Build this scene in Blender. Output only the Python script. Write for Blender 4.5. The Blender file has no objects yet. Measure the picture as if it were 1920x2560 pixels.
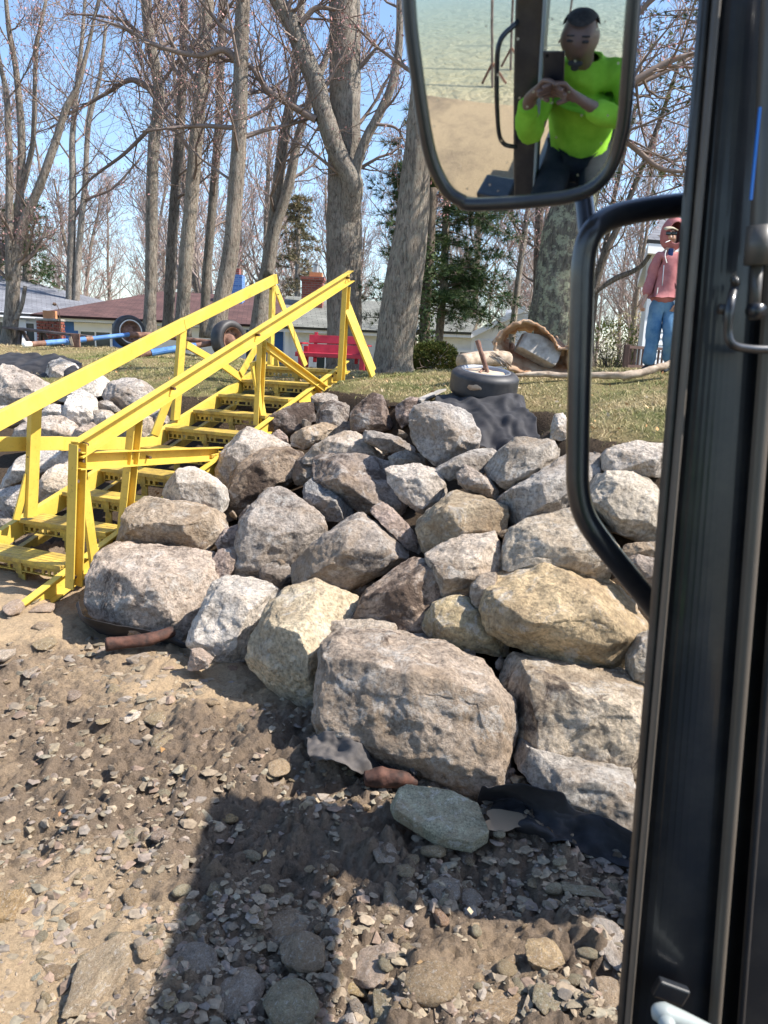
import bpy, bmesh, math, random
import numpy as np
from mathutils import Vector, Matrix, noise
random.seed(7); rng = np.random.default_rng(7)
sc = bpy.context.scene
COL = sc.collection
R_ = math.radians; PI2 = math.pi / 2

# ------------------------------------------------------------------ camera
EYE = Vector((0, 0, 2.0)); PITCH = R_(12.0); ROLL = R_(2.5); F = 1930.0
FWD = Vector((0, math.cos(PITCH), -math.sin(PITCH)))
UP0 = Vector((0, math.sin(PITCH), math.cos(PITCH)))
RT = Vector((1, 0, 0)) * math.cos(ROLL) + UP0 * math.sin(ROLL)
UP = Vector((-1, 0, 0)) * math.sin(ROLL) + UP0 * math.cos(ROLL)
cam = bpy.data.cameras.new('camera')
camo = bpy.data.objects.new('camera', cam); COL.objects.link(camo)
camo.matrix_world = Matrix(((RT.x, UP.x, -FWD.x, EYE.x), (RT.y, UP.y, -FWD.y, EYE.y), (RT.z, UP.z, -FWD.z, EYE.z), (0, 0, 0, 1)))
cam.sensor_fit = 'HORIZONTAL'; cam.sensor_width = 36; cam.lens = 36 * F / 1920
cam.clip_start = 0.01; cam.clip_end = 2000
cam.dof.use_dof = True; cam.dof.focus_distance = 7.0; cam.dof.aperture_fstop = 15
sc.camera = camo

# ------------------------------------------------------------------ sky, sun, exposure
SUN = Vector((0.95, -0.10, 1.12)).normalized()          # direction towards the sun
sun_el = math.asin(SUN.z); sun_az = math.atan2(SUN.x, SUN.y)
world = bpy.data.worlds.new('World'); sc.world = world; world.use_nodes = True
wn = world.node_tree.nodes; wl = world.node_tree.links
sky = wn.new('ShaderNodeTexSky'); sky.sky_type = 'NISHITA'; sky.sun_disc = False
sky.sun_elevation = sun_el; sky.sun_rotation = sun_az; sky.air_density = 1.0; sky.dust_density = 0.7; sky.ozone_density = 3.0
bg = wn['Background']; bg.inputs['Strength'].default_value = 0.15
wl.new(sky.outputs[0], bg.inputs['Color'])
sl = bpy.data.lights.new('sun', 'SUN'); sl.energy = 5.0; sl.angle = R_(0.53); sl.color = (1.0, 0.94, 0.86)
so = bpy.data.objects.new('sun', sl); COL.objects.link(so)
so.rotation_euler = (-SUN).to_track_quat('-Z', 'Y').to_euler()
sc.view_settings.view_transform = 'Standard'; sc.view_settings.look = 'None'
sc.view_settings.exposure = 0.9; sc.view_settings.gamma = 1.0; sc.view_settings.use_curve_mapping = False
sc.cycles.use_denoising = True
sc.cycles.max_bounces = 8; sc.cycles.transparent_max_bounces = 16

# ------------------------------------------------------------------ survey: sight lines of the photograph -> metres
def ray(u, v):
    return FWD + RT * ((u - 960) / F) + UP * ((1280 - v) / F)
def G(u, v, z):                       # sight line meets the level z
    d = ray(u, v); return EYE + d * ((z - EYE.z) / d.z)
def P(u, v, y):                       # sight line at ground distance y
    d = ray(u, v); return EYE + d * (y / d.y)
def pxm(y):                           # metres per photo pixel at distance y (roughly)
    return y / F
def proj(p):
    q = Vector(p) - EYE; w = q.dot(FWD)
    return 960 + F * q.dot(RT) / w, 1280 - F * q.dot(UP) / w

# ------------------------------------------------------------------ object helpers
def link(o, parent=None):
    COL.objects.link(o)
    if parent is not None: o.parent = parent
    return o
def tag(o, label=None, cat=None, group=None, kind=None):
    if label: o['label'] = label
    if cat: o['category'] = cat
    if group: o['group'] = group
    if kind: o['kind'] = kind
    return o
def thing(name, label, cat, loc=(0, 0, 0), rz=0, group=None):
    o = bpy.data.objects.new(name, None); o.empty_display_size = 0.1
    COL.objects.link(o); o.location = loc; o.rotation_euler = (0, 0, rz)
    return tag(o, label, cat, group)
def mesh_obj(name, V, Fc, mat, parent=None, smooth=False, local=True):
    me = bpy.data.meshes.new(name)
    me.from_pydata([tuple(v) for v in V], [], [tuple(f) for f in Fc])
    if mat: me.materials.append(mat)
    if smooth: me.polygons.foreach_set('use_smooth', [True] * len(me.polygons))
    me.update()
    o = bpy.data.objects.new(name, me); link(o, parent)
    if parent is not None and not local: o.matrix_parent_inverse = PINV(parent)
    return o
def np_mesh(name, V, Fq, mat, smooth=False):
    """fast mesh from numpy: Fq (n,k)"""
    me = bpy.data.meshes.new(name); V = np.asarray(V, dtype=np.float32); Fq = np.asarray(Fq, dtype=np.int32)
    n, k = Fq.shape
    me.vertices.add(len(V)); me.vertices.foreach_set('co', V.ravel())
    me.loops.add(n * k); me.loops.foreach_set('vertex_index', Fq.ravel())
    me.polygons.add(n); me.polygons.foreach_set('loop_start', np.arange(0, n * k, k, dtype=np.int32))
    if mat: me.materials.append(mat)
    me.polygons.foreach_set('use_smooth', np.full(n, smooth))
    me.update(calc_edges=True); me.validate()
    return me
def PINV(p):                          # parts given in world metres under a thing that stands somewhere
    return (Matrix.Translation(p.location) @ p.rotation_euler.to_matrix().to_4x4()).inverted()

class MB:                             # collects shapes into ONE mesh
    def __init__(s): s.V = []; s.F = []
    def add(s, V, Fc):
        b = len(s.V); s.V += [Vector(v) for v in V]; s.F += [tuple(i + b for i in f) for f in Fc]; return s
    def box(s, c, d, rot=None, bev=0.0):
        hx, hy, hz = d[0] / 2, d[1] / 2, d[2] / 2
        if bev > 0:
            b = min(bev, hx * .9, hy * .9, hz * .9); bm = bmesh.new()
            bmesh.ops.create_cube(bm, size=1, matrix=Matrix.Diagonal((d[0], d[1], d[2], 1)))
            bmesh.ops.bevel(bm, geom=bm.edges[:], offset=b, segments=2, affect='EDGES', profile=0.5)
            vs = [v.co.copy() for v in bm.verts]; bm.verts.index_update(); fs = [[v.index for v in f.verts] for f in bm.faces]; bm.free()
        else:
            vs = [Vector((x, y, z)) for x in (-hx, hx) for y in (-hy, hy) for z in (-hz, hz)]
            fs = [(0, 1, 3, 2), (4, 6, 7, 5), (0, 4, 5, 1), (2, 3, 7, 6), (0, 2, 6, 4), (1, 5, 7, 3)]
        if rot is not None: vs = [rot @ v for v in vs]
        return s.add([v + Vector(c) for v in vs], fs)
    def bar(s, a, b, w, h, up=(0, 0, 1), bev=0.0):      # box beam from a to b: w across, h along 'up'
        a, b = Vector(a), Vector(b); d = b - a; y = d.normalized(); u = Vector(up)
        x = y.cross(u); x = x.normalized() if x.length > 1e-6 else Vector((1, 0, 0)); z = x.cross(y)
        return s.box((a + b) / 2, (w, d.length, h), Matrix((x, y, z)).transposed(), bev)
    def chan(s, a, b, w, h, t, up=(0, 0, 1), side=1):   # channel section: web + two flanges
        a, b = Vector(a), Vector(b); y = (b - a).normalized(); u = Vector(up); x = y.cross(u).normalized(); z = x.cross(y)
        s.bar(a, b, t, h, up)
        o = x * (side * (w / 2 + t / 2))
        s.bar(a + o + z * (h / 2 - t / 2), b + o + z * (h / 2 - t / 2), w, t, up)
        s.bar(a + o - z * (h / 2 - t / 2), b + o - z * (h / 2 - t / 2), w, t, up)
        return s
    def tube(s, pts, rad, k=10, cap=True):
        V, Fc = tube(pts, rad, k, cap); return s.add(V, Fc)
    def build(s, name, mat, parent=None, smooth=False, world=True):
        o = mesh_obj(name, s.V, s.F, mat, parent, smooth)
        if parent is not None and world: o.matrix_parent_inverse = PINV(parent)
        return o
def tube(pts, rad, k=10, cap=True):
    P_ = np.array([tuple(p) for p in pts], float); n = len(P_)
    r = np.full(n, rad, float) if np.isscalar(rad) else np.asarray(rad, float)
    T = np.empty_like(P_); T[1:-1] = P_[2:] - P_[:-2]; T[0] = P_[1] - P_[0]; T[-1] = P_[-1] - P_[-2]
    T /= np.linalg.norm(T, axis=1)[:, None] + 1e-12
    ref = np.array([0, 0, 1.]) if abs(T[0][2]) < 0.9 else np.array([1., 0, 0])
    N = np.empty_like(P_); x = np.cross(T[0], ref); x /= np.linalg.norm(x); N[0] = x
    for i in range(1, n):
        x = N[i - 1] - T[i] * N[i - 1].dot(T[i]); N[i] = x / (np.linalg.norm(x) + 1e-12)
    B = np.cross(T, N); a = np.arange(k) * 2 * math.pi / k
    V = P_[:, None, :] + r[:, None, None] * (np.cos(a)[None, :, None] * N[:, None, :] + np.sin(a)[None, :, None] * B[:, None, :])
    V = V.reshape(-1, 3); Fc = []
    for i in range(n - 1):
        for j in range(k):
            j2 = (j + 1) % k; Fc.append((i * k + j, i * k + j2, (i + 1) * k + j2, (i + 1) * k + j))
    if cap: Fc.append(tuple(range(k - 1, -1, -1))); Fc.append(tuple((n - 1) * k + j for j in range(k)))
    return V, Fc
def spline(pts, n=8):                 # Catmull-Rom through points
    p = [Vector(q) for q in pts]; p = [2 * p[0] - p[1]] + p + [2 * p[-1] - p[-2]]; out = []
    for i in range(1, len(p) - 2):
        for j in range(n):
            t = j / n
            out.append(0.5 * ((2 * p[i]) + (p[i + 1] - p[i - 1]) * t + (2 * p[i - 1] - 5 * p[i] + 4 * p[i + 1] - p[i + 2]) * t * t + (3 * p[i] - p[i - 1] - 3 * p[i + 1] + p[i + 2]) * t ** 3))
    out.append(p[-2]); return out
def interp(xs, n=8):                  # scalars in step with spline()
    out = []
    for a, b in zip(xs[:-1], xs[1:]): out += [a + (b - a) * j / n for j in range(n)]
    return out + [xs[-1]]
DG = None
def bake(o, name=None):               # apply modifiers without operators
    dg = bpy.context.evaluated_depsgraph_get()
    me = bpy.data.meshes.new_from_object(o.evaluated_get(dg)); old = o.data
    o.modifiers.clear(); o.data = me; me.name = name or o.name
    return o
def revolve(prof, k=32, mat3=None):   # prof (r, z) closed or open; around local z
    V = []; Fc = []; n = len(prof)
    for j in range(k):
        a = 2 * math.pi * j / k
        for r, z in prof: V.append(Vector((r * math.cos(a), r * math.sin(a), z)))
    for j in range(k):
        j2 = (j + 1) % k
        for i in range(n - 1): Fc.append((j * n + i, j2 * n + i, j2 * n + i + 1, j * n + i + 1))
    if mat3 is not None: V = [mat3 @ v for v in V]
    return V, Fc

# ------------------------------------------------------------------ materials
def new_mat(name):
    m = bpy.data.materials.new(name); m.use_nodes = True
    nt = m.node_tree; return m, nt, nt.nodes['Principled BSDF']
class N_:                             # tiny node writer
    def __init__(s, nt): s.nt = nt
    def n(s, t, **kw):
        o = s.nt.nodes.new(t)
        for k, v in kw.items(): setattr(o, k, v)
        return o
    def l(s, a, b): s.nt.links.new(a, b)
    def coord(s, kind='Object', scale=(1, 1, 1), rand=False):
        tc = s.n('ShaderNodeTexCoord'); mp = s.n('ShaderNodeMapping'); mp.inputs['Scale'].default_value = scale
        s.l(tc.outputs[kind], mp.inputs['Vector'])
        if rand:
            oi = s.n('ShaderNodeObjectInfo'); m = s.n('ShaderNodeMath', operation='MULTIPLY'); m.inputs[1].default_value = 57.3
            s.l(oi.outputs['Random'], m.inputs[0]); s.l(m.outputs[0], mp.inputs['Location'])
        return mp.outputs['Vector']
    def noise(s, vec, scale, detail=6, rough=0.6, dist=0.0):
        t = s.n('ShaderNodeTexNoise'); t.inputs['Scale'].default_value = scale; t.inputs['Detail'].default_value = detail
        t.inputs['Roughness'].default_value = rough; t.inputs['Distortion'].default_value = dist; s.l(vec, t.inputs['Vector']); return t.outputs['Fac']
    def voro(s, vec, scale, feature='F1', out='Distance'):
        t = s.n('ShaderNodeTexVoronoi', feature=feature); t.inputs['Scale'].default_value = scale; s.l(vec, t.inputs['Vector']); return t.outputs[out]
    def ramp(s, fac, stops):
        r = s.n('ShaderNodeValToRGB'); cr = r.color_ramp
        while len(cr.elements) < len(stops): cr.elements.new(0.5)
        for e, (p, c) in zip(cr.elements, stops):
            e.position = p; e.color = (*c, 1) if not np.isscalar(c) else (c, c, c, 1)
        s.l(fac, r.inputs['Fac']); return r.outputs['Color']
    def mix(s, fac, a, b, mode='MIX'):
        m = s.n('ShaderNodeMix', data_type='RGBA', blend_type=mode)
        for v, k in ((fac, 0), (a, 6), (b, 7)):
            if hasattr(v, 'links') or hasattr(v, 'is_output'): s.l(v, m.inputs[k])
            else: m.inputs[k].default_value = v if k == 0 else (*v, 1)
        return m.outputs[2]
    def math(s, op, a, b=0.5):
        m = s.n('ShaderNodeMath', operation=op)
        for v, k in ((a, 0), (b, 1)):
            if hasattr(v, 'is_output'): s.l(v, m.inputs[k])
            else: m.inputs[k].default_value = v
        return m.outputs[0]
    def bump(s, h, strength, dist, bsdf, prev=None):
        b = s.n('ShaderNodeBump'); b.inputs['Strength'].default_value = strength; b.inputs['Distance'].default_value = dist
        s.l(h, b.inputs['Height'])
        if prev is not None: s.l(prev, b.inputs['Normal'])
        if bsdf is not None: s.l(b.outputs['Normal'], bsdf.inputs['Normal'])
        return b.outputs['Normal']
def simple(name, c1, c2=None, rough=0.6, scale=8, bump=0.0, bdist=0.01, metal=0.0, stretch=(1, 1, 1), detail=6, spec=0.5, coat=0.0, lo=0.35, hi=0.65):
    m, nt, b = new_mat(name); w = N_(nt); v = w.coord('Object', stretch, True)
    f = w.noise(v, scale, detail)
    w.l(w.ramp(f, [(lo, c1), (hi, c2 or c1)]), b.inputs['Base Color'])
    b.inputs['Roughness'].default_value = rough; b.inputs['Metallic'].default_value = metal; b.inputs['Specular IOR Level'].default_value = spec
    b.inputs['Coat Weight'].default_value = coat
    if bump: w.bump(f, bump, bdist, b)
    return m

def rock_material(name, fine=1.0):
    m, nt, b = new_mat(name); w = N_(nt)
    v = w.coord('Object', (1, 1, 1), True)
    oi = w.n('ShaderNodeObjectInfo'); base = w.mix(1.0, oi.outputs['Color'], (1.24, 1.16, 1.06), 'MULTIPLY'); stain = oi.outputs['Alpha']
    n1 = w.noise(v, 2.2 * fine, 10, 0.62, 0.4); n2 = w.noise(v, 9 * fine, 10, 0.7); n3 = w.noise(v, 40 * fine, 8, 0.7); n4 = w.noise(v, 1.3 * fine, 8, 0.72, 1.0)
    c = w.mix(1.0, base, w.ramp(n1, [(0.28, 0.55), (0.5, 1.0), (0.72, 1.28)]), 'MULTIPLY')
    c = w.mix(1.0, c, w.ramp(n3, [(0.34, 0.5), (0.5, 1.0), (0.66, 1.38)]), 'MULTIPLY')
    c = w.mix(1.0, c, w.ramp(n2, [(0.34, 0.66), (0.5, 1.0), (0.66, 1.2)]), 'MULTIPLY')
    # warm iron tone in patches
    c = w.mix(w.math('MULTIPLY', w.ramp(n4, [(0.47, 0.0), (0.64, 1.0)]), 0.6), c, (0.34, 0.235, 0.14))
    # pale lime bloom and scuffs
    sc_ = w.ramp(w.noise(v, 6 * fine, 12, 0.78, 0.6), [(0.53, 0.0), (0.62, 1.0)])
    c = w.mix(w.math('MULTIPLY', sc_, 0.55), c, (0.66, 0.62, 0.56))
    # dark brown stain / lichen, amount set by the object's alpha
    st = w.math('ADD', w.noise(v, 3.4 * fine, 12, 0.74, 0.5), w.math('MULTIPLY', w.math('SUBTRACT', stain, 0.5), 0.5))
    c = w.mix(w.math('MULTIPLY', w.ramp(st, [(0.53, 0.0), (0.60, 1.0)]), 0.85), c, (0.075, 0.05, 0.038))
    # small pits
    pit = w.ramp(w.noise(v, 26 * fine, 6, 0.8), [(0.33, 1.0), (0.41, 0.0)])
    c = w.mix(w.math('MULTIPLY', pit, 0.55), c, (0.06, 0.05, 0.045))
    w.l(c, b.inputs['Base Color']); b.inputs['Roughness'].default_value = 0.9; b.inputs['Specular IOR Level'].default_value = 0.25
    cr = w.math('POWER', w.voro(w.n_dist(v, 3 * fine) if hasattr(w, 'n_dist') else v, 4.0 * fine, 'DISTANCE_TO_EDGE'), 0.4)
    nb = w.bump(n2, 0.8, 0.05 / fine, None); nb = w.bump(n3, 1.0, 0.03 / fine, None, nb)
    nb = w.bump(w.noise(v, 130 * fine, 4, 0.7), 0.5, 0.004 / fine, None, nb)
    w.bump(cr, 0.25, 0.02 / fine, b, nb)
    return m
M_rock = rock_material('boulder_limestone', 1.0)
M_stone = rock_material('beach_stone', 3.0)
def pebble_mat():
    m, nt, b = new_mat('pebbles'); w = N_(nt); v = w.coord('Object')
    a = w.n('ShaderNodeAttribute'); a.attribute_name = 'tint'
    c = w.mix(1.0, a.outputs['Color'], w.ramp(w.noise(v, 60, 6), [(0.3, 0.65), (0.7, 1.25)]), 'MULTIPLY')
    w.l(c, b.inputs['Base Color']); b.inputs['Roughness'].default_value = 0.8
    w.bump(w.noise(v, 150, 4), 0.5, 0.004, b); return m
M_pebble = pebble_mat()
def beach_mat():
    m, nt, b = new_mat('beach_sand'); w = N_(nt); v = w.coord('Object')
    a = w.n('ShaderNodeAttribute'); a.attribute_name = 'mud'
    n = w.noise(v, 3.5, 10, 0.7, 0.4); nf = w.noise(v, 60, 8, 0.75)
    f = w.math('ADD', a.outputs['Fac'], w.math('MULTIPLY', w.math('SUBTRACT', n, 0.5), 1.3))
    c = w.ramp(f, [(0.18, (0.47, 0.345, 0.215)), (0.46, (0.345, 0.255, 0.165)), (0.8, (0.215, 0.16, 0.112))])
    c = w.mix(1.0, c, w.ramp(nf, [(0.25, 0.55), (0.5, 1.0), (0.75, 1.25)]), 'MULTIPLY')
    sp = w.ramp(w.voro(v, 55), [(0.12, 1.0), (0.3, 0.0)])
    c = w.mix(w.math('MULTIPLY', sp, w.ramp(w.noise(v, 7, 4), [(0.45, 0.0), (0.65, 0.6)])), c, (0.12, 0.105, 0.085))
    w.l(c, b.inputs['Base Color']); b.inputs['Roughness'].default_value = 0.93; b.inputs['Specular IOR Level'].default_value = 0.3
    nb = w.bump(n, 0.6, 0.06, None); nb = w.bump(w.noise(v, 22, 8, 0.75, 0.5), 0.9, 0.03, None, nb); nb = w.bump(nf, 1.0, 0.014, None, nb)
    w.bump(w.noise(v, 220, 4, 0.7), 0.6, 0.004, b, nb); return m
M_beach = beach_mat()
def lawn_mat():
    m, nt, b = new_mat('lawn_soil'); w = N_(nt); v = w.coord('Object')
    a = w.n('ShaderNodeAttribute'); a.attribute_name = 'grass'
    n = w.noise(v, 1.1, 8, 0.65); nf = w.noise(v, 45, 8, 0.75)
    g = w.ramp(n, [(0.36, (0.30, 0.22, 0.12)), (0.52, (0.22, 0.19, 0.085)), (0.66, (0.085, 0.11, 0.03))])
    g = w.mix(1.0, g, w.ramp(nf, [(0.25, 0.5), (0.75, 1.35)]), 'MULTIPLY')
    s = w.ramp(nf, [(0.3, (0.03, 0.022, 0.016)), (0.7, (0.11, 0.078, 0.052))])
    f = w.ramp(w.math('ADD', a.outputs['Fac'], w.math('MULTIPLY', w.math('SUBTRACT', w.noise(v, 6, 6), 0.5), 0.7)), [(0.42, 0.0), (0.56, 1.0)])
    w.l(w.mix(f, s, g), b.inputs['Base Color']); b.inputs['Roughness'].default_value = 0.95; b.inputs['Specular IOR Level'].default_value = 0.15
    w.bump(nf, 1.0, 0.03, b); return m
M_lawn = lawn_mat()
def attr_mat(name, rough=0.8, spec=0.3, trans=0.0):
    m, nt, b = new_mat(name); w = N_(nt); a = w.n('ShaderNodeAttribute'); a.attribute_name = 'tint'
    w.l(a.outputs['Color'], b.inputs['Base Color']); b.inputs['Roughness'].default_value = rough; b.inputs['Specular IOR Level'].default_value = spec
    return m
M_blade = attr_mat('grass_blades'); M_leaf = attr_mat('dead_leaves'); M_needle = attr_mat('needles', 0.7); M_bud = attr_mat('buds')
def bark_mat(name, c1, c2, lich, sc=1.0):
    m, nt, b = new_mat(name); w = N_(nt); v = w.coord('Object', (1, 1, 0.24), True); v2 = w.coord('Object', (1, 1, 1), True)
    f = w.noise(v, 30 * sc, 10, 0.72, 0.8); n = w.noise(v2, 9.0, 10, 0.75)
    c = w.ramp(f, [(0.36, c1), (0.56, c2)])
    c = w.mix(1.0, c, w.ramp(w.noise(v2, 1.1, 6), [(0.3, 0.7), (0.7, 1.25)]), 'MULTIPLY')
    c = w.mix(w.math('MULTIPLY', w.ramp(n, [(0.50, 0.0), (0.56, 1.0)]), lich[1]), c, lich[0])
    oi = w.n('ShaderNodeObjectInfo'); c = w.mix(1.0, c, oi.outputs['Color'], 'MULTIPLY')
    w.l(c, b.inputs['Base Color']); b.inputs['Roughness'].default_value = 0.95; b.inputs['Specular IOR Level'].default_value = 0.2
    nb = w.bump(f, 1.0, 0.11 / sc, None); w.bump(w.noise(v2, 60, 6), 0.5, 0.01, b, nb); return m
M_bark = bark_mat('grey_bark', (0.105, 0.088, 0.07), (0.43, 0.365, 0.30), ((0.36, 0.36, 0.30), 0.35))
M_lichen = bark_mat('lichen_bark', (0.075, 0.068, 0.056), (0.27, 0.25, 0.20), ((0.50, 0.52, 0.36), 0.85), 0.8)
M_twig = simple('twig_bark', (0.17, 0.125, 0.10), (0.25, 0.19, 0.16), 0.9, 3)
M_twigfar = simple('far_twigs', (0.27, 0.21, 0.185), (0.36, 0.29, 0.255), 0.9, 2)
def yellow_mat(name='yellow_paint', dirt=0.0):
    m, nt, b = new_mat(name); w = N_(nt); v = w.coord('Object', (1, 1, 1), True)
    n = w.noise(v, 3, 8, 0.7); nf = w.noise(v, 30, 6, 0.7)
    c = w.ramp(n, [(0.3, (0.57, 0.39, 0.05)), (0.7, (0.71, 0.505, 0.095))])
    c = w.mix(w.math('MULTIPLY', w.ramp(nf, [(0.58, 0.0), (0.7, 1.0)]), 0.6), c, (0.30, 0.17, 0.035))
    c = w.mix(w.ramp(w.noise(v, 14, 10, 0.8), [(0.64, 0.0), (0.70, 0.8)]), c, (0.13, 0.075, 0.03))
    if dirt: c = w.mix(w.math('MULTIPLY', w.ramp(w.noise(v, 7, 10, 0.75), [(0.38, 0.0), (0.62, 1.0)]), dirt), c, (0.15, 0.095, 0.045))
    oi = w.n('ShaderNodeObjectInfo')
    c = w.mix(1.0, c, oi.outputs['Color'], 'MULTIPLY')
    w.l(c, b.inputs['Base Color']); b.inputs['Roughness'].default_value = 0.5; w.bump(nf, 0.3, 0.003, b); return m
M_yellow = yellow_mat(); M_yellowdirty = yellow_mat('muddy_yellow_paint', 0.75)
M_bolt = simple('rusty_bolt', (0.09, 0.05, 0.03), (0.2, 0.13, 0.09), 0.6, 20, metal=0.5)
M_fabric = simple('geotextile', (0.012, 0.012, 0.015), (0.042, 0.040, 0.043), 0.85, 5, 0.4, 0.01, detail=10)
M_fabric_dusty = simple('dusty_geotextile', (0.035, 0.033, 0.035), (0.12, 0.105, 0.095), 0.9, 6, 0.4, 0.01, detail=10)
M_log = simple('red_bark', (0.022, 0.010, 0.007), (0.11, 0.045, 0.028), 0.8, 14, 0.8, 0.01, stretch=(1, 1, 1))
M_driftwood = simple('driftwood', (0.22, 0.16, 0.11), (0.5, 0.4, 0.3), 0.9, 12, 0.6, 0.01)
M_rubber = simple('tyre_rubber', (0.018, 0.018, 0.02), (0.06, 0.055, 0.055), 0.55, 5, 0.3, 0.004)
M_rust = simple('rust', (0.10, 0.045, 0.03), (0.30, 0.17, 0.12), 0.85, 9, 0.5, 0.006)
M_rusttank = simple('rusty_tank', (0.28, 0.12, 0.045), (0.52, 0.40, 0.28), 0.85, 4, 0.7, 0.02, detail=10)
M_whitewall = simple('whitewall', (0.65, 0.63, 0.6), (0.8, 0.78, 0.75), 0.6, 8)
M_bluepaint = simple('blue_pole_paint', (0.06, 0.17, 0.42), (0.13, 0.29, 0.58), 0.45, 6, lo=0.45)
M_whiteplastic = simple('white_cap', (0.8, 0.76, 0.68), (0.85, 0.83, 0.78), 0.5, 5)
M_concrete = simple('concrete', (0.24, 0.215, 0.19), (0.42, 0.39, 0.35), 0.95, 10, 0.7, 0.01, detail=10)
M_redwood = simple('red_paint', (0.36, 0.014, 0.03), (0.50, 0.03, 0.055), 0.5, 4, 0.2, 0.003)
M_oldwood = simple('weathered_wood', (0.06, 0.045, 0.04), (0.17, 0.125, 0.11), 0.9, 8, 0.5, 0.004, stretch=(1, 1, 1))
M_white = simple('white_siding', (0.66, 0.68, 0.70), (0.78, 0.79, 0.80), 0.6, 2)
M_trim = simple('white_trim', (0.76, 0.77, 0.78), (0.84, 0.84, 0.84), 0.5, 2)
M_glass = simple('dark_glass', (0.03, 0.04, 0.045), (0.06, 0.075, 0.08), 0.08, 1.5)
M_bluewall = simple('blue_wall', (0.035, 0.12, 0.36), (0.055, 0.165, 0.44), 0.6, 3)
def roof_mat(name, c1, c2):
    m, nt, b = new_mat(name); w = N_(nt); v = w.coord('UV')
    t = w.n('ShaderNodeTexBrick'); t.inputs['Scale'].default_value = 1.0; t.inputs['Brick Width'].default_value = 0.33; t.inputs['Row Height'].default_value = 0.14
    t.inputs['Mortar Size'].default_value = 0.008; t.inputs['Color1'].default_value = (*c1, 1); t.inputs['Color2'].default_value = (*c2, 1); t.inputs['Mortar'].default_value = (*[x * .4 for x in c1], 1)
    w.l(v, t.inputs['Vector']); c = w.mix(1.0, t.outputs['Color'], w.ramp(w.noise(v, 1.5, 8), [(0.3, 0.75), (0.7, 1.2)]), 'MULTIPLY')
    w.l(c, b.inputs['Base Color']); b.inputs['Roughness'].default_value = 0.95; w.bump(t.outputs['Fac'], -0.6, 0.01, b); return m
M_roofgrey = roof_mat('grey_shingles', (0.155, 0.16, 0.18), (0.20, 0.205, 0.225))
M_roofred = roof_mat('maroon_shingles', (0.078, 0.037, 0.034), (0.12, 0.06, 0.053))
M_roofgreen = roof_mat('mossy_shingles', (0.15, 0.155, 0.135), (0.215, 0.215, 0.19))
M_brick = simple('red_brick', (0.20, 0.055, 0.035), (0.34, 0.11, 0.07), 0.9, 9, 0.4, 0.004)
M_mortar = simple('mortar', (0.36, 0.31, 0.26), (0.45, 0.39, 0.33), 0.95, 20, 0.4, 0.003)
M_terracotta = simple('terracotta', (0.50, 0.22, 0.10), (0.62, 0.29, 0.14), 0.8, 6)
def brickwall_mat(name, c1, c2, cm, s=1.0):
    m, nt, b = new_mat(name); w = N_(nt); tc = w.n('ShaderNodeTexCoord')
    sx = w.n('ShaderNodeSeparateXYZ'); w.l(tc.outputs['Object'], sx.inputs[0]); cb = w.n('ShaderNodeCombineXYZ')
    w.l(w.math('ADD', sx.outputs[0], sx.outputs[1]), cb.inputs[0]); w.l(sx.outputs[2], cb.inputs[1])
    t = w.n('ShaderNodeTexBrick'); t.inputs['Scale'].default_value = 1 / s; t.inputs['Brick Width'].default_value = 0.21; t.inputs['Row Height'].default_value = 0.075; t.inputs['Mortar Size'].default_value = 0.01
    t.inputs['Color1'].default_value = (*c1, 1); t.inputs['Color2'].default_value = (*c2, 1); t.inputs['Mortar'].default_value = (*cm, 1)
    w.l(cb.outputs[0], t.inputs['Vector']); w.l(t.outputs['Color'], b.inputs['Base Color']); b.inputs['Roughness'].default_value = 0.9
    w.bump(t.outputs['Fac'], -0.5, 0.008, b); return m
M_brickfar = brickwall_mat('chimney_brick', (0.22, 0.05, 0.035), (0.30, 0.085, 0.06), (0.22, 0.15, 0.13))
M_bluebrick = brickwall_mat('blue_brick', (0.05, 0.13, 0.35), (0.10, 0.22, 0.48), (0.16, 0.26, 0.45))
M_brown = simple('brown_rail', (0.07, 0.035, 0.026), (0.10, 0.05, 0.038), 0.5, 4)
M_metal = simple('galvanised', (0.35, 0.36, 0.37), (0.5, 0.5, 0.5), 0.4, 6, metal=0.8)
# ------------------------------------------------------------------ terrain height from surveyed points
# stairs: line of the left tread ends, used by the bank too
ST0 = Vector((-3.15, 6.5, 0.42)); ST_H = R_(21.9); ST_RUN = 0.5; ST_RISE = 0.16; ST_W = 0.95
ST_D = Vector((math.sin(ST_H), math.cos(ST_H), 0)); ST_X = Vector((math.cos(ST_H), -math.sin(ST_H), 0))
ctrl = []
base_px = [(-300, 1400), (0, 1440), (150, 1470), (190, 1540), (420, 1660), (640, 1760), (820, 1900), (1160, 1960), (1400, 2020), (1580, 2080), (1900, 2160)]
for u, v in base_px:
    g = G(u, v, 0.0); ctrl.append((g.x, g.y, 0.02)); ctrl.append((g.x - .3, g.y - 0.9, -0.28))
for u, v, z in [(-400, 870, 1.58), (0, 890, 1.58), (300, 925, 1.5), (470, 945, 1.5), (830, 960, 1.55), (1000, 1000, 1.5), (1240, 1008, 1.52), (1225, 1110, 1.2), (1390, 1072, 1.5), (1500, 1085, 1.5), (1650, 1095, 1.5), (2000, 1110, 1.5)]:
    g = G(u, v, z); ctrl.append((g.x, g.y, z))
for i in range(-1, 9):
    for s in (0.1, 0.9):
        q = ST0 + ST_D * (ST_RUN * i) + ST_X * (ST_W * s); ctrl.append((q.x, q.y, max(0.03, q.z + ST_RISE * i - 0.27)))
def lawn_pt(u, y, z): q = P(u, 900, y); ctrl.append((q.x, y, z))
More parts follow.
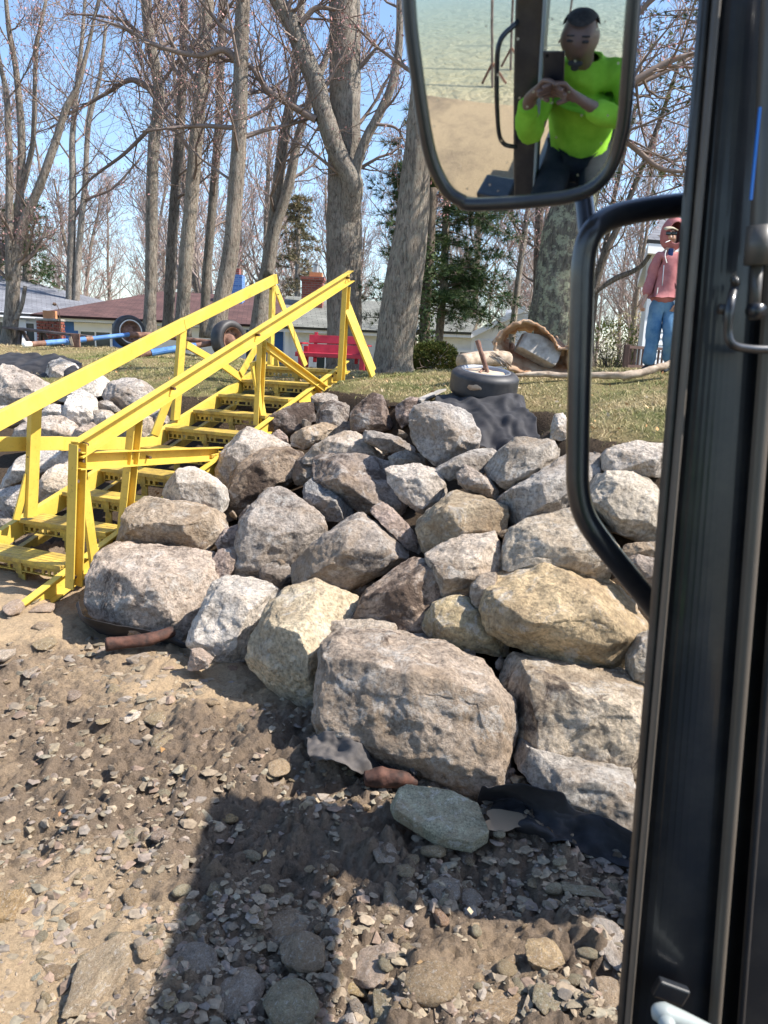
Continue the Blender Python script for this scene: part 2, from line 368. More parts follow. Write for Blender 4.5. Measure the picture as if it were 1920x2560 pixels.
for u, y, z in [(310, 17.5, 1.74), (830, 16, 1.46), (860, 13.5, 1.52), (1000, 11.6, 1.64), (1660, 9.1, 1.86), (1390, 10.5, 1.76), (1210, 7.6, 1.56), (1562, 14, 1.8), (30, 17, 1.7), (600, 17, 1.62),
                (-600, 17, 1.7), (-600, 26, 0.15), (200, 25, 0.15), (800, 25, 0.1), (1250, 25, 0.15), (1250, 17, 1.5), (1700, 20, 1.7), (2300, 20, 1.7), (2300, 10, 1.8),
                (-600, 40, 0.3), (960, 40, 0.3), (2300, 40, 0.6), (-600, 90, 0.6), (960, 90, 0.6), (2300, 90, 0.8), (0, 160, 1), (1900, 160, 1)]: lawn_pt(u, y, z)
ctrl = np.array(ctrl, float)
def _phi(r): return np.sqrt(r * r + 0.02)
_A = _phi(np.hypot(ctrl[:, None, 0] - ctrl[None, :, 0], ctrl[:, None, 1] - ctrl[None, :, 1]))
_w = np.linalg.solve(_A + np.eye(len(ctrl)) * -0.12, ctrl[:, 2] - 0.0)
def S_np(x, y):                        # riprap face / lawn surface
    x = np.asarray(x, float); y = np.asarray(y, float); out = np.zeros(x.shape)
    for (cx, cy, _), w in zip(ctrl, _w): out += w * np.sqrt((x - cx) ** 2 + (y - cy) ** 2 + 0.02)
    return out
def S(x, y): return float(S_np(np.array([x]), np.array([y]))[0])
def sstep(a, b, x): t = np.clip((x - a) / (np.asarray(b) - a), 0, 1); return t * t * (3 - 2 * t)
def hit(u, v, off=0.0, y0=2.0, y1=30):  # sight line meets the surface
    ys = np.linspace(y0, y1, 900); d = ray(u, v); t = ys / d.y
    x = d.x * t; z = EYE.z + d.z * t; s = np.maximum(S_np(x, ys), 0) + off
    k = np.argmax(z < s) if np.any(z < s) else len(ys) - 1
    return float(ys[k])
# fast vector noise for sheets: sum of lattice value noise
def vnoise(x, y, seed=0):
    xi = np.floor(x).astype(int); yi = np.floor(y).astype(int); fx = x - xi; fy = y - yi
    h = lambda a, b: ((np.sin(a * 127.1 + b * 311.7 + seed * 74.7) * 43758.5453) % 1.0)
    u_ = fx * fx * (3 - 2 * fx); v_ = fy * fy * (3 - 2 * fy)
    return (h(xi, yi) * (1 - u_) + h(xi + 1, yi) * u_) * (1 - v_) + (h(xi, yi + 1) * (1 - u_) + h(xi + 1, yi + 1) * u_) * v_ - 0.5
def fbm(x, y, oct=5, seed=0, gain=0.55):
    o = np.zeros(np.shape(x)); a = 1.0
    for i in range(oct): o += a * vnoise(x * 2 ** i, y * 2 ** i, seed + i); a *= gain
    return o
def terrain_z(x, y):
    s = S_np(x, y)
    hi = np.where(np.asarray(x) < -1.3, 1.12, 1.28)
    m = sstep(-.12, .1, s) * (1 - sstep(hi, hi + .2, s)) * (1 - sstep(13.5, 15.5, np.asarray(y, float)))
    return s - 0.34 * m + fbm(np.asarray(x) * 1.6, np.asarray(y) * 1.6, 4, 3) * 0.06
def TZ(x, y): return float(terrain_z(np.array([x]), np.array([y]))[0])
def grid_sheet(name, xs, ys, zf, mat, attr=None):
    X, Y = np.meshgrid(xs, ys); Z = zf(X, Y); nx, ny = len(xs), len(ys)
    V = np.stack([X, Y, Z], -1).reshape(-1, 3); i = np.arange(nx * ny).reshape(ny, nx)
    Fq = np.stack([i[:-1, :-1], i[:-1, 1:], i[1:, 1:], i[1:, :-1]], -1).reshape(-1, 4)
    me = np_mesh(name, V, Fq, mat, True)
    for k, fn in (attr or {}).items():
        a = me.attributes.new(k, 'FLOAT', 'POINT'); a.data.foreach_set('value', fn(X, Y, Z).ravel().astype(np.float32))
    o = bpy.data.objects.new(name, me); COL.objects.link(o); return o
xs = np.concatenate([np.linspace(-160, -16, 30), np.linspace(-15, -5, 60), np.arange(-4.95, 5, 0.05), np.linspace(5, 16, 60), np.linspace(17, 160, 30)])
ys = np.concatenate([np.arange(2.2, 14, 0.05), np.arange(14, 26, 0.25), np.linspace(26.5, 60, 40), np.linspace(64, 260, 30)])
def grass_f(X, Y, Z):
    g = sstep(np.where(X < -1.3, 1.24, 1.43), np.where(X < -1.3, 1.36, 1.53), S_np(X, Y)); return np.where(Y > 13.5, 1.0, g)
o = grid_sheet('lawn', xs, ys, terrain_z, M_lawn, {'grass': grass_f}); tag(o, kind='structure')

def mud_f(X, Y, Z=None):               # 0 clean sand .. 1 dark gravelly mud
    m = 0.76 + 0.9 * fbm(X * 0.55 + 3, Y * 0.55, 4, 11)
    m -= 1.05 * np.exp(-(((X + 2.9) / 1.1) ** 2 + ((Y - 5.3) / 0.9) ** 2))      # sand by the stairs
    m -= 1.05 * np.exp(-(((X + 1.05) / 0.42) ** 2 + ((Y - 2.2) / 0.42) ** 2))   # wet sand, near left
    m -= 0.6 * np.exp(-(((X + 1.1) / 0.6) ** 2 + ((Y - 4.2) / 0.5) ** 2))
    m -= 0.35 * np.exp(-(((X - 0.45) / 0.6) ** 2 + ((Y - 2.3) / 0.35) ** 2))
    m += 0.35 * np.exp(-(((X + 0.1) / 0.9) ** 2 + ((Y - 3.0) / 0.5) ** 2))
    m -= .38 * sstep(1.2, .2, Y)
    return np.clip(m, 0, 1)
def beach_z(X, Y):
    m = mud_f(X, Y); near = np.exp(-(np.maximum(0, 1.5 - Y)) * 1.5)
    lump = fbm(X * 5, Y * 5, 5, 21, 0.62); fine = np.abs(fbm(X * 15, Y * 15, 4, 31, 0.66))
    z = near * ((0.03 + 0.085 * m) * lump + (0.006 + 0.06 * m) * (fine - 0.2) + 0.10 * fbm(X * 1.1, Y * 1.1, 2, 41))
    z = z + 0.10 * sstep(-1.5, -3.5, X) * sstep(4, 6.5, Y)
    return z - 0.055 * np.maximum(0, 1.0 - Y)               # falls away to the lake behind
xs = np.concatenate([np.linspace(-60, -7, 20), np.linspace(-6.5, -3.6, 40), np.arange(-3.55, 2.0, 0.0135), np.linspace(2.05, 7, 40), np.linspace(8, 60, 20)])
ys = np.concatenate([np.linspace(-14, 1.0, 40), np.arange(1.1, 4.4, 0.0135), np.arange(4.42, 6, .022), np.arange(6.03, 9, 0.05)])
o = grid_sheet('beach', xs, ys, beach_z, M_beach, {'mud': mud_f}); tag(o, kind='structure')
def BZ(x, y): return float(beach_z(np.array([x]), np.array([y]))[0])
# lake behind the machine, seen in the mirror
def lake_mat():
    m, nt, b = new_mat('lake_water'); w = N_(nt); tc = w.n('ShaderNodeTexCoord'); sx = w.n('ShaderNodeSeparateXYZ'); w.l(tc.outputs['Object'], sx.inputs[0])
    v = w.coord('Object', (1, 1.8, 1))
    d = w.math('MULTIPLY', w.math('ADD', sx.outputs[1], w.math('MULTIPLY', w.noise(v, 0.9, 6), 3.0)), -0.06)
    c = w.ramp(d, [(0.0, (0.43, 0.32, 0.20)), (0.2, (0.33, 0.29, 0.17)), (0.45, (0.235, 0.255, 0.18)), (0.9, (0.17, 0.235, 0.22))])
    w.l(c, b.inputs['Base Color']); b.inputs['Roughness'].default_value = 0.2
    nb = w.bump(w.noise(v, 1.6, 6, 0.6), 0.9, 0.5, None); w.bump(w.noise(v, 7, 5, 0.6), 0.4, 0.05, b, nb); return m
me = np_mesh('lake', [(-400, -500, -.27), (400, -500, -.27), (400, -2.3, -.27), (-400, -2.3, -.27)], [(0, 1, 2, 3)], lake_mat())
o = bpy.data.objects.new('lake', me); COL.objects.link(o); tag(o, kind='structure')

# ------------------------------------------------------------------ boulders
CROP = {'A': (500, 960, 2.765), 'B': (1050, 960, 2.592), 'C': (160, 1320, 2.242), 'D': (760, 1400, 1.843), 'E': (0, 960, 2.9625), 'L': (0, 700, 3.95), 'S': (0, 0, 1)}
def px(c, p): a, b, s = CROP[c]; return a + p[0] / s, b + p[1] / s
def rock_mesh(name, pts, size, res=46, rough=1.0, seed=0, cuts=10, smooth=1):
    bm = bmesh.new()
    for p in pts: bm.verts.new(p)
    r = bmesh.ops.convex_hull(bm, input=bm.verts[:])
    bmesh.ops.delete(bm, geom=list({e for e in r['geom_interior'] + r['geom_unused'] if isinstance(e, bmesh.types.BMVert)}), context='VERTS')
    me = bpy.data.meshes.new(name); bm.to_mesh(me); bm.free()
    o = bpy.data.objects.new(name, me); COL.objects.link(o)
    md = o.modifiers.new('r', 'REMESH'); md.mode = 'VOXEL'; md.voxel_size = size / (res * 1.15)
    sm = o.modifiers.new('s', 'SMOOTH'); sm.factor = 0.5; sm.iterations = smooth
    bake(o, name); me = o.data; n = len(me.vertices)
    co = np.empty(n * 3, np.float32); me.vertices.foreach_get('co', co); co = co.reshape(-1, 3)
    nr = np.empty(n * 3, np.float32); me.vertices.foreach_get('normal', nr); nr = nr.reshape(-1, 3)
    c = co.mean(0); rg = np.random.default_rng(seed)
    for _ in range(cuts):                                  # chipped facets
        d = rg.normal(size=3); d[1] -= 0.6; d[2] = abs(d[2]) if d[2] < -.25 else d[2]; d /= np.linalg.norm(d)
        h = (co - c) @ d; lim = np.quantile(h, rg.uniform(0.91, 0.985)) ; over = np.maximum(0, h - lim)
        co -= d[None, :] * over[:, None] * 0.98
    s1 = 2.6 / size; offv = Vector((seed * 3.7, seed * 1.3, 0)); k = size * rough
    disp = np.empty(n, np.float32); ax = Vector((rg.normal(0, .5), rg.normal(0, .4), 1)).normalized()
    for i in range(n):
        v = Vector(co[i].tolist()); q = v * s1 + offv
        a = noise.ridged_multi_fractal(q * 1.7, 0.95, 2.1, 4, 0.9, 2.0) * 0.012 - 0.014
        b_ = noise.fractal(q * 3.2, 0.85, 2.1, 6) * 0.018
        f_ = (ax.dot(v) / size) * 6.5 + noise.noise(q * .8) * 1.6; f_ -= math.floor(f_); st = ((f_ * f_ * (3 - 2 * f_)) ** 3 - f_) * 0.022 * max(0.0, min(1.0, noise.noise(q * 1.1 + Vector((5, 1, 3))) * 2.4 + .45))   # broken bedding ledges
        disp[i] = (a + b_ + st) * k
    co += nr * disp[:, None]
    me.vertices.foreach_set('co', co.ravel()); me.polygons.foreach_set('use_smooth', [True] * len(me.polygons)); me.update()
    return o
_seed = [1]
def boulder(c, outline, label, col, stain=0.4, ridges=None, t=None, dz=0.0, y=None, res=46, front=0.12, top=0.42, rough=1.0, grow=1.09, mat=None, back=1.0):
    pts = [px(c, p) for p in outline]; us = np.array([p[0] for p in pts]); vs = np.array([p[1] for p in pts])
    cu, cv = us.mean(), vs.mean(); y0 = (y if y else hit(cu, cv, .08)) + dz; grow = 1.2 if c == 'L' else grow
    d0 = ray(cu, cv).length * y0; s = d0 / F; W = np.ptp(us) * s; H = np.ptp(vs) * s
    t = t or 0.8 * min(W, H * 1.3); hh = max(1, np.ptp(vs) / 2); vm = (vs.max() + vs.min()) / 2
    def fo(v):
        f = (v - vm) / hh; return -f * top * H if f < 0 else -f * front * H
    if not y:
        lo = [G(cu + (u - cu) * grow, cv + (v - cv) * grow, 0.02).y for u, v in pts if v > 1000 and v > vm]
        if lo and min(lo) < y0 - .12 * H and min(lo) < 8.5: y0 = min(y0, min(lo) + .40 * t + dz)
    out = []
    for u, v in pts:
        u = cu + (u - cu) * grow; v = cv + (v - cv) * grow; yy_ = y0 + fo(v)
        if v > 1000:
            g = G(u, v, 0.0); gy = G(u, v, float(beach_z(np.array([g.x]), np.array([g.y]))[0])).y if g.y < 8.5 else 99
            if gy < yy_: out.append(P(u, v, gy) + Vector((0, .05, -.16))); yy_ = gy
        out.append(P(u, v, yy_))
    front_pts = []
    if ridges is None: ridges = [('r', -0.55, -0.12, .3), ('r', 0.0, 0.0, .34), ('r', 0.55, -0.05, .3)]
    for r in ridges:
        if r[0] == 'r': u, v, k = cu + r[1] * np.ptp(us) / 2, vm + r[2] * hh, r[3]
        else:
            u, v = px(c, r[:2]); k = r[2] if len(r) > 2 else 0.34
        front_pts.append(P(u, v, y0 + fo(v) * .5 - k * t))
    cen = P(cu, cv, y0)
    bk = [cen + (p - cen) * 0.85 + Vector((0, t * back, -0.22 * t)) for p in out]
    _seed[0] += 1
    o = rock_mesh('boulder', out + front_pts + bk, max(W, H, t), res, rough, _seed[0])
    o.data.materials.append(mat or M_rock); o.color = (*col, stain)
    return tag(o, label, 'boulder')
GREY = (.31, .285, .265); GRY2 = (.265, .25, .24); TAN = (.37, .305, .235); PALE = (.45, .415, .38); WHITE = (.60, .57, .53); BRN = (.25, .20, .155); DARK = (.17, .145, .135); YEL = (.47, .39, .26); PINK = (.33, .27, .245); BLU = (.24, .25, .265)
B = boulder
# --- upper pile beside the stairs
B('A', [(440, 250), (560, 170), (650, 130), (740, 120), (800, 160), (820, 230), (700, 310), (600, 350), (440, 335), (400, 300)], 'dark mottled boulder touching the stair side below the top steps', DARK, .62, y=8.5)
B('A', [(770, 80), (850, 50), (940, 80), (970, 130), (900, 170), (820, 190), (770, 140)], 'small pale grey boulder at the crest right of the top steps', GREY, .5)
B('A', [(830, 150), (900, 110), (1000, 110), (1030, 170), (1010, 240), (1000, 300), (950, 330), (860, 290), (770, 240)], 'grey blotchy boulder standing behind the tan block near the crest', GRY2, .6)
B('A', [(1060, 160), (1210, 55), (1250, 70), (1300, 180), (1330, 270), (1310, 310), (1250, 320), (1150, 290), (1030, 320), (1000, 280)], 'pointed purple brown boulder with white specks at the crest', (.2, .165, .155), .6, ridges=[(1200, 160, .35), (1080, 190, .3), (1260, 250, .3)])
B('A', [(620, 345), (700, 310), (860, 265), (930, 280), (960, 330), (900, 370), (800, 400), (720, 450), (640, 420)], 'tan rectangular block lying on the pile below the dark mottled boulder', TAN, .35, ridges=[(700, 320, .3), (880, 300, .25), (730, 400, .3)])
B('A', [(490, 340), (545, 310), (600, 360), (605, 400), (550, 395), (500, 370)], 'small reddish stone wedged on top of the big pale boulder by the stairs', PINK, .45)
B('A', [(1100, 310), (1220, 330), (1350, 350), (1480, 430), (1480, 470), (1400, 470), (1300, 470), (1150, 400)], 'grey flat boulder in shade under the pointed purple boulder', GRY2, .3)
B('A', [(1350, 150), (1450, 85), (1540, 110), (1580, 160), (1500, 210), (1440, 260), (1400, 300), (1360, 230)], 'pinkish speckled boulder behind the large blue grey boulder at the crest', PINK, .55)
B('B', [(-60, 230), (-30, 150), (40, 125), (120, 120), (230, 150), (320, 200), (370, 280), (410, 390), (400, 420), (300, 440), (170, 490), (110, 520), (20, 440), (-40, 360)], 'large smooth blue grey boulder below the rusty tyre and black cloth', (.34, .33, .325), .2, ridges=[(60, 210, .42), (200, 210, .3), (130, 400, .35), (330, 300, .3)], y=6.0)
B('A', [(235, 318), (330, 305), (420, 330), (490, 365), (610, 420), (560, 560), (300, 700), (180, 700), (105, 620), (115, 440)], 'big pale boulder leaning against the stair side in mid slope', PALE, .35, y=7.35)
B('A', [(190, 610), (370, 490), (450, 450), (580, 440), (690, 490), (705, 540), (640, 660), (480, 720), (400, 780), (300, 890), (170, 950), (135, 860), (180, 680)], 'brown slanting boulder in front of the big pale one by the stairs', (.25, .205, .165), .5, ridges=[(600, 470, .5), (400, 560, .45), (220, 760, .4), (650, 560, .4)], y=7.0)
B('A', [(705, 480), (830, 400), (900, 350), (1000, 315), (1090, 330), (1200, 410), (1290, 480), (1240, 520), (1000, 520), (800, 530), (730, 555), (705, 520)], 'cream topped boulder above the great flat grey slab', PALE, .4)
B('A', [(775, 510), (830, 475), (950, 465), (1100, 490), (1300, 540), (1340, 570), (1300, 700), (1480, 890), (1420, 930), (1290, 900), (1150, 890), (1000, 800), (860, 750), (790, 640), (770, 560)], 'great flat grey slab tilted across the middle of the slope', (.255, .225, .21), .5, ridges=[(830, 560, .35), (1000, 700, .36), (1200, 830, .3), (1300, 650, .2)], top=.5)
B('A', [(1295, 590), (1330, 580), (1480, 555), (1600, 575), (1660, 600), (1740, 700), (1700, 760), (1600, 850), (1550, 890), (1500, 870), (1390, 790), (1310, 680)], 'pale tan slab overlapping the right end of the great flat slab', PALE, .35, ridges=[(1340, 640, .4), (1540, 850, .4), (1440, 740, .42), (1650, 700, .25)], dz=-.12, t=.3)
B('A', [(1290, 500), (1380, 465), (1500, 460), (1560, 500), (1575, 560), (1480, 570), (1330, 580)], 'light grey boulder tucked behind the pale tan slab', GREY, .3)
B('A', [(705, 720), (780, 640), (880, 740), (1000, 820), (1070, 880), (1000, 950), (880, 940), (800, 890), (720, 800)], 'blue grey boulder in shade beneath the great flat slab', BLU, .2, dz=.1)
B('A', [(290, 940), (400, 800), (490, 725), (580, 740), (680, 800), (800, 890), (880, 960), (860, 1040), (700, 1200), (600, 1280), (540, 1330), (350, 1370), (205, 1310), (260, 1150), (350, 1020)], 'triangular grey boulder with reddish soil on its ridge', GREY, .42, ridges=[(420, 920, .5), (640, 880, .42), (520, 1250, .3), (300, 1250, .3), (800, 990, .3)], dz=-.08)
B('A', [(1000, 950), (1080, 895), (1130, 910), (1250, 990), (1400, 1090), (1440, 1150), (1400, 1220), (1200, 1340), (970, 1455), (880, 1410), (750, 1390), (630, 1400), (615, 1270), (700, 1190), (850, 1060)], 'long grey block with a dark front face in the centre of the pile', (.285, .26, .24), .35, ridges=[(690, 1210, .45), (900, 1120, .5), (1160, 1095, .5), (1390, 1160, .4)], dz=-.08)
B('A', [(1185, 810), (1260, 815), (1340, 870), (1400, 950), (1500, 1050), (1545, 1140), (1500, 1170), (1420, 1130), (1330, 1020), (1240, 940), (1175, 880)], 'narrow slanting slab between the great flat slab and the long grey block', PINK, .4, t=.18, dz=-.08)
B('A', [(90, 1060), (180, 1000), (290, 965), (340, 1030), (310, 1110), (230, 1140), (130, 1140)], 'reddish brown stone left of the triangular grey boulder', PINK, .5)
B('A', [(80, 1230), (130, 1150), (230, 1130), (270, 1170), (230, 1280), (180, 1370), (110, 1390), (70, 1320)], 'upright pinkish stone under the reddish brown one', PINK, .4)
B('A', [(-30, 1080), (30, 1060), (60, 1100), (20, 1150), (-30, 1140)], 'small brown stone at the right end of the rounded tan block', BRN, .4)
B('A', [(-40, 1190), (40, 1170), (75, 1230), (70, 1330), (10, 1400), (-40, 1330)], 'dark pink stone beside the big slab above the log', PINK, .5, dz=.1)
# --- right half
B('B', [(100, 545), (220, 480), (330, 430), (470, 405), (500, 440), (440, 510), (430, 570), (330, 600), (200, 620), (140, 590)], 'low white edged boulder below the large blue grey one', (.36, .34, .32), .4)
B('B', [(245, 580), (290, 525), (350, 540), (430, 590), (500, 650), (530, 700), (525, 750), (440, 725), (330, 695), (260, 640)], 'short brownish wedge between the two grey boulders right of centre', (.31, .27, .24), .3, dz=-.05)
B('B', [(445, 530), (520, 430), (640, 340), (760, 330), (840, 360), (945, 390), (945, 480), (800, 560), (700, 600), (570, 680), (510, 640), (450, 570)], 'broad grey boulder with a stepped top under the black cloth', (.33, .31, .285), .25, ridges=[(560, 560, .4), (800, 480, .4), (620, 440, .25)])
B('B', [(525, 750), (620, 670), (760, 610), (900, 520), (1000, 440), (1120, 395), (1165, 500), (1160, 570), (1080, 640), (1080, 700), (950, 830), (800, 870), (640, 920), (580, 920)], 'long grey boulder running behind the bent mirror bar', (.33, .315, .30), .2, ridges=[(600, 740, .4), (850, 700, .42), (1080, 560, .3), (680, 830, .2)], dz=.05)
B('B', [(0, 880), (100, 790), (200, 710), (280, 690), (400, 710), (480, 740), (550, 790), (580, 890), (560, 990), (400, 1000), (250, 1020), (100, 1090), (40, 1100), (0, 1000), (-20, 930)], 'olive topped boulder with a shaded blue grey left end', (.33, .285, .215), .35, ridges=[(140, 985, .4), (290, 890, .45), (560, 860, .42), (180, 780, .15)], dz=-.05)
B('B', [(560, 1200), (570, 1050), (620, 940), (720, 880), (900, 840), (1050, 800), (1240, 810), (1290, 930), (1270, 1050), (1220, 1180), (1210, 1290), (1150, 1230), (1000, 1190), (850, 1180), (700, 1220)], 'wide flat topped pale slab with a white broken edge', (.43, .385, .32), .3, ridges=[(600, 1130, .4), (850, 1130, .42), (1050, 1110, .42), (1240, 1060, .36)], top=.55)
B('B', [(1110, 640), (1150, 580), (1300, 575), (1600, 600), (1570, 830), (1550, 1010), (1480, 1030), (1300, 960), (1270, 870), (1200, 800), (1130, 770)], 'cream layered block beside the door pillar', (.47, .43, .37), .25, ridges=[(1150, 690, .4), (1280, 750, .45), (1550, 840, .45), (1300, 880, .3)])
B('B', [(1195, 470), (1250, 410), (1400, 375), (1600, 380), (1640, 500), (1590, 600), (1400, 590), (1210, 560)], 'pale boulder at the foot of the cut turf bank', PALE, .3)
B('B', [(850, 350), (870, 250), (890, 180), (930, 175), (970, 220), (990, 330), (950, 370)], 'upright whitish stone leaning on the turf edge behind the bar', PALE, .35)
B('B', [(45, 1110), (150, 1040), (280, 990), (420, 975), (520, 970), (560, 1050), (570, 1110), (520, 1210), (400, 1230), (340, 1300), (330, 1390), (150, 1410), (130, 1290), (90, 1200)], 'white layered boulder with rusty ripples in mid slope', (.46, .41, .36), .45, ridges=[(150, 1240, .45), (330, 1180, .45), (500, 1060, .3)], dz=-.05)
B('B', [(1310, 1050), (1400, 1030), (1560, 1025), (1590, 1110), (1400, 1125), (1320, 1125)], 'thin tan slab low down beside the door pillar', TAN, .3)
B('B', [(1330, 1130), (1420, 1110), (1560, 1140), (1600, 1310), (1500, 1310), (1400, 1250)], 'brown grey boulder half hidden by the bent bar end', (.27, .235, .21), .4)
# --- front row
B('D', [(875, 60), (1000, 45), (1230, 28), (1330, 80), (1480, 110), (1590, 240), (1610, 330), (1530, 440), (1420, 515), (1250, 510), (1150, 440), (1000, 400), (870, 330), (840, 240), (885, 150)], 'huge tan boulder with a dark rough left face', (.43, .345, .225), .35, ridges=[(1120, 280, .45), (1110, 160, .42), (940, 90, .2), (1230, 230, .5), (1480, 300, .45), (1380, 440, .3)], res=60, front=.15)
B('B', [(340, 1310), (400, 1235), (480, 1225), (515, 1250), (500, 1350), (470, 1430), (400, 1465), (345, 1420), (330, 1370)], 'grey round ended stone against the dark face of the huge tan boulder', (.29, .255, .22), .3, dz=-.12, grow=1.1)
B('D', [(555, 270), (600, 210), (700, 170), (760, 185), (830, 240), (870, 330), (1000, 420), (900, 445), (740, 415), (610, 380), (550, 330)], 'yellowish boulder in half shade under the huge tan boulder', (.40, .335, .215), .35)
B('D', [(200, 275), (290, 150), (420, 50), (500, 0), (600, 20), (640, 110), (640, 200), (560, 270), (550, 375), (480, 385), (390, 310), (220, 290)], 'brown topped boulder with a maroon lower edge and shaded right end', (.34, .275, .23), .58, ridges=[(270, 240, .4), (450, 200, .45), (555, 250, .45), (590, 60, .2)], res=56)
B('D', [(60, 355), (120, 290), (300, 278), (410, 300), (460, 340), (460, 390), (330, 400), (180, 400), (100, 450)], 'thin whitish slab lying on top of the front centre boulder', (.45, .41, .36), .4, dz=-.05, t=.2)
B('D', [(105, 400), (200, 350), (330, 350), (500, 390), (650, 410), (800, 480), (880, 570), (940, 650), (955, 780), (930, 940), (870, 1020), (780, 1050), (640, 985), (480, 920), (430, 890), (250, 850), (90, 815), (70, 720), (100, 560)], 'largest front boulder with brown top and grey rough face', (.34, .29, .245), .42, ridges=[(140, 580, .42), (400, 615, .45), (640, 610, .46), (850, 660, .42), (850, 780, .4), (780, 960, .35), (300, 800, .3)], res=80, top=.55, front=.05)
B('D', [(905, 480), (960, 455), (1080, 490), (1180, 520), (1400, 530), (1580, 545), (1660, 700), (1640, 900), (1500, 990), (1350, 1030), (1150, 1030), (1040, 900), (960, 800), (940, 640), (905, 540)], 'large boulder with brown blotches and white bands beside the door pillar', (.44, .385, .31), .45, ridges=[(990, 620, .4), (1200, 700, .44), (1500, 720, .46), (1100, 880, .38), (1450, 900, .42)], res=70, top=.5)
B('D', [(950, 950), (1000, 880), (1100, 950), (1300, 1030), (1540, 1000), (1640, 1100), (1600, 1270), (1500, 1270), (1350, 1170), (1200, 1110), (1060, 1050)], 'grey boulder at the bottom right under the brown blotched one', (.32, .305, .285), .3, dz=.02, res=56)
B('D', [(1515, 460), (1560, 360), (1660, 330), (1700, 400), (1660, 560), (1520, 550)], 'small grey boulder squeezed beside the pillar below the huge tan boulder', (.35, .33, .29), .3)
B('C', [(145, 270), (200, 150), (300, 95), (420, 125), (640, 125), (790, 150), (820, 200), (835, 330), (760, 470), (700, 580), (600, 610), (430, 565), (200, 495), (140, 475), (150, 380)], 'big flat pinkish slab at the foot of the stairs above the log', (.40, .345, .30), .42, ridges=[(170, 420, .35), (420, 460, .42), (680, 440, .42), (640, 250, .2), (250, 250, .18)], res=66, top=.6)
B('E', [(960, 860), (1010, 830), (1200, 850), (1450, 880), (1600, 950), (1650, 1030), (1620, 1130), (1500, 1240), (1200, 1225), (1000, 1205), (885, 1185), (900, 1030)], 'rounded tan block lying across just right of the stair posts', (.35, .30, .245), .35, ridges=[(960, 1020, .45), (1270, 1060, .48), (1580, 1050, .42)], res=60, y=5.95)
B('E', [(1190, 815), (1240, 690), (1310, 620), (1420, 605), (1540, 660), (1630, 760), (1650, 860), (1620, 950), (1400, 910), (1220, 860)], 'smooth white rounded boulder behind the tan block by the stairs', (.50, .49, .47), .15, rough=.7, y=6.45)
B('C', [(840, 320), (900, 280), (1050, 310), (1240, 340), (1190, 420), (1120, 520), (1065, 590), (1040, 710), (900, 730), (820, 715), (695, 650), (720, 560), (780, 440)], 'white boulder at the toe right of the log slab', (.52, .49, .455), .25, ridges=[(860, 420, .3), (800, 600, .4), (980, 560, .42), (900, 690, .3)], res=56)
B('C', [(1160, 430), (1230, 360), (1400, 310), (1560, 380), (1640, 410), (1600, 490), (1490, 560), (1480, 720), (1470, 860), (1430, 950), (1350, 965), (1150, 885), (1030, 790), (1060, 610), (1120, 520)], 'tall cream and yellow boulder with a shaded left face', (.52, .455, .34), .25, ridges=[(1290, 500, .55), (1330, 650, .6), (1370, 840, .5), (1200, 440, .25)], res=60, front=.1)
B('C', [(690, 795), (720, 665), (760, 685), (825, 745), (800, 785), (720, 800)], 'small pinkish stone at the foot of the white boulder', (.36, .30, .265), .4)
# --- left of the stairs
B('L', [(410, 880), (480, 830), (590, 785), (700, 830), (790, 900), (760, 960), (600, 1020), (480, 1060), (430, 980)], 'white boulder resting against the black cloth left of the stairs', WHITE, .4)
B('L', [(-120, 900), (0, 860), (110, 870), (240, 920), (380, 990), (470, 1060), (380, 1140), (200, 1230), (60, 1260), (-120, 1230)], 'brown and grey boulder at the left edge under the black cloth', (.40, .36, .33), .45)
B('L', [(490, 1170), (700, 1040), (860, 980), (980, 950), (1060, 1030), (1000, 1120), (900, 1180), (700, 1190)], 'long white boulder just above the left handrail', WHITE, .15, rough=.7)
B('L', [(1005, 1130), (1080, 1020), (1180, 960), (1290, 965), (1430, 1030), (1540, 1090), (1460, 1190), (1330, 1280), (1180, 1270), (1080, 1200)], 'grey boulder crossed by rail shadow below the lawn edge', (.37, .35, .34), .4)
B('L', [(610, 1290), (640, 1170), (760, 1110), (900, 1130), (920, 1260), (900, 1400), (760, 1480), (690, 1460), (620, 1380)], 'chunky white boulder between the left post and the front handrail', (.60, .575, .55), .15)
B('L', [(400, 1290), (500, 1230), (620, 1230), (640, 1310), (600, 1370), (420, 1350)], 'flat white stone just right of the left stair post', (.55, .52, .49), .3)
B('L', [(30, 1530), (160, 1420), (400, 1360), (560, 1350), (680, 1420), (720, 1520), (600, 1570), (100, 1570)], 'flat pinkish white slab behind the left stair post', (.50, .45, .41), .45)
B('L', [(930, 1300), (1050, 1280), (1110, 1330), (1080, 1420), (950, 1430)], 'small light stone under the front handrail left of the stairs', PALE, .35)
B('L', [(980, 1180), (1080, 1200), (1170, 1290), (1100, 1300), (980, 1290)], 'dark grey stone in shade below the rail shadowed boulder', GRY2, .3, dz=.15)
B('L', [(1140, 1500), (1280, 1360), (1400, 1300), (1470, 1350), (1495, 1530), (1400, 1580), (1180, 1560)], 'rounded tan boulder behind the second post of the front rail', (.40, .345, .285), .3)
B('L', [(-80, 1260), (120, 1240), (260, 1270), (240, 1390), (60, 1440), (-80, 1430)], 'grey white boulder at the left edge above the lower rail', PALE, .4)
B('L', [(660, 1540), (760, 1470), (900, 1420), (980, 1470), (900, 1560), (760, 1590)], 'brownish stone seen between the front handrail and lower rail', (.38, .32, .28), .4)
B('L', [(1480, 1330), (1560, 1300), (1640, 1330), (1640, 1430), (1530, 1440), (1490, 1400)], 'small grey stone beside the steps behind the slanting brace', GREY, .3)
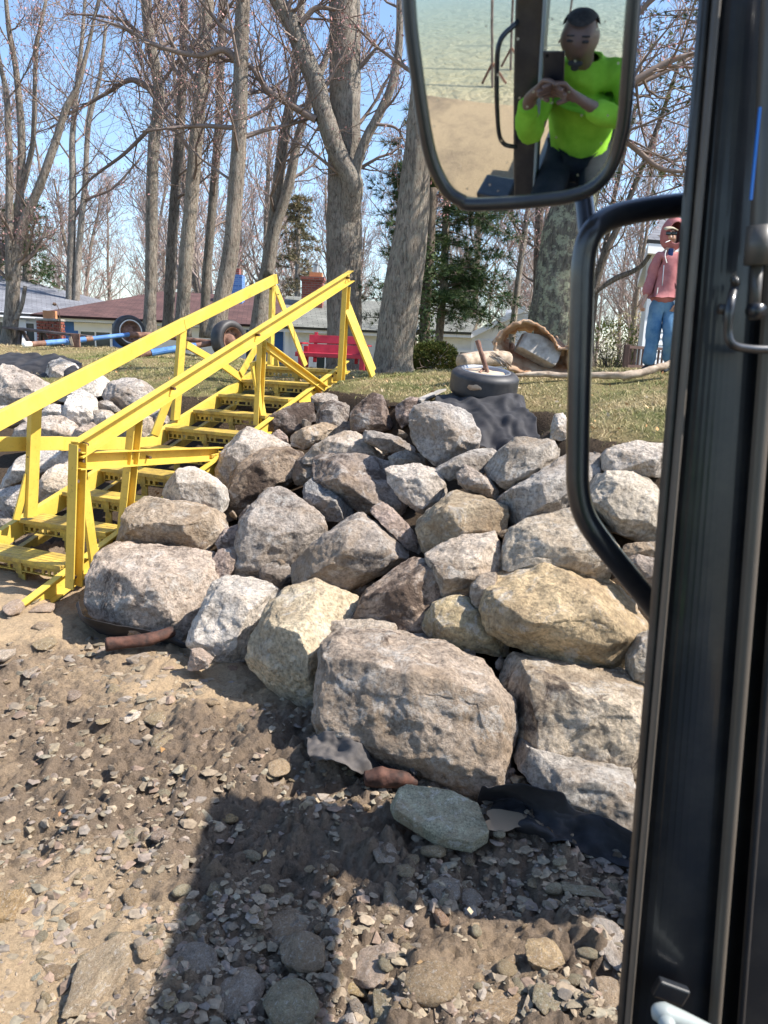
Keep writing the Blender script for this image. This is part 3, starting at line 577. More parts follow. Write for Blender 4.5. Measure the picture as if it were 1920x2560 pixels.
B('L', [(1440, 1250), (1500, 1200), (1560, 1230), (1560, 1320), (1480, 1330)], 'white stone left of the yellow brace under the lawn edge', PALE, .3)
B('E', [(0, 660), (150, 540), (300, 490), (510, 480), (515, 560), (330, 620), (200, 680), (60, 760), (0, 780)], 'white slab striped by rail shadow left of the stair post', (.56, .54, .52), .2, dz=.1)
B('E', [(260, 760), (300, 660), (420, 600), (510, 590), (510, 700), (480, 760), (370, 820), (260, 910)], 'tan white boulder right behind the left stair post', (.48, .43, .37), .3)
B('E', [(-60, 800), (10, 780), (90, 770), (180, 730), (190, 880), (100, 965), (20, 935), (-60, 880)], 'grey white boulder in shade at the left edge by the bottom steps', (.45, .43, .42), .35)
B('E', [(-80, 960), (0, 930), (65, 1040), (20, 1090), (-80, 1090)], 'low grey boulder at the left edge beside the lowest steps', GREY, .35)
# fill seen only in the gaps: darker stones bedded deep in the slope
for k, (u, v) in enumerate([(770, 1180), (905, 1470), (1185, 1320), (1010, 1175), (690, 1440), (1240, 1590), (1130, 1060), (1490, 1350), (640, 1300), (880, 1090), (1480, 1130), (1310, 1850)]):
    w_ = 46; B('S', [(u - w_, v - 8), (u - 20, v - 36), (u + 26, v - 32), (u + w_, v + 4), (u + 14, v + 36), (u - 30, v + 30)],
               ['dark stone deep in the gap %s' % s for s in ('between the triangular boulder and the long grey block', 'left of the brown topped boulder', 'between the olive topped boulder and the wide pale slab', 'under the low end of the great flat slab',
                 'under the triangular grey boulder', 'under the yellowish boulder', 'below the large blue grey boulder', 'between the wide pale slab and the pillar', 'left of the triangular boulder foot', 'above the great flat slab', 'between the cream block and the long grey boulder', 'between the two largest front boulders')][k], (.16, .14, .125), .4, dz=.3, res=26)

wedge = [rock_mesh('wedge_stone', [Vector(q) for q in np.random.default_rng(880 + k).uniform(-.5, .5, (9, 3)) * np.array([1, .8, .6])], 1.0, 20, .7, 880 + k, 6, 1) for k in range(5)]
wm = [o.data for o in wedge]
for o in wedge: bpy.data.objects.remove(o)
for k, (u, v, w_) in enumerate([(668, 1225, 40), (560, 1330, 46), (588, 1290, 36), (760, 1345, 34), (905, 1395, 34), (1060, 1330, 40), (1000, 1215, 38), (1120, 1255, 36), (1235, 1205, 40), (1262, 1330, 46), (1470, 1215, 40), (1080, 1455, 40), (1250, 1660, 60), (1180, 1640, 44), (1420, 1690, 50), (800, 1560, 40), (660, 1500, 44), (1120, 1180, 34), (965, 1130, 36), (850, 1090, 40), (760, 1060, 36), (700, 1110, 34), (1010, 1090, 34), (1040, 1160, 36), (1290, 1260, 40), (480, 1380, 40), (600, 1420, 36), (540, 1240, 34), (1330, 1120, 50), (1440, 1150, 44), (820, 1180, 34), (1530, 1400, 40), (700, 1400, 34), (1560, 1690, 44)]):
    y0 = hit(u, v, .02) + .08; o = bpy.data.objects.new('wedge_stone', wm[k % 5]); COL.objects.link(o); o.data.materials.clear() if False else None
    if not o.data.materials: o.data.materials.append(M_rock)
    s = w_ * y0 / F * 1.25; o.location = P(u, v, y0); o.scale = (s, s, s); o.rotation_euler = (random.uniform(0, 6), random.uniform(0, 6), random.uniform(0, 6)); o.color = (*random.choice([GREY, TAN, PINK, BRN, PALE]), .4)
    tag(o, 'small broken stone wedged in a gap between the big boulders', 'stone', 'small stones wedged between the boulders')
# ------------------------------------------------------------------ beach stones
def stone_mesh(name, seed, kind, res=15):
    rg = np.random.default_rng(seed); n = 16
    d = rg.normal(size=(n, 3)); d /= np.linalg.norm(d, axis=1)[:, None]
    if kind == 'flat': p = d * np.array([.5, .42, .13])
    elif kind == 'oblong': p = d * np.array([.5, .22, .17])
    elif kind == 'block': p = np.sign(d) * np.abs(d) ** 0.6 * np.array([.42, .34, .26])
    else: p = d * np.array([.5, .42, .28])
    if kind == 'round': d2 = rg.normal(size=(60, 3)); d2 /= np.linalg.norm(d2, axis=1)[:, None]; p = d2 * np.array([.5, .40, .24])
    o = rock_mesh(name, [Vector(q) for q in p], 1.0, res, 0.35 if kind == 'round' else 0.6, seed, 0 if kind == 'round' else 5, 2 if kind == 'round' else 1)
    me = o.data; bpy.data.objects.remove(o); me.materials.clear(); me.materials.append(M_stone); return me
OLV = (.25, .215, .14); SLT = (.20, .195, .195); SAND = (.36, .28, .19); GRN = (.205, .215, .165); RED = (.27, .165, .125); PUR = (.21, .175, .17); BRN2 = (.25, .19, .125)
HEROES = [
 (328, 1789, 52, 46, 'block', WHITE, 'white angular stone beside a brown oblong cobble'), (399, 1797, 92, 40, 'oblong', OLV, 'brown oblong cobble right of the white angular stone'),
 (401, 1855, 82, 80, 'flat', OLV, 'upended grey olive slab below the brown oblong cobble'), (287, 1724, 38, 36, 'block', OLV, 'dark faced block above the white angular stone'),
 (351, 1649, 74, 34, 'flat', GREY, 'light grey flat stone just below the red log'), (309, 1630, 32, 20, 'round', OLV, 'small olive stone touching the left end of the red log'),
 (463, 1928, 74, 34, 'oblong', OLV, 'dark olive oblong stone left of the machine shadow tip'), (181, 1739, 48, 26, 'flat', PUR, 'slate brown stone with a shadowed edge on the left sand'),
 (83, 1747, 46, 34, 'flat', GRN, 'half buried olive disc on the left sand'), (44, 1664, 50, 36, 'flat', SLT, 'blue grey slate at the left edge of the sand'),
 (78, 1682, 46, 32, 'flat', GREY, 'pale slate touching the blue grey slate'), (104, 1522, 66, 44, 'flat', PINK, 'pinkish triangular stone in front of the stair post'),
 (37, 1521, 48, 34, 'block', PINK, 'pinkish block at the left edge under the stairs'), (110, 1566, 68, 20, 'oblong', BRN, 'long brown cobble on the sand left of the fabric shadow'),
 (112, 1608, 64, 36, 'flat', OLV, 'dusty flat stone under the long brown cobble'), (8, 1640, 44, 38, 'block', PALE, 'whitish stone cut by the left picture edge'),
 (85, 1502, 30, 18, 'flat', GRN, 'little grey green stone near the stair foot'), (579, 1670, 36, 22, 'block', RED, 'reddish brown stone at the toe of the white boulders'),
 (596, 1735, 46, 32, 'flat', SAND, 'sandy flat stone left of the tall yellow boulder foot'), (571, 1880, 88, 52, 'flat', SAND, 'broad tan flat stone above the machine shadow'),
 (513, 1863, 42, 32, 'round', PINK, 'round pinkish stone left of the broad tan flat stone'), (266, 1851, 38, 42, 'flat', OLV, 'tilted olive chip in the muddy middle ground'),
 (120, 1828, 54, 28, 'flat', SAND, 'sand coloured wedge with a dark lower edge'), (262, 1797, 48, 40, 'flat', OLV, 'olive plate leaning left of the white angular stone'),
 (262, 2440, 145, 215, 'flat', (.29, .25, .19), 'big flat dusty slab low in the left corner'), (116, 2396, 62, 30, 'oblong', OLV, 'pointed olive cobble upper left of the big flat slab'),
 (139, 2431, 72, 38, 'flat', BRN2, 'brown tilted stone under the pointed olive cobble'), (369, 2374, 48, 52, 'round', SAND, 'smooth tan cobble right of the big flat slab'),
 (333, 2092, 54, 34, 'round', GRN, 'smooth olive pebble at the edge of the wet sand'), (403, 2092, 48, 34, 'block', PUR, 'dark purple grey stone beside the smooth olive pebble'),
 (18, 2271, 76, 66, 'block', (.33, .235, .12), 'honey brown block cut by the left picture edge'), (38, 2232, 44, 44, 'flat', OLV, 'dull slab behind the honey brown block'),
 (287, 2260, 52, 44, 'flat', BRN2, 'brown squarish stone on the wet sand'), (546, 2229, 54, 48, 'block', OLV, 'tan cube lit at the left edge of the shadow'),
 (576, 2043, 48, 34, 'round', (.36, .27, .13), 'yellow tan stone near the shadow corner'), (91, 2436, 20, 48, 'oblong', (.33, .40, .37), 'pale teal stick like stone on the wet sand'),
 (175, 2300, 32, 28, 'flat', BRN2, 'brown chip alone on the wet sand'), (384, 2332, 50, 26, 'flat', GRN, 'pale green flat stone above the smooth tan cobble'),
 (100, 2345, 32, 28, 'round', GRN, 'olive pebble standing on the clean wet sand'), (95, 2180, 54, 34, 'flat', GRN, 'flat green stone where mud meets the wet sand'),
 (122, 2493, 40, 30, 'block', OLV, 'olive angular stone left of the big flat slab foot'), (523, 2341, 78, 28, 'flat', GRN, 'thin olive plate just inside the shadow edge'),
 (485, 2412, 110, 80, 'round', SLT, 'shaded grey cobble caked with mud'), (590, 2490, 130, 105, 'round', GREY, 'big smooth grey stone in the deep shadow'),
 (715, 2314, 150, 96, 'flat', (.24, .19, .145), 'brown triangular slab in the shadow'), (751, 2392, 118, 90, 'block', (.21, .175, .14), 'muddy lump leaning on the brown triangular slab'),
 (730, 2513, 124, 95, 'round', GRN, 'dark green rounded cobble at the bottom of the shadow'), (940, 2420, 124, 104, 'block', (.43, .36, .32), 'lumpy pinkish white stone in the sunlit gap'),
 (1080, 2462, 134, 92, 'round', (.25, .195, .13), 'smooth brown oval cobble in the sunlit gap'), (977, 2516, 96, 110, 'flat', GRN, 'square green slab at the bottom between white and brown stones'),
 (886, 2465, 86, 48, 'block', (.37, .30, .17), 'yellowish stone left of the lumpy pinkish white one'), (992, 2250, 70, 90, 'block', (.32, .27, .20), 'tall tan block on the shadow boundary'),
 (1049, 2281, 58, 40, 'block', SAND, 'sunlit tan stone right of the tall tan block'), (1106, 2296, 46, 36, 'block', RED, 'reddish stone right of the sunlit tan stone'),
 (928, 2019, 42, 76, 'flat', (.34, .32, .29), 'pale upright triangular chip beside the green slab'), (955, 2133, 84, 64, 'flat', GREY, 'grey pointed stone in the shadow under the green slab'),
 (1013, 2178, 62, 36, 'flat', OLV, 'dark olive chip below the grey pointed stone'), (1091, 2136, 74, 36, 'block', OLV, 'dark square edged stone in a row of three'),
 (1154, 2154, 56, 64, 'block', SLT, 'slate grey block in the middle of the row of three'), (1203, 2163, 70, 64, 'round', OLV, 'round olive cobble right of the slate grey block'),
 (1257, 2145, 76, 48, 'round', GREY, 'smooth grey cobble at the right of the row'), (1106, 2222, 108, 70, 'flat', SLT, 'dark slate slab under the row of three'),
 (1179, 2248, 58, 48, 'flat', SLT, 'square slate leaning on the dark slate slab'), (1308, 2168, 80, 42, 'flat', BRN2, 'brownish flat stone in the right shadow'),
 (1356, 2395, 94, 66, 'block', (.40, .31, .19), 'craggy tan stone in the right sunlit patch'), (1266, 2422, 50, 38, 'round', OLV, 'olive cobble left of the craggy tan stone'),
 (1528, 2362, 84, 100, 'block', (.40, .39, .39), 'pale grey block against the door pillar'), (1522, 2492, 66, 84, 'block', (.33, .27, .21), 'brown block against the door pillar at the bottom'),
 (696, 1922, 60, 46, 'round', SAND, 'rounded tan stone below the crumpled grey cloth'), (820, 2070, 76, 38, 'flat', SLT, 'dark flat stone in the upper shadow'),
 (1456, 2228, 124, 36, 'flat', GRN, 'long greenish stone near the pillar'), (1537, 2226, 40, 60, 'flat', GRN, 'upright greenish stone touching the pillar'),
 (1230, 2515, 190, 90, 'flat', (.31, .24, .165), 'broad brown slab at the bottom of the right sunlit patch'), (1375, 2500, 90, 80, 'flat', GRN, 'grey green slab beside the broad brown slab')]
def stone_on(o, u, v, w, h, sink=0.25, spin=0.0):
    g = G(u, v, 0.02); z = BZ(g.x, g.y); g = G(u, v, z); s = (g - EYE).length / F
    el = math.asin(-ray(u, v).normalized().z); L = w * s; Dp = min(h * s / math.sin(el) * 0.92, L * 1.8)
    return g, L, Dp
for i, (u, v, w, h, k, col, lab) in enumerate(HEROES):
    me = stone_mesh('beach_stone', 300 + i, k, 22 if w > 70 else 15); o = bpy.data.objects.new('beach_stone', me); COL.objects.link(o)
    g, L, Dp = stone_on(o, u, v, w, h); ext = 1.0; hz = .72 * {'flat': .9, 'oblong': 1.0, 'block': 1.0, 'round': .95}[k] * min(L, Dp) * (1.25 if k == 'flat' else 1)
    dims = {'flat': (1, .84, .26), 'oblong': (1, .44, .34), 'block': (.84, .68, .52), 'round': (1, .8, .48)}[k]
    o.scale = (L / dims[0], Dp / dims[1], hz / max(dims[0], .8))
    o.rotation_euler = (R_(random.uniform(-6, 6)), R_(random.uniform(-8, 8)), R_(random.uniform(-12, 12)) + (R_(-18) if k == 'oblong' else 0))
    o.location = g + Vector((0, 0, o.scale.z * dims[2] * .10)); o.color = (*[x * .72 + y_ * .28 for x, y_ in zip(col, (.40, .31, .205))], .25); tag(o, lab, 'stone')
# loose stones one could count, by look
KINDS = [('flat', OLV, 'flat olive shale chip lying loose among others on the muddy beach', 'olive shale chips'), ('flat', SLT, 'flat slate grey chip lying loose among others on the muddy beach', 'slate grey chips'),
         ('block', BRN2, 'angular brown stone lying loose among others on the muddy beach', 'angular brown beach stones'), ('round', GRN, 'small rounded grey green cobble lying loose among others on the beach', 'grey green cobbles'),
         ('block', SAND, 'small sand coloured stone half sunk among others in the beach', 'sand coloured beach stones')]
protos = [[stone_mesh('beach_stone', 500 + 10 * i + j, k[0], 9) for j in range(3)] for i, k in enumerate(KINDS)]
n = 0
while n < 225:
    u, v = random.uniform(-10, 1590), 1490 + 1070 * random.random() ** 0.65
    g = G(u, v, 0); s = (g - EYE).length / F
    if S(g.x, g.y) > 0.0: continue
    m = float(mud_f(np.array([g.x]), np.array([g.y]))[0])
    if random.random() > (0.2 + m) * (.35 + .65 * min(1, max(0, u) / 700)): continue
    i = random.choices(range(5), (4, 3, 4, 2, 2))[0]; w = random.uniform(22, 62) * (0.75 + 0.25 * (v - 1490) / 1000)
    o = bpy.data.objects.new('beach_stone', random.choice(protos[i])); COL.objects.link(o)
    L = w * s; o.scale = (L, L * random.uniform(.7, 1.1), L * random.uniform(.6, 1.0)); o.rotation_euler = (R_(random.uniform(-14, 14)), R_(random.uniform(-14, 14)), random.uniform(0, 6.28))
    o.location = (g.x, g.y, BZ(g.x, g.y) + L * .03); c = random.uniform(.75, 1.3); o.color = (*[(x * .7 + y_ * .3) * c for x, y_ in zip(KINDS[i][1], (.40, .31, .205))], .3)
    tag(o, KINDS[i][2], 'stone', KINDS[i][3]); n += 1
# small shingle nobody could count
def scatter_gravel(n):
    shapes = []
    for s_ in range(10):
        bm = bmesh.new(); rg = np.random.default_rng(900 + s_); d = rg.normal(size=(15, 3)); d /= np.linalg.norm(d, axis=1)[:, None]
        for p in d * np.array([.5, .42, .12 + .08 * (s_ % 3)]): bm.verts.new(p)
        r = bmesh.ops.convex_hull(bm, input=bm.verts[:]); bmesh.ops.triangulate(bm, faces=bm.faces[:]); bm.verts.index_update()
        shapes.append((np.array([tuple(v.co) for v in bm.verts]), np.array([[v.index for v in f.verts] for f in bm.faces]))); bm.free()
    U = rng.uniform(-60, 1620, n * 4); Vv = 1470 + 1110 * rng.uniform(0, 1, n * 4) ** 0.85
    Vs, Fs, Cs = [], [], []; b = 0; cnt = 0
    pal = np.array([OLV, OLV, BRN2, GRN, SAND, RED, PUR, (.30, .25, .18), (.24, .20, .15), SLT])
    X = []; 
    for u, v in zip(U, Vv):
        g = G(u, v, 0); X.append((g.x, g.y, (g - EYE).length))
    X = np.array(X); s = S_np(X[:, 0], X[:, 1]); m = mud_f(X[:, 0], X[:, 1]); bz = beach_z(X[:, 0], X[:, 1])
    clus = fbm(X[:, 0] * 1.7, X[:, 1] * 1.7, 4, 77)
    for k in range(len(X)):
        if s[k] > 0.12 or rng.uniform() > (.35 + .65 * min(1, max(0, U[k] / 750))) * np.clip(m[k] * .9 + clus[k] * 2.4, 0.05, 1): continue
        P_, T_ = shapes[rng.integers(10)]; L = (4.5 + 38 * rng.uniform() ** 2.6) * X[k, 2] / F
        a = rng.uniform(0, 6.28); t1, t2 = rng.normal(0, .09, 2); c, s_ = math.cos(a), math.sin(a)
        Q = P_ * L * np.array([1, rng.uniform(.7, 1.1), rng.uniform(.6, 1.1)])
        Q = np.stack([Q[:, 0], Q[:, 1] * math.cos(t1) - Q[:, 2] * math.sin(t1), Q[:, 1] * math.sin(t1) + Q[:, 2] * math.cos(t1)], 1)
        Q = np.stack([Q[:, 0] * c - Q[:, 1] * s_, Q[:, 0] * s_ + Q[:, 1] * c, Q[:, 2] + Q[:, 0] * t2], 1)
        Vs.append(Q + np.array([X[k, 0], X[k, 1], bz[k] + L * .0])); Fs.append(T_ + b); b += len(P_)
        Cs.append(np.repeat(((pal[rng.integers(len(pal))] * .42 + np.array([.25, .193, .133]) * .58) * rng.uniform(.7, 1.25))[None, :], len(P_), 0)); cnt += 1
        if cnt >= n: break
    me = np_mesh('gravel', np.concatenate(Vs), np.concatenate(Fs), M_pebble)
    C = np.concatenate(Cs); a = me.color_attributes.new('tint', 'FLOAT_COLOR', 'POINT'); a.data.foreach_set('color', np.concatenate([C, np.ones((len(C), 1))], 1).astype(np.float32).ravel())
    o = bpy.data.objects.new('gravel', me); COL.objects.link(o); tag(o, kind='stuff')
scatter_gravel(6500)
# green grey slab
H_ = (600, 1850, 1.659)
def slab(name, outline, crop, zt, zb, th, col, lab, seed):
    CROP['_'] = crop; pts = [px('_', p) for p in outline]; vs = [p[1] for p in pts]; top = []
    for u, v in pts:
        f = (v - min(vs)) / (max(vs) - min(vs)); top.append(G(u, v, zt + (zb - zt) * f))
    sz = max((a - b).length for a in top for b in top)
    o = rock_mesh(name, top + [p - Vector((0, -.01, th)) for p in top], sz, 80, .12, seed, 2, 0)
    o.data.materials.append(M_stone); o.color = (*col, .15); return tag(o, lab, 'stone')
slab('stone_slab', [(615, 222), (690, 180), (880, 205), (990, 262), (1000, 310), (1035, 380), (965, 425), (820, 395), (815, 345), (720, 310), (640, 285)], H_, .13, .05, .06, (.245, .245, .185), 'large green grey flagstone by the muddy puddle', 61)
# muddy puddle
pz = BZ(*G(1265, 2050, 0).xy) + .045; V = []
for k in range(28):
    a = 2 * math.pi * k / 28; r = 1 + .22 * math.sin(3 * a + 1) + .12 * math.sin(5 * a); V.append(G(1268 + 66 * r * math.cos(a), 2052 + 26 * r * math.sin(a), pz))
m, nt, b = new_mat('muddy_water'); b.inputs['Base Color'].default_value = (.27, .205, .14, 1); b.inputs['Roughness'].default_value = .06
o = mesh_obj('puddle', V, [tuple(range(27, -1, -1)) if False else tuple(range(28))], m); tag(o, kind='structure')

# ------------------------------------------------------------------ cloths
def cloth(name, rows, mat, lab, n=8, amp=.03, fs=5, th=.006, seed=0, cat='fabric'):
    grid = [spline(r, n) for r in rows]; cols = list(zip(*grid)); g2 = [spline(c, n) for c in cols]   # g2[col][row]
    nx, ny = len(g2), len(g2[0]); V = []
    for j in range(ny):
        for i in range(nx):
            p = g2[i][j]; q = Vector((p.x * fs + seed, p.y * fs, p.z * fs))
            a = noise.fractal(q, .6, 2.1, 4) * amp + noise.noise(Vector((q.x * 2.2 + q.z * 2, q.y * .5, seed))) * amp * .6
            V.append(p + Vector((a * .35, -a * .6, a)))
    Fc = [(j * nx + i, j * nx + i + 1, (j + 1) * nx + i + 1, (j + 1) * nx + i) for j in range(ny - 1) for i in range(nx - 1)]
    o = mesh_obj(name, V, Fc, mat, None, True); s = o.modifiers.new('s', 'SOLIDIFY'); s.thickness = th; s.offset = 0; sb = o.modifiers.new('b', 'SUBSURF'); sb.levels = 1
    bake(o); return tag(o, lab, cat)
def rows_P(crop, rows):                # each point (x, y, distance)
    CROP['_'] = crop; return [[P(*px('_', p[:2]), p[2]) for p in r] for r in rows]
def rows_G(crop, rows):                # each point (x, y, level)
    CROP['_'] = crop; 
    def gz(p): g = G(*px('_', p[:2]), .03); return G(*px('_', p[:2]), p[2] + BZ(g.x, g.y) + .01)
    return [[gz(p) for p in r] for r in rows]
K5 = (1000, 480, 3.457)
cloth('geotextile_cloth', rows_P(K5, [[(330, 1740, 7.7), (600, 1735, 7.75), (850, 1735, 7.75), (1010, 1735, 7.7)], [(300, 1810, 7.05), (600, 1800, 7.0), (960, 1780, 7.0), (1090, 1820, 7.0)], [(420, 1950, 6.7), (740, 1960, 6.7), (990, 1960, 6.6), (1160, 1990, 6.6)], [(560, 2230, 6.3), (800, 2230, 6.3), (1010, 2220, 6.2), (1255, 2190, 6.2)]]), M_fabric, 'black filter cloth draped over the bank under the rusty pipe tyre', 9, .05, 6, seed=3)
cloth('geotextile_cloth', rows_P(K5, [[(-160, 1730, 8.6), (120, 1688, 8.8), (440, 1700, 8.6)], [(-120, 1800, 8.1), (110, 1780, 8.1), (400, 1760, 8.0)], [(-100, 1860, 7.7), (100, 1850, 7.6), (330, 1830, 7.5)]]), M_fabric, 'flat black cloth on the crest left of the concrete filled tyre', 7, .03, 4, seed=9)
cloth('geotextile_cloth', rows_P((0, 700, 3.95), [[(-120, 770, 12.6), (150, 726, 12.6), (450, 730, 12.4), (690, 762, 12.1), (812, 820, 11.8)], [(-120, 830, 11.9), (150, 815, 11.9), (430, 825, 11.7), (650, 850, 11.4), (806, 880, 11.3)], [(-120, 900, 11.5), (130, 905, 11.5), (400, 960, 11.3), (620, 980, 11.1), (800, 930, 11.1)], [(-120, 1000, 11.2), (150, 1000, 11.2), (420, 1040, 11.1), (640, 1040, 10.9), (790, 990, 10.9)]]), M_fabric, 'black filter cloth bulging over the bank at the far left', 8, .06, 3, seed=5)
cloth('geotextile_cloth', rows_G((160, 1320, 2.242), [[(80, 408, .17), (112, 500, .15), (240, 532, .13), (400, 562, .10), (560, 600, .08), (690, 650, .05)], [(66, 430, .07), (110, 525, .06), (238, 575, .06), (400, 590, .04), (560, 622, .04), (690, 660, .03)], [(90, 470, -.01), (150, 545, -.01), (240, 606, -.01), (400, 614, -.01), (560, 645, -.01), (690, 672, -.01)]]), M_fabric, 'curled black cloth edge under the big pinkish slab behind the log', 7, .012, 9, seed=1)
cloth('geotextile_cloth', rows_G((760, 1400, 1.843), [[(0, 830, .05), (110, 795, .12), (215, 812, .09), (310, 845, .07), (420, 890, .04), (520, 955, .02)], [(20, 880, .08), (130, 862, .05), (260, 868, .10), (340, 895, .05), (440, 920, .05), (525, 970, .03)], [(35, 930, .02), (150, 940, .05), (300, 980, .05), (370, 975, .02), (450, 965, .04), (530, 985, .0)]]), M_fabric_dusty, 'crumpled grey cloth scrap below the largest front boulder', 9, .045, 8, seed=8)
cloth('geotextile_cloth', rows_G((1200, 1500, 3.16), [[(0, 1480, .12), (250, 1450, .14), (600, 1540, .14), (900, 1690, .13), (1300, 1870, .12)], [(20, 1600, .05), (280, 1590, .06), (580, 1700, .05), (880, 1790, .08), (1300, 1950, .08)], [(60, 1720, .01), (400, 1760, .05), (640, 1860, .03), (860, 1930, .05), (1300, 2050, .05)], [(120, 1790, -.02), (420, 1850, -.01), (660, 1930, .0), (900, 2040, .01), (1300, 2120, .01)]]), M_fabric, 'dark blue black cloth in the wet hollow beside the puddle', 9, .05, 5, seed=12)
mb = MB(); a = P(*px('_', (0, 0)), 7); CROP['_'] = K5
q = [P(*px('_', p), y) for p, y in (((185, 1822), 7.35), ((400, 1715), 7.9), ((330, 1725), 8.0), ((150, 1800), 7.5))]
up_ = Vector((0, 0, .02)); mb.add(q + [p + up_ for p in q], [(3, 2, 1, 0), (4, 5, 6, 7), (0, 1, 5, 4), (1, 2, 6, 5), (2, 3, 7, 6), (3, 0, 4, 7)])
tag(mb.build('board', M_concrete), 'flat grey tan board lying beside the concrete filled tyre', 'board')

# ------------------------------------------------------------------ logs
def log(pts, rad, mat, lab, name='log', seed=0, k=18, amp=.14):
    p = spline(pts, 8); r = interp(rad, 8); V, Fc = tube(p, r, k); V = V.reshape(-1, 3); n_ = len(p)
    for i in range(len(V)):
        c = p[i // k]; d = Vector(V[i]) - c; a = 1 + amp * noise.fractal(Vector((V[i][0] * 9 + seed, V[i][1] * 9, V[i][2] * 26)), .7, 2, 4)
        V[i] = c + d * a
    o = mesh_obj(name, V, Fc, mat, None, True); sb = o.modifiers.new('b', 'SUBSURF'); sb.levels = 1; bake(o); return tag(o, lab, 'log')
Cc = (160, 1320, 2.242)
CROP['_'] = Cc
log([G(*px('_', (228, 655)), .055), G(*px('_', (350, 640)), .055), G(*px('_', (470, 625)), .06), G(*px('_', (620, 578)), .08)], [.045, .04, .044, .036], M_log, 'red barked log lying in front of the curled black cloth')
CROP['_'] = (760, 1400, 1.843)
log([G(*px('_', (275, 1005)), .05), G(*px('_', (350, 1000)), .055), G(*px('_', (430, 1005)), .05), G(*px('_', (525, 1025)), .03)], [.032, .05, .045, .018], M_log, 'short split red log above the green grey flagstone', seed=5, amp=.3)

# ------------------------------------------------------------------ yellow stairs
stairs = thing('beach_stairs', 'yellow metal beach stairs with handrails climbing the boulder bank', 'stairs', ST0 - Vector((0, 0, .42)))
def sp(i, x, dz=0.0): return ST0 + ST_D * (ST_RUN * i) + ST_X * x + Vector((0, 0, ST_RISE * i + dz))
def bolt(a, b, r, parent): mb = MB(); mb.tube([a, b], r, 8); return mb.build('bolt', M_bolt, parent, world=False)
for x, s in ((-0.03, -1), (ST_W + .03, 1)):
    mb = MB(); a, b = sp(-2.0, x, -.10), sp(8.9, x, -.10); up = ST_X.cross((b - a).normalized()) * 1.0
    mb.chan(a, b, .05, .15, .012, up, s); st = mb.build('stringer', M_yellow, stairs)
    mb = MB()
    a2, b2 = sp(-1.6, x, -.32), sp(7.6, x, -.32); mb.chan(a2, b2, .045, .09, .01, up, s); mb.build('lower_stringer', M_yellowdirty, stairs)
    mb = MB()
    for i in range(-1, 9):
        for e in (0.08, .3):
            q = sp(i + e, x, -.09) + ST_X * s * .012; bolt(q - ST_X * .01, q + ST_X * .012, .012, st)

proto_t = None
for i in range(-1, 9):
    f = sp(i, 0); Rm = Matrix.Rotation(-ST_H, 3, 'Z')
    mb = MB()
    for k in range(5):                                # grooved plank: five ribs
        c = ST_X * (ST_W / 2) + ST_D * (.028 + .053 * k); mb.box(c + Vector((0, 0, -.008)), (ST_W, .047, .016), Rm, .003)
    mb.box(ST_X * (ST_W / 2) + ST_D * .13 + Vector((0, 0, -.022)), (ST_W - .01, .255, .012), Rm)
    mb.box(ST_X * (ST_W / 2) + ST_D * (-.006) + Vector((0, 0, -.018)), (ST_W, .012, .036), Rm, .003)
    t = mesh_obj('tread', mb.V, mb.F, M_yellowdirty, stairs); t.location = f - stairs.location
    mb = MB()                                         # toothed support plate below the tread
    mb.box(ST_X * (ST_W / 2) + ST_D * .045 + Vector((0, 0, -.052)), (ST_W - .02, .01, .05), Rm)
    for k in range(15):
        if k not in (4, 10): mb.box(ST_X * (.06 + .06 * k) + ST_D * .045 + Vector((0, 0, -.093)), (.026, .009, .036), Rm)
    for k in (.01, ST_W * .5, ST_W - .01): mb.box(ST_X * k + ST_D * .13 + Vector((0, 0, -.085)), (.012 if k != ST_W * .5 else .06, .2, .115), Rm)
    mb.box(ST_X * (ST_W * .5) + ST_D * .06 + Vector((0, 0, -.17)), (.07, .012, .16), Rm)
    mb.box(ST_X * (ST_W / 2) + ST_D * .045 + Vector((0, 0, -.116)), (ST_W - .02, .03, .008), Rm)
    mesh_obj('support_plate', mb.V, mb.F, M_yellowdirty, t)
yl = lambda i: 6.5 + .464 * i
yr = lambda i: 6.146 + .464 * i
def beam(nm, a, b, w=.06, h=.09, kind='bar', side=1, bolts=()):
    mb = MB(); A, Bq = P(*a), P(*b); d = (Bq - A).normalized(); up = ST_X.cross(d)
    if kind == 'chan': mb.chan(A, Bq, w, h, .010, up, side)
    else: mb.bar(A, Bq, w, h, up, .004)
    o = mb.build(nm, M_yellow, stairs)
    if bolts:
        for f in bolts:
            q = A.lerp(Bq, f); n_ = (-ST_D * .25 + ST_X * .9).normalized() if side > 0 and kind == 'chan' else -ST_D
            bolt(q, q + n_ * (w / 2 + .03), .013, o)
    return o
# far (left) side frame
beam('post', (76, 1292, yl(-.05)), (88, 1000, yl(-.05)), .05, .11, 'bar', bolts=(.52, .95))
beam('post', (438, 1050, yl(4.4)), (456, 812, yl(4.4)), .05, .11, 'bar', bolts=(.9,))
beam('post', (676, 912, yl(8.2)), (682, 706, yl(8.2)), .05, .09, 'bar', bolts=(.92,))
beam('handrail', (-190, 1150, yl(-3.2)), (462, 809, yl(4.5)), .05, .13, 'bar'); beam('handrail', (458, 811, yl(4.4)), (690, 697, yl(8.3)), .05, .12, 'bar')
beam('mid_rail', (-120, 1112, yl(-1.2)), (155, 1108, yl(.8)), .045, .12, 'bar'); beam('mid_rail', (150, 1110, yl(.8)), (400, 1108, yl(3.6)), .05, .12, 'chan', -1)
beam('brace', (424, 990, yl(3.9)), (386, 1088, yl(3.7)), .02, .12); beam('brace', (547, 905, yl(6.0)), (612, 952, yl(7.2)), .03, .09, 'bar')
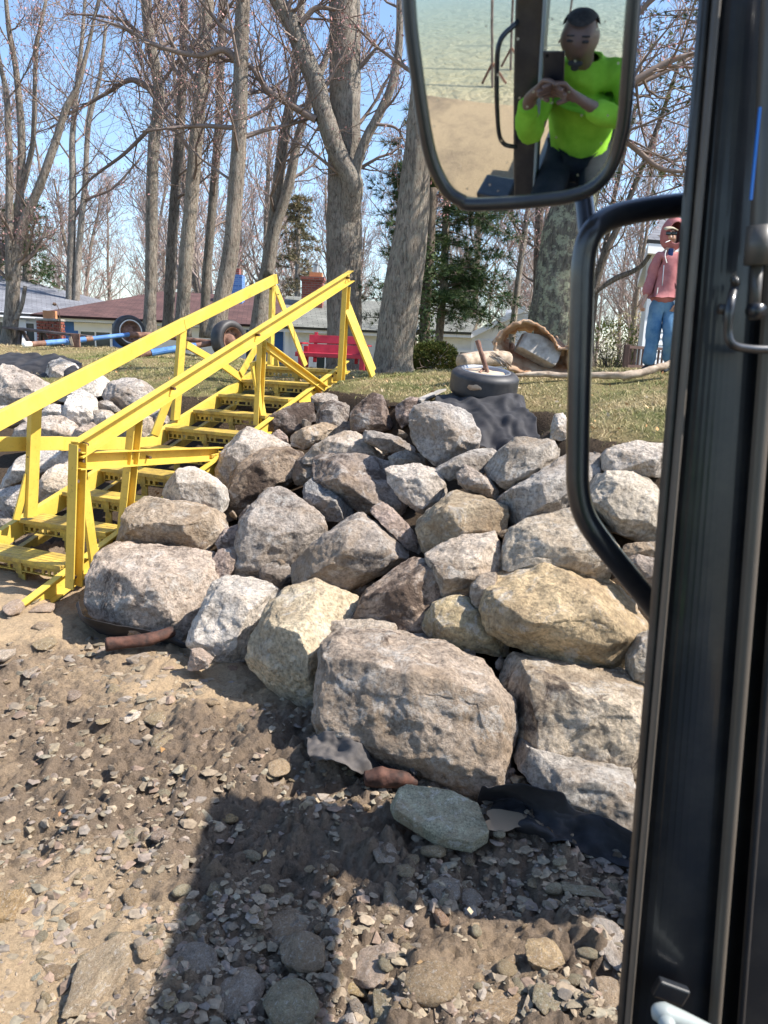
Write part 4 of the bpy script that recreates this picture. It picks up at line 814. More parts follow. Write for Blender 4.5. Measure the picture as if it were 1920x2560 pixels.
beam('brace', (641, 868, yl(7.6)), (602, 936, yl(6.9)), .02, .1); beam('brace', (688, 716, yl(8.3)), (764, 914, yl(8.9)), .02, .1, 'bar', bolts=(.1,))
beam('brace', (466, 862, yl(4.6)), (550, 910, yl(5.9)), .03, .08); beam('brace', (40, 1300, yl(-.3)), (70, 1185, yl(-.1)), .02, .07)
# near (right) side frame
pb = beam('post', (176, 1466, yr(-1.35)), (186, 1108, yr(-1.35)), .07, .10, 'chan', 1, bolts=(.08, .75, .96))
beam('post', (300, 1362, yr(.15)), (332, 1040, yr(.15)), .06, .10, 'chan', 1, bolts=(.74,)); beam('post', (640, 1062, yr(5.1)), (650, 850, yr(5.1)), .05, .10, 'chan', 1)
beam('post', (847, 950, yr(7.9)), (861, 716, yr(7.9)), .055, .10, 'chan', 1, bolts=(.68,))
beam('handrail', (184, 1124, yr(-1.4)), (873, 690, yr(8.2)), .06, .13, 'chan', 1, bolts=(.02, .24, .53, .98))
beam('mid_rail', (184, 1151, yr(-1.4)), (545, 1133, yr(3.4)), .06, .13, 'chan', 1, bolts=(.03, .42))
beam('brace', (203, 1169, yr(-1.15)), (238, 1424, yr(-.75)), .03, .085); beam('brace', (633, 905, yr(5.0)), (660, 1056, yr(5.2)), .03, .11, 'bar', bolts=(.35,))
beam('brace', (652, 858, yr(5.2)), (812, 975, yr(7.4)), .045, .09, 'chan', 1); beam('brace', (864, 745, yr(8.0)), (935, 926, yr(8.7)), .03, .09); beam('brace', (866, 775, yr(7.9)), (932, 940, yr(8.3)), .03, .12)
# ------------------------------------------------------------------ trees
def batch_tubes(lines):                # lines: (pts (n,3), radii (n,), sides); returns V, F(quads)
    groups = {}
    for p, r, k in lines: groups.setdefault((len(p), k), []).append((p, r))
    Vs, Fs = [], []; b = 0
    for (n, k), L in groups.items():
        P_ = np.array([l[0] for l in L], float); R = np.array([l[1] for l in L], float); m = len(L)
        T = np.empty_like(P_); T[:, 1:-1] = P_[:, 2:] - P_[:, :-2]; T[:, 0] = P_[:, 1] - P_[:, 0]; T[:, -1] = P_[:, -1] - P_[:, -2]
        T /= np.linalg.norm(T, axis=2)[..., None] + 1e-9
        D = P_[:, -1] - P_[:, 0]; ref = np.where((np.abs(D[:, 2]) > 0.75 * np.linalg.norm(D, axis=1))[:, None], np.array([1., 0.1, 0]), np.array([0.05, 0, 1.]))
        N = np.cross(T, ref[:, None, :]); N /= np.linalg.norm(N, axis=2)[..., None] + 1e-9; Bn = np.cross(T, N)
        a = np.arange(k) * 2 * math.pi / k
        V = P_[:, :, None, :] + R[:, :, None, None] * (np.cos(a)[None, None, :, None] * N[:, :, None, :] + np.sin(a)[None, None, :, None] * Bn[:, :, None, :])
        idx = np.arange(m * n * k).reshape(m, n, k) + b; nx = np.roll(idx, -1, axis=2)
        Fs.append(np.stack([idx[:, :-1], nx[:, :-1], nx[:, 1:], idx[:, 1:]], -1).reshape(-1, 4)); Vs.append(V.reshape(-1, 3)); b += m * n * k
    return np.concatenate(Vs), np.concatenate(Fs)
def unit(v): return v / (np.linalg.norm(v) + 1e-9)
def branch(lines, tips, p, d, L, r, lev, rg, maxlev=3, up=0.25, kids=(7, 7, 6), wig=0.3, rmin=.004):
    n = 6 if lev == 1 else 5 if lev == 2 else 4; pts = [np.array(p, float)]; d = unit(np.array(d, float)); sl = L / (n - 1)
    for i in range(n - 1):
        d = unit(d + rg.normal(0, wig, 3) * .6 + np.array([0, 0, up * .35])); pts.append(pts[-1] + d * sl)
    pts = np.array(pts); rad = np.linspace(r, max(rmin, r * .3), n); lines.append((pts, rad, 5 if lev == 1 else 3))
    if lev >= maxlev: tips.append(pts[-1]); tips.append(pts[-2]); return
    nk = kids[min(lev, len(kids)) - 1]
    for j in range(nk):
        t = 0.18 + 0.82 * (j + rg.uniform(0, 1)) / nk; f = min(t, .999) * (n - 1); i = int(f); q = pts[i] + (pts[min(i + 1, n - 1)] - pts[i]) * (f - i); dd = unit(pts[min(i + 1, n - 1)] - pts[i] + 1e-6)
        side = unit(np.cross(dd, rg.normal(size=3))); nd = unit(dd * rg.uniform(.45, .9) + side * rg.uniform(.5, .95))
        branch(lines, tips, q, nd, L * rg.uniform(.32, .62) * (1.1 - .5 * t), max(rmin, r * (1 - .6 * t) * .5), lev + 1, rg, maxlev, up, kids, wig, rmin)
def quad_cloud(name, C, size, cols, mat, rg, aspect=.6, jitter=0.0):
    m = len(C); C = np.asarray(C) + rg.normal(0, jitter, (m, 3)) if jitter else np.asarray(C)
    a = rg.normal(size=(m, 3)); a /= np.linalg.norm(a, axis=1)[:, None]; b = np.cross(a, rg.normal(size=(m, 3))); b /= np.linalg.norm(b, axis=1)[:, None] + 1e-9
    s = size * rg.uniform(.6, 1.4, (m, 1)); a = a * s; b = b * s * aspect
    V = np.stack([C - a, C + b * .8, C + a, C - b * .8], 1).reshape(-1, 3); Fq = np.arange(m * 4).reshape(m, 4)
    me = np_mesh(name, V, Fq, mat); pick = np.asarray(cols)[rg.integers(len(cols), size=m)] * rg.uniform(.75, 1.25, (m, 1))
    at = me.color_attributes.new('tint', 'FLOAT_COLOR', 'POINT'); at.data.foreach_set('color', np.repeat(np.concatenate([pick, np.ones((m, 1))], 1), 4, 0).astype(np.float32).ravel())
    return me
BUDS = [(.46, .23, .22), (.40, .20, .18), (.52, .30, .28)]
def part_np(name, me, parent, kind=None):
    o = bpy.data.objects.new(name, me); link(o, parent); o.matrix_parent_inverse = PINV(parent)
    if kind: o['kind'] = kind
    return o
def bare_tree(label, stems, seed, nb=16, t0=.35, blen=(1.2, 3.2), tint=(1, 1, 1), limbs=(), bark=None, buds=True, group=None, rough=.05, flare=True, name='bare_tree', kids=(8, 7, 6), bup=.5):
    """stems: list of (world points, radii); first one is the trunk"""
    rg = np.random.default_rng(seed); base = Vector(stems[0][0][0]); root = thing(name, label, 'tree', base, 0, group); lines, tips = [], []
    for s_, (pts, rad) in enumerate(stems):
        sp_ = spline(pts, 7); rr = interp(rad, 7)
        if s_ == 0 and flare:
            for i in range(min(5, len(rr))): rr[i] *= 1 + .30 * (1 - i / 5) ** 2
        V, Fc = tube(sp_, rr, 20); V = [Vector(v) for v in V]
        for i in range(len(V)):
            c = sp_[i // 20]; d = V[i] - c; V[i] = c + d * (1 + rough * noise.fractal(Vector((V[i].x * 5, V[i].y * 5, V[i].z * 1.3)), .7, 2, 4) * 1.6)
        o = mesh_obj('trunk', V, Fc, bark or M_bark, root, True); o.matrix_parent_inverse = PINV(root); o.color = (*tint, 1)
        P_ = np.array([tuple(p) for p in sp_]); n = len(P_)
        ln_ = sum((sp_[i + 1] - sp_[i]).length for i in range(len(sp_) - 1))
        for j in range(nb if s_ == 0 else int(min(nb * .8, ln_ * 1.1 - 1))):
            t = t0 + (1 - t0) * (j + rg.uniform(0, 1)) / nb if s_ == 0 else .15 + .85 * rg.uniform(); i = min(int(t * (n - 1)), n - 2); d = unit(P_[i + 1] - P_[i])
            a = rg.uniform(0, 6.28); side = np.array([math.cos(a), math.sin(a) * .8, 0]); r = min(.05, rr[i] * rg.uniform(.18, .4))
            branch(lines, tips, P_[i], unit(side + d * rg.uniform(.25, .9)), rg.uniform(*blen), r, 1, rg, 3, bup, kids)
    for pts, rad in limbs:
        sp_ = spline(pts, 6); rr = interp(rad, 6); P_ = np.array([tuple(p) for p in sp_]); lines.append((P_, np.array(rr), 7))
        for j in range(len(P_) * 2 // 3):
            i = rg.integers(len(P_) // 6, len(P_) - 1); d = unit(P_[i + 1] - P_[i]); side = rg.normal(size=3)
            branch(lines, tips, P_[i], unit(d * .8 + unit(side)), rg.uniform(.5, 1.6), rr[i] * .4 + .004, 2, rg, 3, .3, kids)
    if lines:
        V, Fq = batch_tubes(lines); o = part_np('crown', np_mesh('crown', V, Fq, M_twig, True), root)
        if buds and tips:
            C = np.array(tips); part_np('buds', quad_cloud('buds', C, .022, BUDS, M_bud, rg, .7, .06), root, 'stuff')
    return root
def stem(pts, y, rad): return [P(u, v, y) for u, v in pts], rad
Y = 17
bare_tree('forked grey tree at the far left edge beside the picnic bench', [
    stem([(20, 868), (28, 790), (34, 700), (37, 600)], Y, [.17, .15, .14, .10]), stem([(24, 700), (23, 560), (23, 386), (15, 231), (-2, 150), (-25, 0)], Y - .1, [.085, .08, .07, .055, .045, .03]),
    stem([(35, 690), (54, 386), (42, 193), (23, 77), (10, -60)], Y + .1, [.085, .08, .06, .05, .03]), stem([(34, 720), (52, 580), (100, 463), (135, 366), (166, 270), (193, 216), (216, 135), (250, -20)], Y, [.1, .095, .09, .08, .065, .055, .04, .025]),
    stem([(40, 540), (73, 405), (83, 347), (87, 231), (92, 116), (115, 0)], Y + .2, [.06, .055, .05, .045, .04, .03]), stem([(40, 800), (55, 760), (63, 715)], Y - .2, [.05, .045, .04])], 11, 9, .7, (.9, 2.3), (1.02, 1, 1))
bare_tree('twin trunk tree between the grey roof and the maroon roof', [stem([(171, 830), (176, 700), (182, 463), (181, 347), (193, 216), (205, 100), (215, -40)], 31, [.16, .15, .13, .11, .09, .07, .05]),
    stem([(187, 830), (196, 640), (212, 463), (222, 310), (250, 190), (265, 60)], 31, [.14, .12, .10, .09, .07, .05])], 12, 14, .35, (1.6, 4.2),
    limbs=[stem([(188, 540), (216, 500), (278, 473), (330, 420), (360, 380)], 31, [.07, .06, .05, .035, .02])])
bare_tree('slim crooked tree directly behind the nearer wheel of the pole frame', [stem([(372, 845), (376, 740), (379, 600), (380, 463), (386, 347), (397, 270), (394, 193), (374, 100), (366, 0), (364, -60)], 19, [.15, .14, .135, .135, .135, .13, .125, .12, .11, .1])], 13, 12, .5, (1.2, 3),
    limbs=[stem([(384, 225), (328, 200), (270, 231), (185, 278), (120, 300)], 19, [.07, .06, .045, .03, .015]), stem([(376, 320), (309, 386), (231, 444), (180, 500)], 19, [.05, .04, .03, .015]), stem([(378, 120), (320, 60), (250, 40), (160, 35)], 19, [.05, .04, .03, .015])])
bare_tree('darker slim trunk just left of the pale straight trunk', [stem([(420, 838), (424, 740), (430, 620), (438, 482), (449, 347), (456, 193), (460, 40), (462, -60)], 20.5, [.15, .14, .135, .13, .12, .105, .09, .08])], 14, 14, .35, (1.2, 3), (.72, .72, .74))
bare_tree('pale straight trunk in the middle of the left tree row', [stem([(454, 840), (459, 740), (467, 620), (478, 502), (490, 347), (505, 193), (518, 0), (522, -60)], 18, [.17, .155, .15, .15, .145, .14, .13, .12])], 15, 10, .45, (1.2, 3), (1.1, 1.08, 1.05))
bare_tree('leaning trunk with a broad base right of the straight pale one', [stem([(540, 845), (556, 740), (575, 640), (587, 502), (598, 347), (602, 193), (607, 0), (608, -60)], 16, [.19, .165, .155, .15, .145, .14, .13, .12])], 16, 10, .45, (1.2, 3), (1.05, 1.02, 1),
    limbs=[stem([(600, 160), (560, 125), (494, 139), (386, 112), (309, 69), (216, 42)], 16, [.07, .06, .05, .04, .03, .015]), stem([(590, 320), (500, 315), (430, 320), (350, 330)], 16, [.05, .04, .03, .015])])
bare_tree('thin dark trunk hidden behind the broad based leaning one', [stem([(512, 845), (516, 700), (535, 470), (549, 260), (555, 0), (556, -50)], 23, [.14, .13, .12, .11, .10, .09])], 17, 16, .3, (1.4, 3.6), (.7, .7, .7))
bare_tree('twin leaning trunks rising behind the top of the yellow stairs', [stem([(645, 850), (656, 740), (674, 640), (695, 463), (710, 347), (730, 231), (745, 116), (756, -40)], 20, [.22, .19, .16, .14, .13, .115, .10, .08]),
    stem([(668, 690), (687, 579), (722, 463), (745, 347), (776, 251), (807, 166), (828, 100), (845, -20)], 19.8, [.13, .13, .12, .105, .09, .08, .065, .05])], 18, 14, .35, (1.2, 3.2))
YM = 17.0
def vy(pts, rad): return [P(u, v, y) for u, v, y in pts], [r * 1.26 for r in rad]
bare_tree('thick forked maple trunk behind the red bench', [vy([(862, 945, YM), (861, 850, YM), (860, 700, YM), (860, 550, YM), (862, 400, YM), (863, 200, YM), (862, 0, YM), (862, -60, YM)], [.31, .29, .295, .29, .265, .25, .24, .23]),
    vy([(862, 610, YM - .05), (874, 520, YM - .2), (880, 455, YM - .38), (845, 385, YM - .45), (811, 290, YM - .5), (791, 212, YM - .5), (760, 135, YM - .5), (728, 58, YM - .5), (690, -5, YM - .5), (660, -60, YM - .5)], [.15, .18, .17, .155, .15, .15, .14, .13, .12, .11]),
    vy([(870, 560, YM - .15), (882, 470, YM - .4), (896, 400, YM - .45), (915, 347, YM - .45), (946, 289, YM - .45), (980, 212, YM - .45), (997, 116, YM - .45), (1000, -20, YM - .45)], [.06, .085, .08, .075, .07, .065, .06, .05])],
    19, 5, .5, (.9, 2.4), limbs=[stem([(790, 300), (726, 262), (668, 224), (626, 166), (560, 147), (500, 120)], 16.4, [.075, .07, .06, .05, .035, .02]), stem([(752, 60), (790, 20), (840, 25)], 16.4, [.06, .05, .03]), stem([(780, 140), (720, 60), (735, -30)], 16.4, [.06, .05, .04]), stem([(940, 310), (990, 320), (1015, 360)], 16.4, [.035, .025, .015])])
bare_tree('leaning smooth trunk left of the pine and round bush', [stem([(980, 945), (988, 850), (1008, 720), (1029, 560), (1040, 430), (1050, 320), (1061, 150), (1070, 0), (1072, -50)], 11.6, [.29, .28, .28, .235, .20, .185, .16, .14, .12])], 20, 4, .7, (.8, 2), (1.1, 1.08, 1.04))
bare_tree('stout lichen covered trunk behind the torn rusty tank', [stem([(1376, 930), (1385, 800), (1398, 700), (1414, 600), (1434, 523), (1462, 400), (1500, 250), (1530, 100), (1545, -40)], 10.6, [.34, .32, .31, .30, .285, .26, .22, .18, .15])], 21, 9, .65, (1, 2.6), bark=M_lichen, rough=.08,
    limbs=[stem([(1500, 250), (1590, 200), (1680, 150), (1750, 130)], 10.6, [.06, .05, .04, .02]), stem([(1480, 330), (1560, 350), (1650, 420), (1740, 430)], 10.6, [.05, .04, .03, .02])])
bare_tree('dark branching tree seen inside the loop of the mirror bar', [stem([(1466, 920), (1474, 800), (1492, 700), (1515, 630), (1543, 571), (1580, 480), (1640, 330), (1700, 150)], 15, [.12, .11, .075, .07, .06, .05, .045, .03]), stem([(1478, 735), (1536, 698), (1588, 675), (1616, 650), (1650, 590)], 14.8, [.05, .05, .045, .04, .03]), stem([(1495, 690), (1512, 620), (1525, 560), (1540, 470), (1590, 260)], 15.2, [.055, .05, .045, .04, .03])],
    22, 16, .3, (1, 2.8), (.6, .57, .55), kids=(9, 8, 7))
bare_tree('thin pale sapling between the pine and the lichen trunk', [stem([(1275, 880), (1296, 700), (1312, 580), (1325, 480), (1335, 380)], 20, [.08, .075, .07, .06, .05])], 23, 14, .25, (.7, 1.8), (1.2, 1.18, 1.15))
bare_tree('dark slim trunk right behind the lichen trunk', [stem([(1342, 880), (1345, 650), (1349, 520), (1352, 400)], 24, [.14, .13, .12, .11])], 24, 16, .25, (1, 2.6), (.55, .5, .48))
# woods beyond the houses: five tree shapes, copied
def far_tree(seed, h):
    rg = np.random.default_rng(seed); pts = [Vector((0, 0, 0))]; d = Vector((rg.normal(0, .04), 0, 1))
    for i in range(7): d = (d + Vector((rg.normal(0, .07), rg.normal(0, .07), .12))).normalized(); pts.append(pts[-1] + d * h * .12)
    r = list(np.linspace(.2, .05, 8)); lines, tips = [], []; sp_ = spline(pts, 3); rr = interp(r, 3); root = thing('woodland_tree', 'bare twiggy tree standing in the woods beyond the houses', 'tree', (0, 0, 0), 0, 'bare trees of the woods beyond the houses')
    V, Fc = tube(sp_, rr, 7); o = mesh_obj('trunk', V, Fc, M_bark, root, True); o.color = (.95, .9, .86, 1); P_ = np.array([tuple(p) for p in sp_])
    for j in range(26):
        t = .16 + .84 * (j + rg.uniform()) / 26; i = min(int(t * (len(P_) - 1)), len(P_) - 2); a = rg.uniform(0, 6.28)
        branch(lines, tips, P_[i], unit(np.array([math.cos(a), math.sin(a), rg.uniform(.5, 1.3)])), h * rg.uniform(.16, .34) * (1.1 - .5 * t), rr[i] * .38, 1, rg, 3, .6, (9, 7, 5), .3, .009)
    V, Fq = batch_tubes(lines); o = bpy.data.objects.new('crown', np_mesh('crown', V, Fq, M_twigfar, True)); link(o, root)
    C = np.array(tips)[::4]; o = bpy.data.objects.new('buds', quad_cloud('buds', C, .045, BUDS, M_bud, rg, .7, .12)); link(o, root); o['kind'] = 'stuff'
    return root
def copy_tree(o, parent=None):
    c = o.copy(); COL.objects.link(c)
    if parent is not None: c.parent = parent; c.matrix_parent_inverse = o.matrix_parent_inverse.copy()
    for ch in list(o.children): copy_tree(ch, c)
    return c
fp = [far_tree(70 + i, 12 + i) for i in range(5)]; rgf = random.Random(5); used = set(); spots = []
for k in range(52):
    y = 36 + 62 * (k / 52) ** 1.1; x = (((k * .618) % 1) * 1.5 - .72) * (y * .62 + 4); spots.append((x + rgf.uniform(-2, 2), y))
for k, (x, y) in enumerate(spots):
    i = k % 5; o = fp[i] if i not in used else copy_tree(fp[i]); used.add(i)
    s = rgf.uniform(.85, 1.25); o.location = (x, y, TZ(x, y) - .1); o.rotation_euler = (0, 0, rgf.uniform(0, 6.28)); o.scale = (s, s, s * rgf.uniform(.9, 1.1))
# conifers
def needles(tufts, dirs, L, cols, rg, per=12, w=.006):
    m = len(tufts); C = np.repeat(np.array(tufts), per, 0); D = np.repeat(np.array(dirs), per, 0) + rg.normal(0, .55, (m * per, 3)); D /= np.linalg.norm(D, axis=1)[:, None]
    sd = np.cross(D, rg.normal(size=D.shape)); sd /= np.linalg.norm(sd, axis=1)[:, None] + 1e-9; l = L * rg.uniform(.7, 1.2, (len(C), 1))
    V = np.stack([C - sd * w, C + sd * w, C + D * l], 1).reshape(-1, 3); me = np_mesh('needles', V, np.arange(len(C) * 3).reshape(-1, 3), M_needle)
    c = np.repeat(np.asarray(cols)[rg.integers(len(cols), size=m)] * rg.uniform(.7, 1.3, (m, 1)), per * 3, 0)
    at = me.color_attributes.new('tint', 'FLOAT_COLOR', 'POINT'); at.data.foreach_set('color', np.concatenate([c, np.ones((len(c), 1))], 1).astype(np.float32).ravel()); return me
def conifer(label, pts, rad, seed, cols, nb=60, blen=(.8, 2.0), L=.13, t0=.12, droop=-.1, bias=(0, 0, 0), tint=(1, 1, 1), per=12, name='pine_tree', tuft=22, w=.006, cone=.6):
    rg = np.random.default_rng(seed); root = thing(name, label, 'tree', pts[0]); sp_ = spline(pts, 6); rr = interp(rad, 6)
    V, Fc = tube(sp_, rr, 10); o = mesh_obj('trunk', V, Fc, M_bark, root, True); o.matrix_parent_inverse = PINV(root); o.color = (*tint, 1)
    P_ = np.array([tuple(p) for p in sp_]); lines, tf, td = [], [], []
    for j in range(nb):
        t = t0 + (1 - t0) * (j + rg.uniform()) / nb; i = min(int(t * (len(P_) - 1)), len(P_) - 2); q = P_[i] + (P_[i + 1] - P_[i]) * (t * (len(P_) - 1) - i)
        a = rg.uniform(0, 6.28); d = unit(np.array([math.cos(a), math.sin(a), rg.uniform(-.1, .3)]) + np.array(bias)); l = rg.uniform(*blen) * (1 - cone * t); p = [q]
        for s_ in range(5): d = unit(d + rg.normal(0, .12, 3) + np.array([0, 0, droop * .5])); p.append(p[-1] + d * l / 5)
        p = np.array(p); lines.append((p, np.linspace(.018, .004, 6), 4))
        for s_ in range(tuft):
            f = rg.uniform(.25, 1) * 5; i2 = min(int(f), 4); c = p[i2] + (p[i2 + 1] - p[i2]) * (f - i2); off = rg.normal(0, .10, 3) * np.array([1, 1, .3]) * (l ** .5); tf.append(c + off); td.append(unit(p[i2 + 1] - p[i2] + unit(off) * .8 + np.array([0, 0, .12])))
            if s_ % 3 == 0: lines.append((np.array([c, c + off]), np.array([.006, .003]), 3))
    V, Fq = batch_tubes(lines); part_np('branches', np_mesh('branches', V, Fq, M_twig, True), root)
    part_np('crown', needles(tf, td, L, cols, rg, per, w), root); return root
GRN1 = [(.035, .075, .022), (.055, .10, .03), (.08, .115, .035), (.03, .06, .025)]
conifer('green pine with a slender grey trunk behind the round bush', [P(u, v, 18) for u, v in ((1095, 880), (1103, 780), (1111, 690), (1115, 523), (1122, 400), (1130, 250))], [.10, .095, .09, .08, .06, .04], 31, GRN1, 125, (1.0, 2.5), .19, .18, -.12, (.3, -.1, 0), (1, .97, .93), 22, tuft=32, w=.005, cone=.35)
conifer('dark green pine left of the slender trunked pine', [P(u, v, 22) for u, v in ((1020, 880), (1022, 700), (1028, 560), (1032, 480), (1040, 400))], [.1, .09, .07, .05, .03], 32, GRN1, 70, (.8, 1.7), .19, .35, -.1, (.2, 0, 0), per=20, w=.005)
conifer('thin brownish spruce behind the red brick chimney', [P(u, v, 36) for u, v in ((742, 860), (744, 700), (746, 580), (748, 490))], [.16, .13, .09, .03], 33, [(.17, .14, .07), (.22, .17, .09), (.12, .11, .05)], 90, (1.2, 2.6), .2, .1, -.25, per=8, name='spruce_tree', tuft=18, w=.014, cone=.75)
conifer('dark green spruce above the grey roof at the far left', [P(u, v, 33) for u, v in ((62, 850), (64, 700), (66, 580), (66, 500))], [.16, .13, .09, .03], 34, GRN1, 80, (1.4, 2.4), .2, .1, -.2, per=9, name='spruce_tree', tuft=20, w=.014, cone=.7)
conifer('sparse pine branches between the mirror and the door pillar', [P(u, v, 11.5) for u, v in ((1840, 930), (1835, 600), (1830, 300), (1825, 50), (1820, -150))], [.15, .13, .11, .09, .07], 35, [(.10, .12, .03), (.13, .14, .04), (.06, .085, .03)], 46, (1.0, 2.3), .12, .3, -.05, (-.8, 0, 0), per=10, tuft=12, w=.006, cone=.2)
# shrubs
def shrub(name, label, cen, rad, n, cols, size, seed, stems=12, cat='shrub', needle=False):
    rg = np.random.default_rng(seed); c = np.array(tuple(cen)); base = Vector((cen[0], cen[1], cen[2] - rad[2])); root = thing(name, label, cat, base); lines = []; tips = []
    for j in range(stems):
        d = unit(rg.normal(size=3) * np.array([1, 1, .4]) + np.array([0, 0, .9])); branch(lines, tips, np.array(base), d, max(rad) * rg.uniform(1, 1.5), .015, 2, rg, 3, .2, (7, 7, 6))
    V, Fq = batch_tubes(lines); part_np('stems', np_mesh('stems', V, Fq, M_twig, True), root)
    d = rg.normal(size=(n, 3)); d /= np.linalg.norm(d, axis=1)[:, None]; cl = np.array([noise.noise(Vector((q * 2.3 + seed).tolist())) for q in d])
    r = (1 + .28 * cl[:, None]) * rg.uniform(.55, 1, (n, 1)) ** .5; C = c + d * r * np.array(rad)
    if needle: me = needles(C, d + np.array([0, 0, .3]), size, cols, rg, 10, .007)
    else: me = quad_cloud('leaves', C, size, cols, M_leaf, rg, .55)
    part_np('crown', me, root); return root
q = P(1085, 898, 13); shrub('yew_bush', 'low rounded evergreen bush beside the leaning smooth trunk', q, (.42, .35, .27), 2600, [(.10, .12, .02), (.06, .085, .018), (.15, .14, .035)], .05, 41, 10, 'bush', True)
q = P(1525, 870, 19); shrub('budding_shrub', 'yellow green budding shrub left of the brown railing', q, (.75, .6, .65), 1500, [(.34, .34, .08), (.26, .29, .06), (.4, .38, .13)], .035, 42, 30)
q = P(1580, 850, 24); shrub('budding_shrub', 'paler taller budding shrub behind the brown railing', q, (.9, .7, .9), 900, [(.38, .34, .14), (.42, .37, .19)], .035, 43, 34)
q = P(1050, 790, 16.5); rg = np.random.default_rng(44); r0 = bare_tree('ivy covered trunk just left of the pine', [stem([(1058, 915), (1062, 800), (1070, 690), (1076, 600), (1082, 470)], 16.5, [.12, .11, .10, .09, .08])], 44, 4, .8, (.6, 1.2), (.6, .55, .5), name='ivy_tree')
A_, B2 = np.array(tuple(P(1058, 915, 16.4))), np.array(tuple(P(1074, 610, 16.4))); t = rg.uniform(0, 1, (1500, 1)); part_np('ivy', quad_cloud('ivy', A_ + (B2 - A_) * t + rg.normal(0, .11, (1500, 3)), .035, [(.04, .07, .02), (.07, .10, .03), (.10, .12, .05)], M_leaf, rg, .8), r0, 'stuff')

# ------------------------------------------------------------------ grass and dead leaves on the lawn
n = 190000; yy = 4.2 + 15 * rng.uniform(0, 1, n) ** 1.5; xx = (rng.uniform(0, 1, n) * 1.02 - .53) * yy * 1.02 + .2
gf = sstep(np.where(xx < -1.3, 1.24, 1.43), np.where(xx < -1.3, 1.36, 1.54), S_np(xx, yy)); keep = rng.uniform(0, 1, n) < gf * np.clip(.75 + fbm(xx * 1.3, yy * 1.3, 3, 8) * 1.3, .08, 1); xx, yy = xx[keep], yy[keep]; zz = terrain_z(xx, yy); m = len(xx)
az = rng.uniform(0, 6.28, m); h = rng.uniform(.015, .048, m) * (1 + .6 * fbm(xx * 2, yy * 2, 2, 9)); w_ = .0016 + .00028 * yy
b0 = np.stack([xx, yy, zz - .005], 1); sx = np.stack([np.cos(az), np.sin(az), 0 * az], 1) * w_[:, None]; ln = np.stack([rng.normal(0, 1.1, m), rng.normal(0, 1.1, m), np.ones(m)], 1)
mid = b0 + ln * h[:, None] * np.array([.35, .35, .6]); tip = b0 + ln * h[:, None]
V = np.stack([b0 - sx, b0 + sx, mid + sx * .7, mid - sx * .7, tip], 1).reshape(-1, 3); i5 = np.arange(m)[:, None] * 5
me = np_mesh('grass', V, np.concatenate([np.concatenate([i5, i5 + 1, i5 + 2], 1), np.concatenate([i5, i5 + 2, i5 + 3], 1), np.concatenate([i5 + 3, i5 + 2, i5 + 4], 1)]), M_blade)
gn = fbm(xx * .9, yy * .9, 4, 12) + rng.normal(0, .25, m); straw = np.array([.50, .39, .22]); gre = np.array([.15, .19, .05]); k_ = np.clip(gn * 1.1 + .36, 0, 1)[:, None]
c = (straw * (1 - k_) + gre * k_) * rng.uniform(.7, 1.25, (m, 1)); at = me.color_attributes.new('tint', 'FLOAT_COLOR', 'POINT'); at.data.foreach_set('color', np.repeat(np.concatenate([c, np.ones((m, 1))], 1), 5, 0).astype(np.float32).ravel())
o = bpy.data.objects.new('grass', me); COL.objects.link(o); tag(o, kind='stuff')
n = 800; yy = 4.6 + 10 * rng.uniform(0, 1, n) ** 1.3; xx = (rng.uniform(0, 1, n) * 1.0 - .5) * yy * 1.0 + .3; k_ = S_np(xx, yy) > 1.3
C = [np.stack([xx[k_], yy[k_], terrain_z(xx[k_], yy[k_]) + .025], 1)]
for i in range(-1, 9):                  # leaves caught beneath the treads
    q = np.array([tuple(sp(i, x, 0) + ST_D * d) for x, d in zip(rng.uniform(.05, .9, 45), rng.uniform(.0, .5, 45))]); q[:, 2] = terrain_z(q[:, 0], q[:, 1]) + .02; C.append(q)
u_ = rng.uniform(0, 1550, 16); v_ = rng.uniform(1700, 2560, 16); C.append(np.array([tuple(G(u, v, .045)) for u, v in zip(u_, v_)]))
o = bpy.data.objects.new('leaf_litter', quad_cloud('leaf_litter', np.concatenate(C), .02, [(.42, .24, .10), (.50, .33, .17), (.33, .17, .08), (.45, .36, .24)], M_leaf, rng, .7)); COL.objects.link(o); tag(o, kind='stuff')
# ------------------------------------------------------------------ houses
def uvroof(name, quads, mat, parent, th=.08):
    """roof planes given as 4 corners; thickness below; UV in metres along the slope"""
    V, Fc, UV = [], [], []
    for q in quads:
        q = [Vector(p) for p in q]; n = (q[1] - q[0]).cross(q[-1] - q[0]).normalized(); n = n if n.z > 0 else -n
        b = len(V); m = len(q); V += q + [p - n * th for p in q]; ex = (q[1] - q[0]).normalized(); ey = n.cross(ex)
        Fc.append(tuple(range(b, b + m))); UV.append([((p - q[0]).dot(ex), (p - q[0]).dot(ey)) for p in q])
        Fc.append(tuple(range(b + 2 * m - 1, b + m - 1, -1))); UV.append([(0, 0)] * m)
        for i in range(m): j = (i + 1) % m; Fc.append((b + i, b + m + i, b + m + j, b + j)); UV.append([(0, 0)] * 4)
    o = mesh_obj(name, V, Fc, mat, parent); o.matrix_parent_inverse = PINV(parent)
    uv = o.data.uv_layers.new(name='UVMap')
    k = 0
    for p, u in zip(o.data.polygons, UV):
        for t in u: uv.data[k].uv = t; k += 1
    return o
